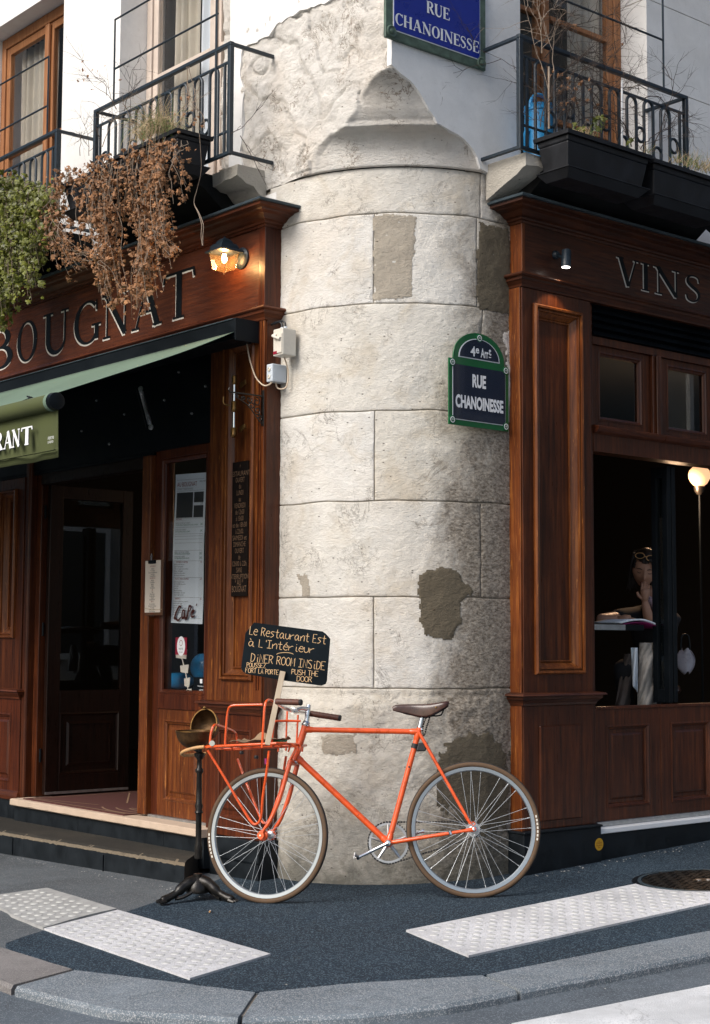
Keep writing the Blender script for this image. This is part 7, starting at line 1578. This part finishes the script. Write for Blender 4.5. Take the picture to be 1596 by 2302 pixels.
# ================================================================== PLANTS
RN = random.Random(21)
LEAF = [(0, -.1), (.22, -.28), (.50, -.10), (.36, .10), (.46, .42), (.18, .36), (0, .78), (-.18, .36), (-.46, .42), (-.36, .10), (-.50, -.10), (-.22, -.28)]
def leaf_at(b, p, s_, rnd, curl=.25, tilt=1.0):
    z = Vector((rnd.gauss(0, .5), rnd.gauss(0, .5) - .7, rnd.gauss(.25, .6))).normalized(); a_ = rnd.uniform(0, 6.28); x = z.orthogonal().normalized(); y = z.cross(x); x, y = x * math.cos(a_) + y * math.sin(a_), y * math.cos(a_) - x * math.sin(a_)
    vs = [tuple(p + z * s_ * curl * .25)] + [tuple(p + (x * q[0] + y * q[1]) * s_ + z * s_ * (-curl * (abs(q[0]) ** 1.3) + rnd.uniform(-.5, .5) * curl * .5)) for q in LEAF]
    T0 = b.T; b.T = lambda *a: Vector(a); b.add(vs, [(0, i, i % 12 + 1) for i in range(1, 13)]); b.T = T0
def leaf_mesh(mat, curl, seed):
    r_ = random.Random(seed); b = MB(); vs = [(0, 0, .03)] + [(q[0], q[1], -curl * abs(q[0]) ** 1.3 + r_.uniform(-.1, .1)) for q in LEAF]
    b.add(vs, [(0, i, i % 12 + 1) for i in range(1, 13)]); me = bpy.data.meshes.new('leaf'); me.from_pydata([tuple(v) for v in b.v], [], b.f); me.materials.append(mat); return me
LM = {'ivy': [leaf_mesh(M['ivy'], .2, k) for k in range(4)], 'dead': [leaf_mesh(M['deadleaf'], .7, 10 + k) for k in range(5)]}
def leaf_inst(par, kind, p, s_, rnd):
    z = Vector((rnd.gauss(-.3, .5), rnd.gauss(0, .5) - .8, rnd.gauss(.3, .5))).normalized(); q = z.to_track_quat('Z', 'Y').to_matrix().to_4x4() @ Matrix.Rotation(rnd.uniform(0, 6.28), 4, 'Z')
    inst(rnd.choice(LM[kind]), 'leaf', par, Matrix.Translation(p) @ q @ Matrix.Diagonal((s_, s_, s_, 1)))
def walk(p, d, n, step, rnd, wig=.35, grav=0.0, pull=None):
    P = [p.copy()]; d = d.normalized()
    for i in range(n):
        d = (d + Vector((rnd.gauss(0, wig), rnd.gauss(0, wig) * .6, rnd.gauss(0, wig))) + Vector((0, 0, -grav))).normalized(); P.append(P[-1] + d * step)
    return P
def hanging_plant(name, lab, cat, kind, strands, nleaf, size, stem_mat, loc, w0, group=None, spread=.035, body=None):
    t = thing(name, lab, cat, loc, group); sb = MB(); lb = MB(); singles = []; rnd = random.Random(len(strands) + 3)
    for (x0, y0, x1, y1, n) in strands:
        for _ in range(n):
            wa = w0 + rnd.uniform(-.02, .07); a = FL(*PL(x0 + rnd.gauss(0, 9), y0 + rnd.gauss(0, 6), wa), wa); wb = w0 + rnd.uniform(-.10, .08); c = FL(*PL(x1 + rnd.gauss(0, 12), y1 + rnd.gauss(0, 16), wb), wb)
            m_ = 14; P = []
            for i in range(m_ + 1):
                f = i / m_; q = a.lerp(c, f); o = Vector((noise.noise(a * 9 + Vector((f * 3, 0, 0))), noise.noise(a * 9 + Vector((0, f * 3, 5))), .5 * noise.noise(a * 7 + Vector((3, f * 3, 5))))) * .07 * math.sin(math.pi * min(1, f * 1.2 + .1)); P.append(q + o + nL * .03 * math.sin(math.pi * f))
            sb.tube(P, [.0022 - .0012 * i / m_ for i in range(m_ + 1)], 4)
            L_ = (c - a).length; k = int(nleaf * L_)
            for _ in range(k):
                f = rnd.random(); i = min(m_ - 1, int(f * m_)); q = P[i].lerp(P[i + 1], f * m_ - i) + Vector((rnd.gauss(0, spread), rnd.gauss(0, spread), rnd.gauss(0, spread))); singles.append((q, size * rnd.uniform(.35, 1.0) ** 1.4 * 1.55))
    sb.build('stem', stem_mat, t, recalc=False, kind='stuff')
    rnd.shuffle(singles); singles.sort(key=lambda s_: -s_[1] * (1 if (s_[0] - EYE).dot(nL) < 99 else 0))
    for q, s_ in singles[:110]: leaf_inst(t, kind, q, s_, rnd)
    for q, s_ in singles[110:]: leaf_at(lb, q, s_, rnd, .2 if kind == 'ivy' else .6)
    lb.build('foliage', M['ivy'] if kind == 'ivy' else M['deadleaf'], t, recalc=False, kind='stuff')
    return t, len(singles)
hanging_plant('ivy', 'dense yellow green ivy spilling from the window box at the left edge', 'ivy', 'ivy',
    [(-60, 395, -70, 720, 10), (-30, 400, -45, 730, 10), (0, 415, -15, 725, 14), (20, 415, 8, 715, 14), (40, 420, 28, 665, 14), (60, 425, 45, 640, 14), (80, 430, 62, 610, 13), (98, 435, 85, 580, 11), (112, 440, 105, 555, 9), (20, 430, 5, 560, 12), (60, 430, 45, 560, 12), (95, 440, 80, 560, 8), (20, 400, 15, 460, 8), (60, 410, 55, 470, 8), (100, 425, 100, 480, 8)],
    60, .033, M['drystem'], FL(3.5, 3.2, .55), .52)
DL = [(128, 440, 140, 590, 7), (140, 400, 150, 520, 6), (155, 385, 170, 420, 6), (112, 470, 165, 600, 8), (205, 385, 205, 560, 7), (225, 372, 240, 650, 12), (248, 368, 262, 680, 9), (262, 362, 240, 600, 7), (285, 355, 275, 470, 5), (305, 340, 320, 520, 6), (328, 335, 318, 690, 8), (345, 325, 338, 640, 11), (362, 315, 368, 560, 9), (385, 318, 375, 520, 7), (402, 318, 398, 440, 4), (330, 560, 312, 695, 7), (240, 560, 258, 672, 6), (350, 500, 385, 560, 6), (170, 570, 240, 590, 7), (412, 320, 418, 400, 3), (300, 330, 305, 400, 6), (240, 360, 245, 430, 6), (200, 378, 210, 440, 5), (360, 312, 365, 400, 6)]
hanging_plant('withered_ivy', 'withered brown ivy hanging from the window boxes down over the fascia letters', 'dead ivy', 'dead', DL, 38, .028, M['drystem'], FL(1.9, 3.3, .5), .52, spread=.026)
# grass and straw
def grass(lab, T, P_, spots, mats, hang, loc, name='dry_grass'):
    t = thing(name, lab, 'grass', loc); rnd = random.Random(len(spots))
    bs = [MB(), MB()]
    for x, y, w, n, h in spots:
        for _ in range(n):
            ww = w + rnd.uniform(-.09, .03); p = T(*P_(x + rnd.gauss(0, 8), y + rnd.gauss(0, 3), ww), ww); d = Vector((rnd.gauss(0, .5), rnd.gauss(-.35, .5), 1)).normalized(); g_2 = rnd.uniform(.05, .3) * (3.2 if hang else 1); P = [p]; L_ = h * rnd.uniform(.5, 1.3)
            for i in range(7): d = (d + Vector((0, 0, -g_2 * (.4 + i * .12))) + Vector((rnd.gauss(0, .06), rnd.gauss(0, .06), 0))).normalized(); P.append(P[-1] + d * L_ / 7)
            bs[0 if rnd.random() < .7 else 1].tube(P, [.0016 - .0012 * i / 7 for i in range(8)], 3)
    for b, m_ in zip(bs, mats): b.build('blades', m_, t, recalc=False, kind='stuff')
grass('shaggy dry grass tumbling over the rim of the left window box', FL, PL, [(335, 300, .54, 90, .20), (355, 296, .54, 110, .26), (375, 292, .52, 90, .24), (320, 312, .54, 60, .16), (395, 296, .5, 30, .14)], (M['straw'], M['greengrass']), True, FL(1.4, 4.05, .45))
grass('thin upright grass growing at the right end of the right window boxes', FR, PR, [(1545, 372, .5, 40, .10), (1568, 380, .5, 50, .12), (1590, 386, .5, 40, .12), (1520, 366, .48, 25, .08), (1320, 305, .48, 30, .06), (1300, 300, .5, 20, .05), (1450, 345, .45, 20, .07)], (M['straw'], M['greengrass']), False, FR(1.9, 3.94, .45))
# bare vines
def vine(lab, T, P_, seeds, mat, loc, rnd, name='bare_vine', r0_=.0032, leaves=0):
    t = thing(name, lab, 'vine', loc); b = MB(); ends = []
    for x, y, w, dx, dz, n, kids in seeds:
        p = T(*P_(x, y, w), w); d = (T(1, 0, 0) - T(0, 0, 0)) * dx + Z * dz
        stack = [(p, d, n, r0_, kids)]
        while stack:
            p, d, n, r, kd = stack.pop(); P = walk(p, d, n, .028, rnd, .17)
            b.tube([tuple(q) for q in smooth_pts(P, 2)], [r * (1 - .75 * i / (2 * n)) for i in range(2 * n + 1)], 5); ends.append(P[-1])
            for _ in range(kd):
                i = rnd.randrange(1, len(P) - 1); dd = (P[i + 1] - P[i - 1]).normalized() + Vector((rnd.gauss(0, .7), rnd.gauss(0, .5), rnd.gauss(0, .7))); stack.append((P[i], dd, max(3, int(n * rnd.uniform(.3, .6))), r * .62, kd - 2 if kd > 2 else 0))
    b.build('stem', mat, t, recalc=False, kind='stuff')
    for q in ends[:leaves]: leaf_inst(t, 'dead', q, rnd.uniform(.018, .030), rnd)
rv = random.Random(31)
vine('tangle of bare dark vines climbing the right balcony railing and window', FR, PR, [(1215, 285, .40, -.05, 1, 26, 7), (1225, 285, .38, .05, 1, 30, 7), (1235, 290, .40, -.15, 1, 26, 6), (1250, 290, .40, .2, 1, 26, 6), (1270, 295, .42, .1, 1, 24, 6), (1290, 298, .40, .5, .9, 24, 6), (1300, 300, .40, -.2, 1, 22, 5), (1215, 120, .33, .1, 1, 18, 6), (1225, 130, .33, .5, .7, 20, 6), (1260, 150, .33, .9, .2, 22, 6), (1300, 180, .34, .7, -.4, 20, 6)], M['darkstem'], FR(.8, 3.95, .4), rv, leaves=26)
vine('bare thorny vines sprawling over the right end of the right railing', FR, PR, [(1390, 320, .40, .2, 1, 22, 6), (1420, 330, .42, -.3, 1, 20, 6), (1440, 335, .40, .5, .8, 22, 6), (1470, 340, .42, .3, .9, 18, 5), (1400, 200, .34, .9, .5, 18, 5), (1450, 220, .34, .8, .5, 16, 5), (1350, 310, .42, .1, 1, 20, 5)], M['darkstem'], FR(1.6, 3.95, .4), rv, leaves=14)
vine('pale dry creeper on the upright canes of the right balcony', FR, PR, [(1218, 120, .36, -.05, 1, 16, 5), (1232, 200, .36, .0, 1, 22, 4), (1245, 160, .38, .1, 1, 16, 4), (1215, 60, .36, .1, 1, 12, 4)], M['drystem'], FR(.85, 4.2, .36), rv, r0_=.0026)
vine('thin bare branches reaching up against the white wall from the left balcony', FL, PL, [(262, 245, .45, .45, 1, 15, 4), (240, 215, .42, .2, 1, 16, 3), (258, 230, .45, .9, .5, 15, 4), (280, 250, .42, -.3, .8, 12, 4), (225, 330, .5, .35, 1, 14, 4), (300, 280, .45, .6, .9, 14, 5), (330, 285, .4, -.2, 1, 10, 4), (200, 350, .5, .2, 1, 9, 5), (180, 350, .5, .3, 1, 8, 5), (520, 300, .34, -.6, .15, 11, 3), (540, 305, .30, -.2, -1, 12, 3)], M['darkstem'], FL(2.0, 4.0, .45), rv, leaves=10, r0_=.0024)
vine('withered creeper wound round the bars of the left balcony railing', FL, PL, [(420, 150, .32, .1, -1, 12, 4), (425, 150, .33, -.1, -1, 12, 4), (360, 190, .32, .2, -1, 9, 4), (410, 270, .36, -.2, 1, 9, 4), (460, 290, .36, -.1, 1, 9, 4), (300, 300, .4, 0, 1, 9, 4), (230, 330, .4, .1, 1, 8, 4)], M['drystem'], FL(1.4, 4.2, .33), rv, leaves=22)
t = thing('hanging_tendril', 'long pale tendril dangling from the left window box above the lantern', 'tendril', FL(1.2, 3.4, .5))
for o in (0, 4): MB(FL).tube(smooth_pts([(*PL(x + o * k, y, .5), .5) for x, y, k in ((448, 300, 0), (451, 340, 0), (452, 385, 0), (443, 425, 0), (436, 455, 0), (446, 480, .5), (453, 505, 1), (452, 530, 1), (455, 552, .2))], 4), .0022, 5).build('stem', M['drystem'], t, smooth=1)
yp = thing('seedling', 'small leafy green seedlings in the right window box', 'plant', FR(1.05, 3.95, .45)); 
for (x, y) in ((1290, 280), (1300, 288), (1335, 270), (1345, 265), (1352, 278), (1330, 282), (1342, 288), (1360, 270), (1308, 292), (1350, 262), (1418, 315), (1412, 322)):
    p = FR(*PR(x, y, .46), .46); leaf_inst(yp, 'ivy', p, RN.uniform(.028, .042), RN); MB().tube([p, p + Vector((RN.uniform(-.02, .02), 0, -.05))], .0016, 4).build('stem', M['greengrass'], yp)
cn = thing('garden_cane', 'thin brownish cane stuck in the left part of the right window box', 'cane', FR(1.2, 3.95, .4), 'canes in the window boxes')
for i, (x, y0, y1) in enumerate(((1234, 150, 290), (1398, 180, 330))):
    o = cn if i == 0 else thing('garden_cane', 'white painted cane standing in the middle of the right window boxes', 'cane', FR(1.6, 3.95, .4), 'canes in the window boxes')
    MB(FR).tube([(*PR(x, y1, .41), .41), (*PR(x, y0, .41), .41)], .006, 6).build('cane_rod', M['white'] if i else M['drystem'], o)
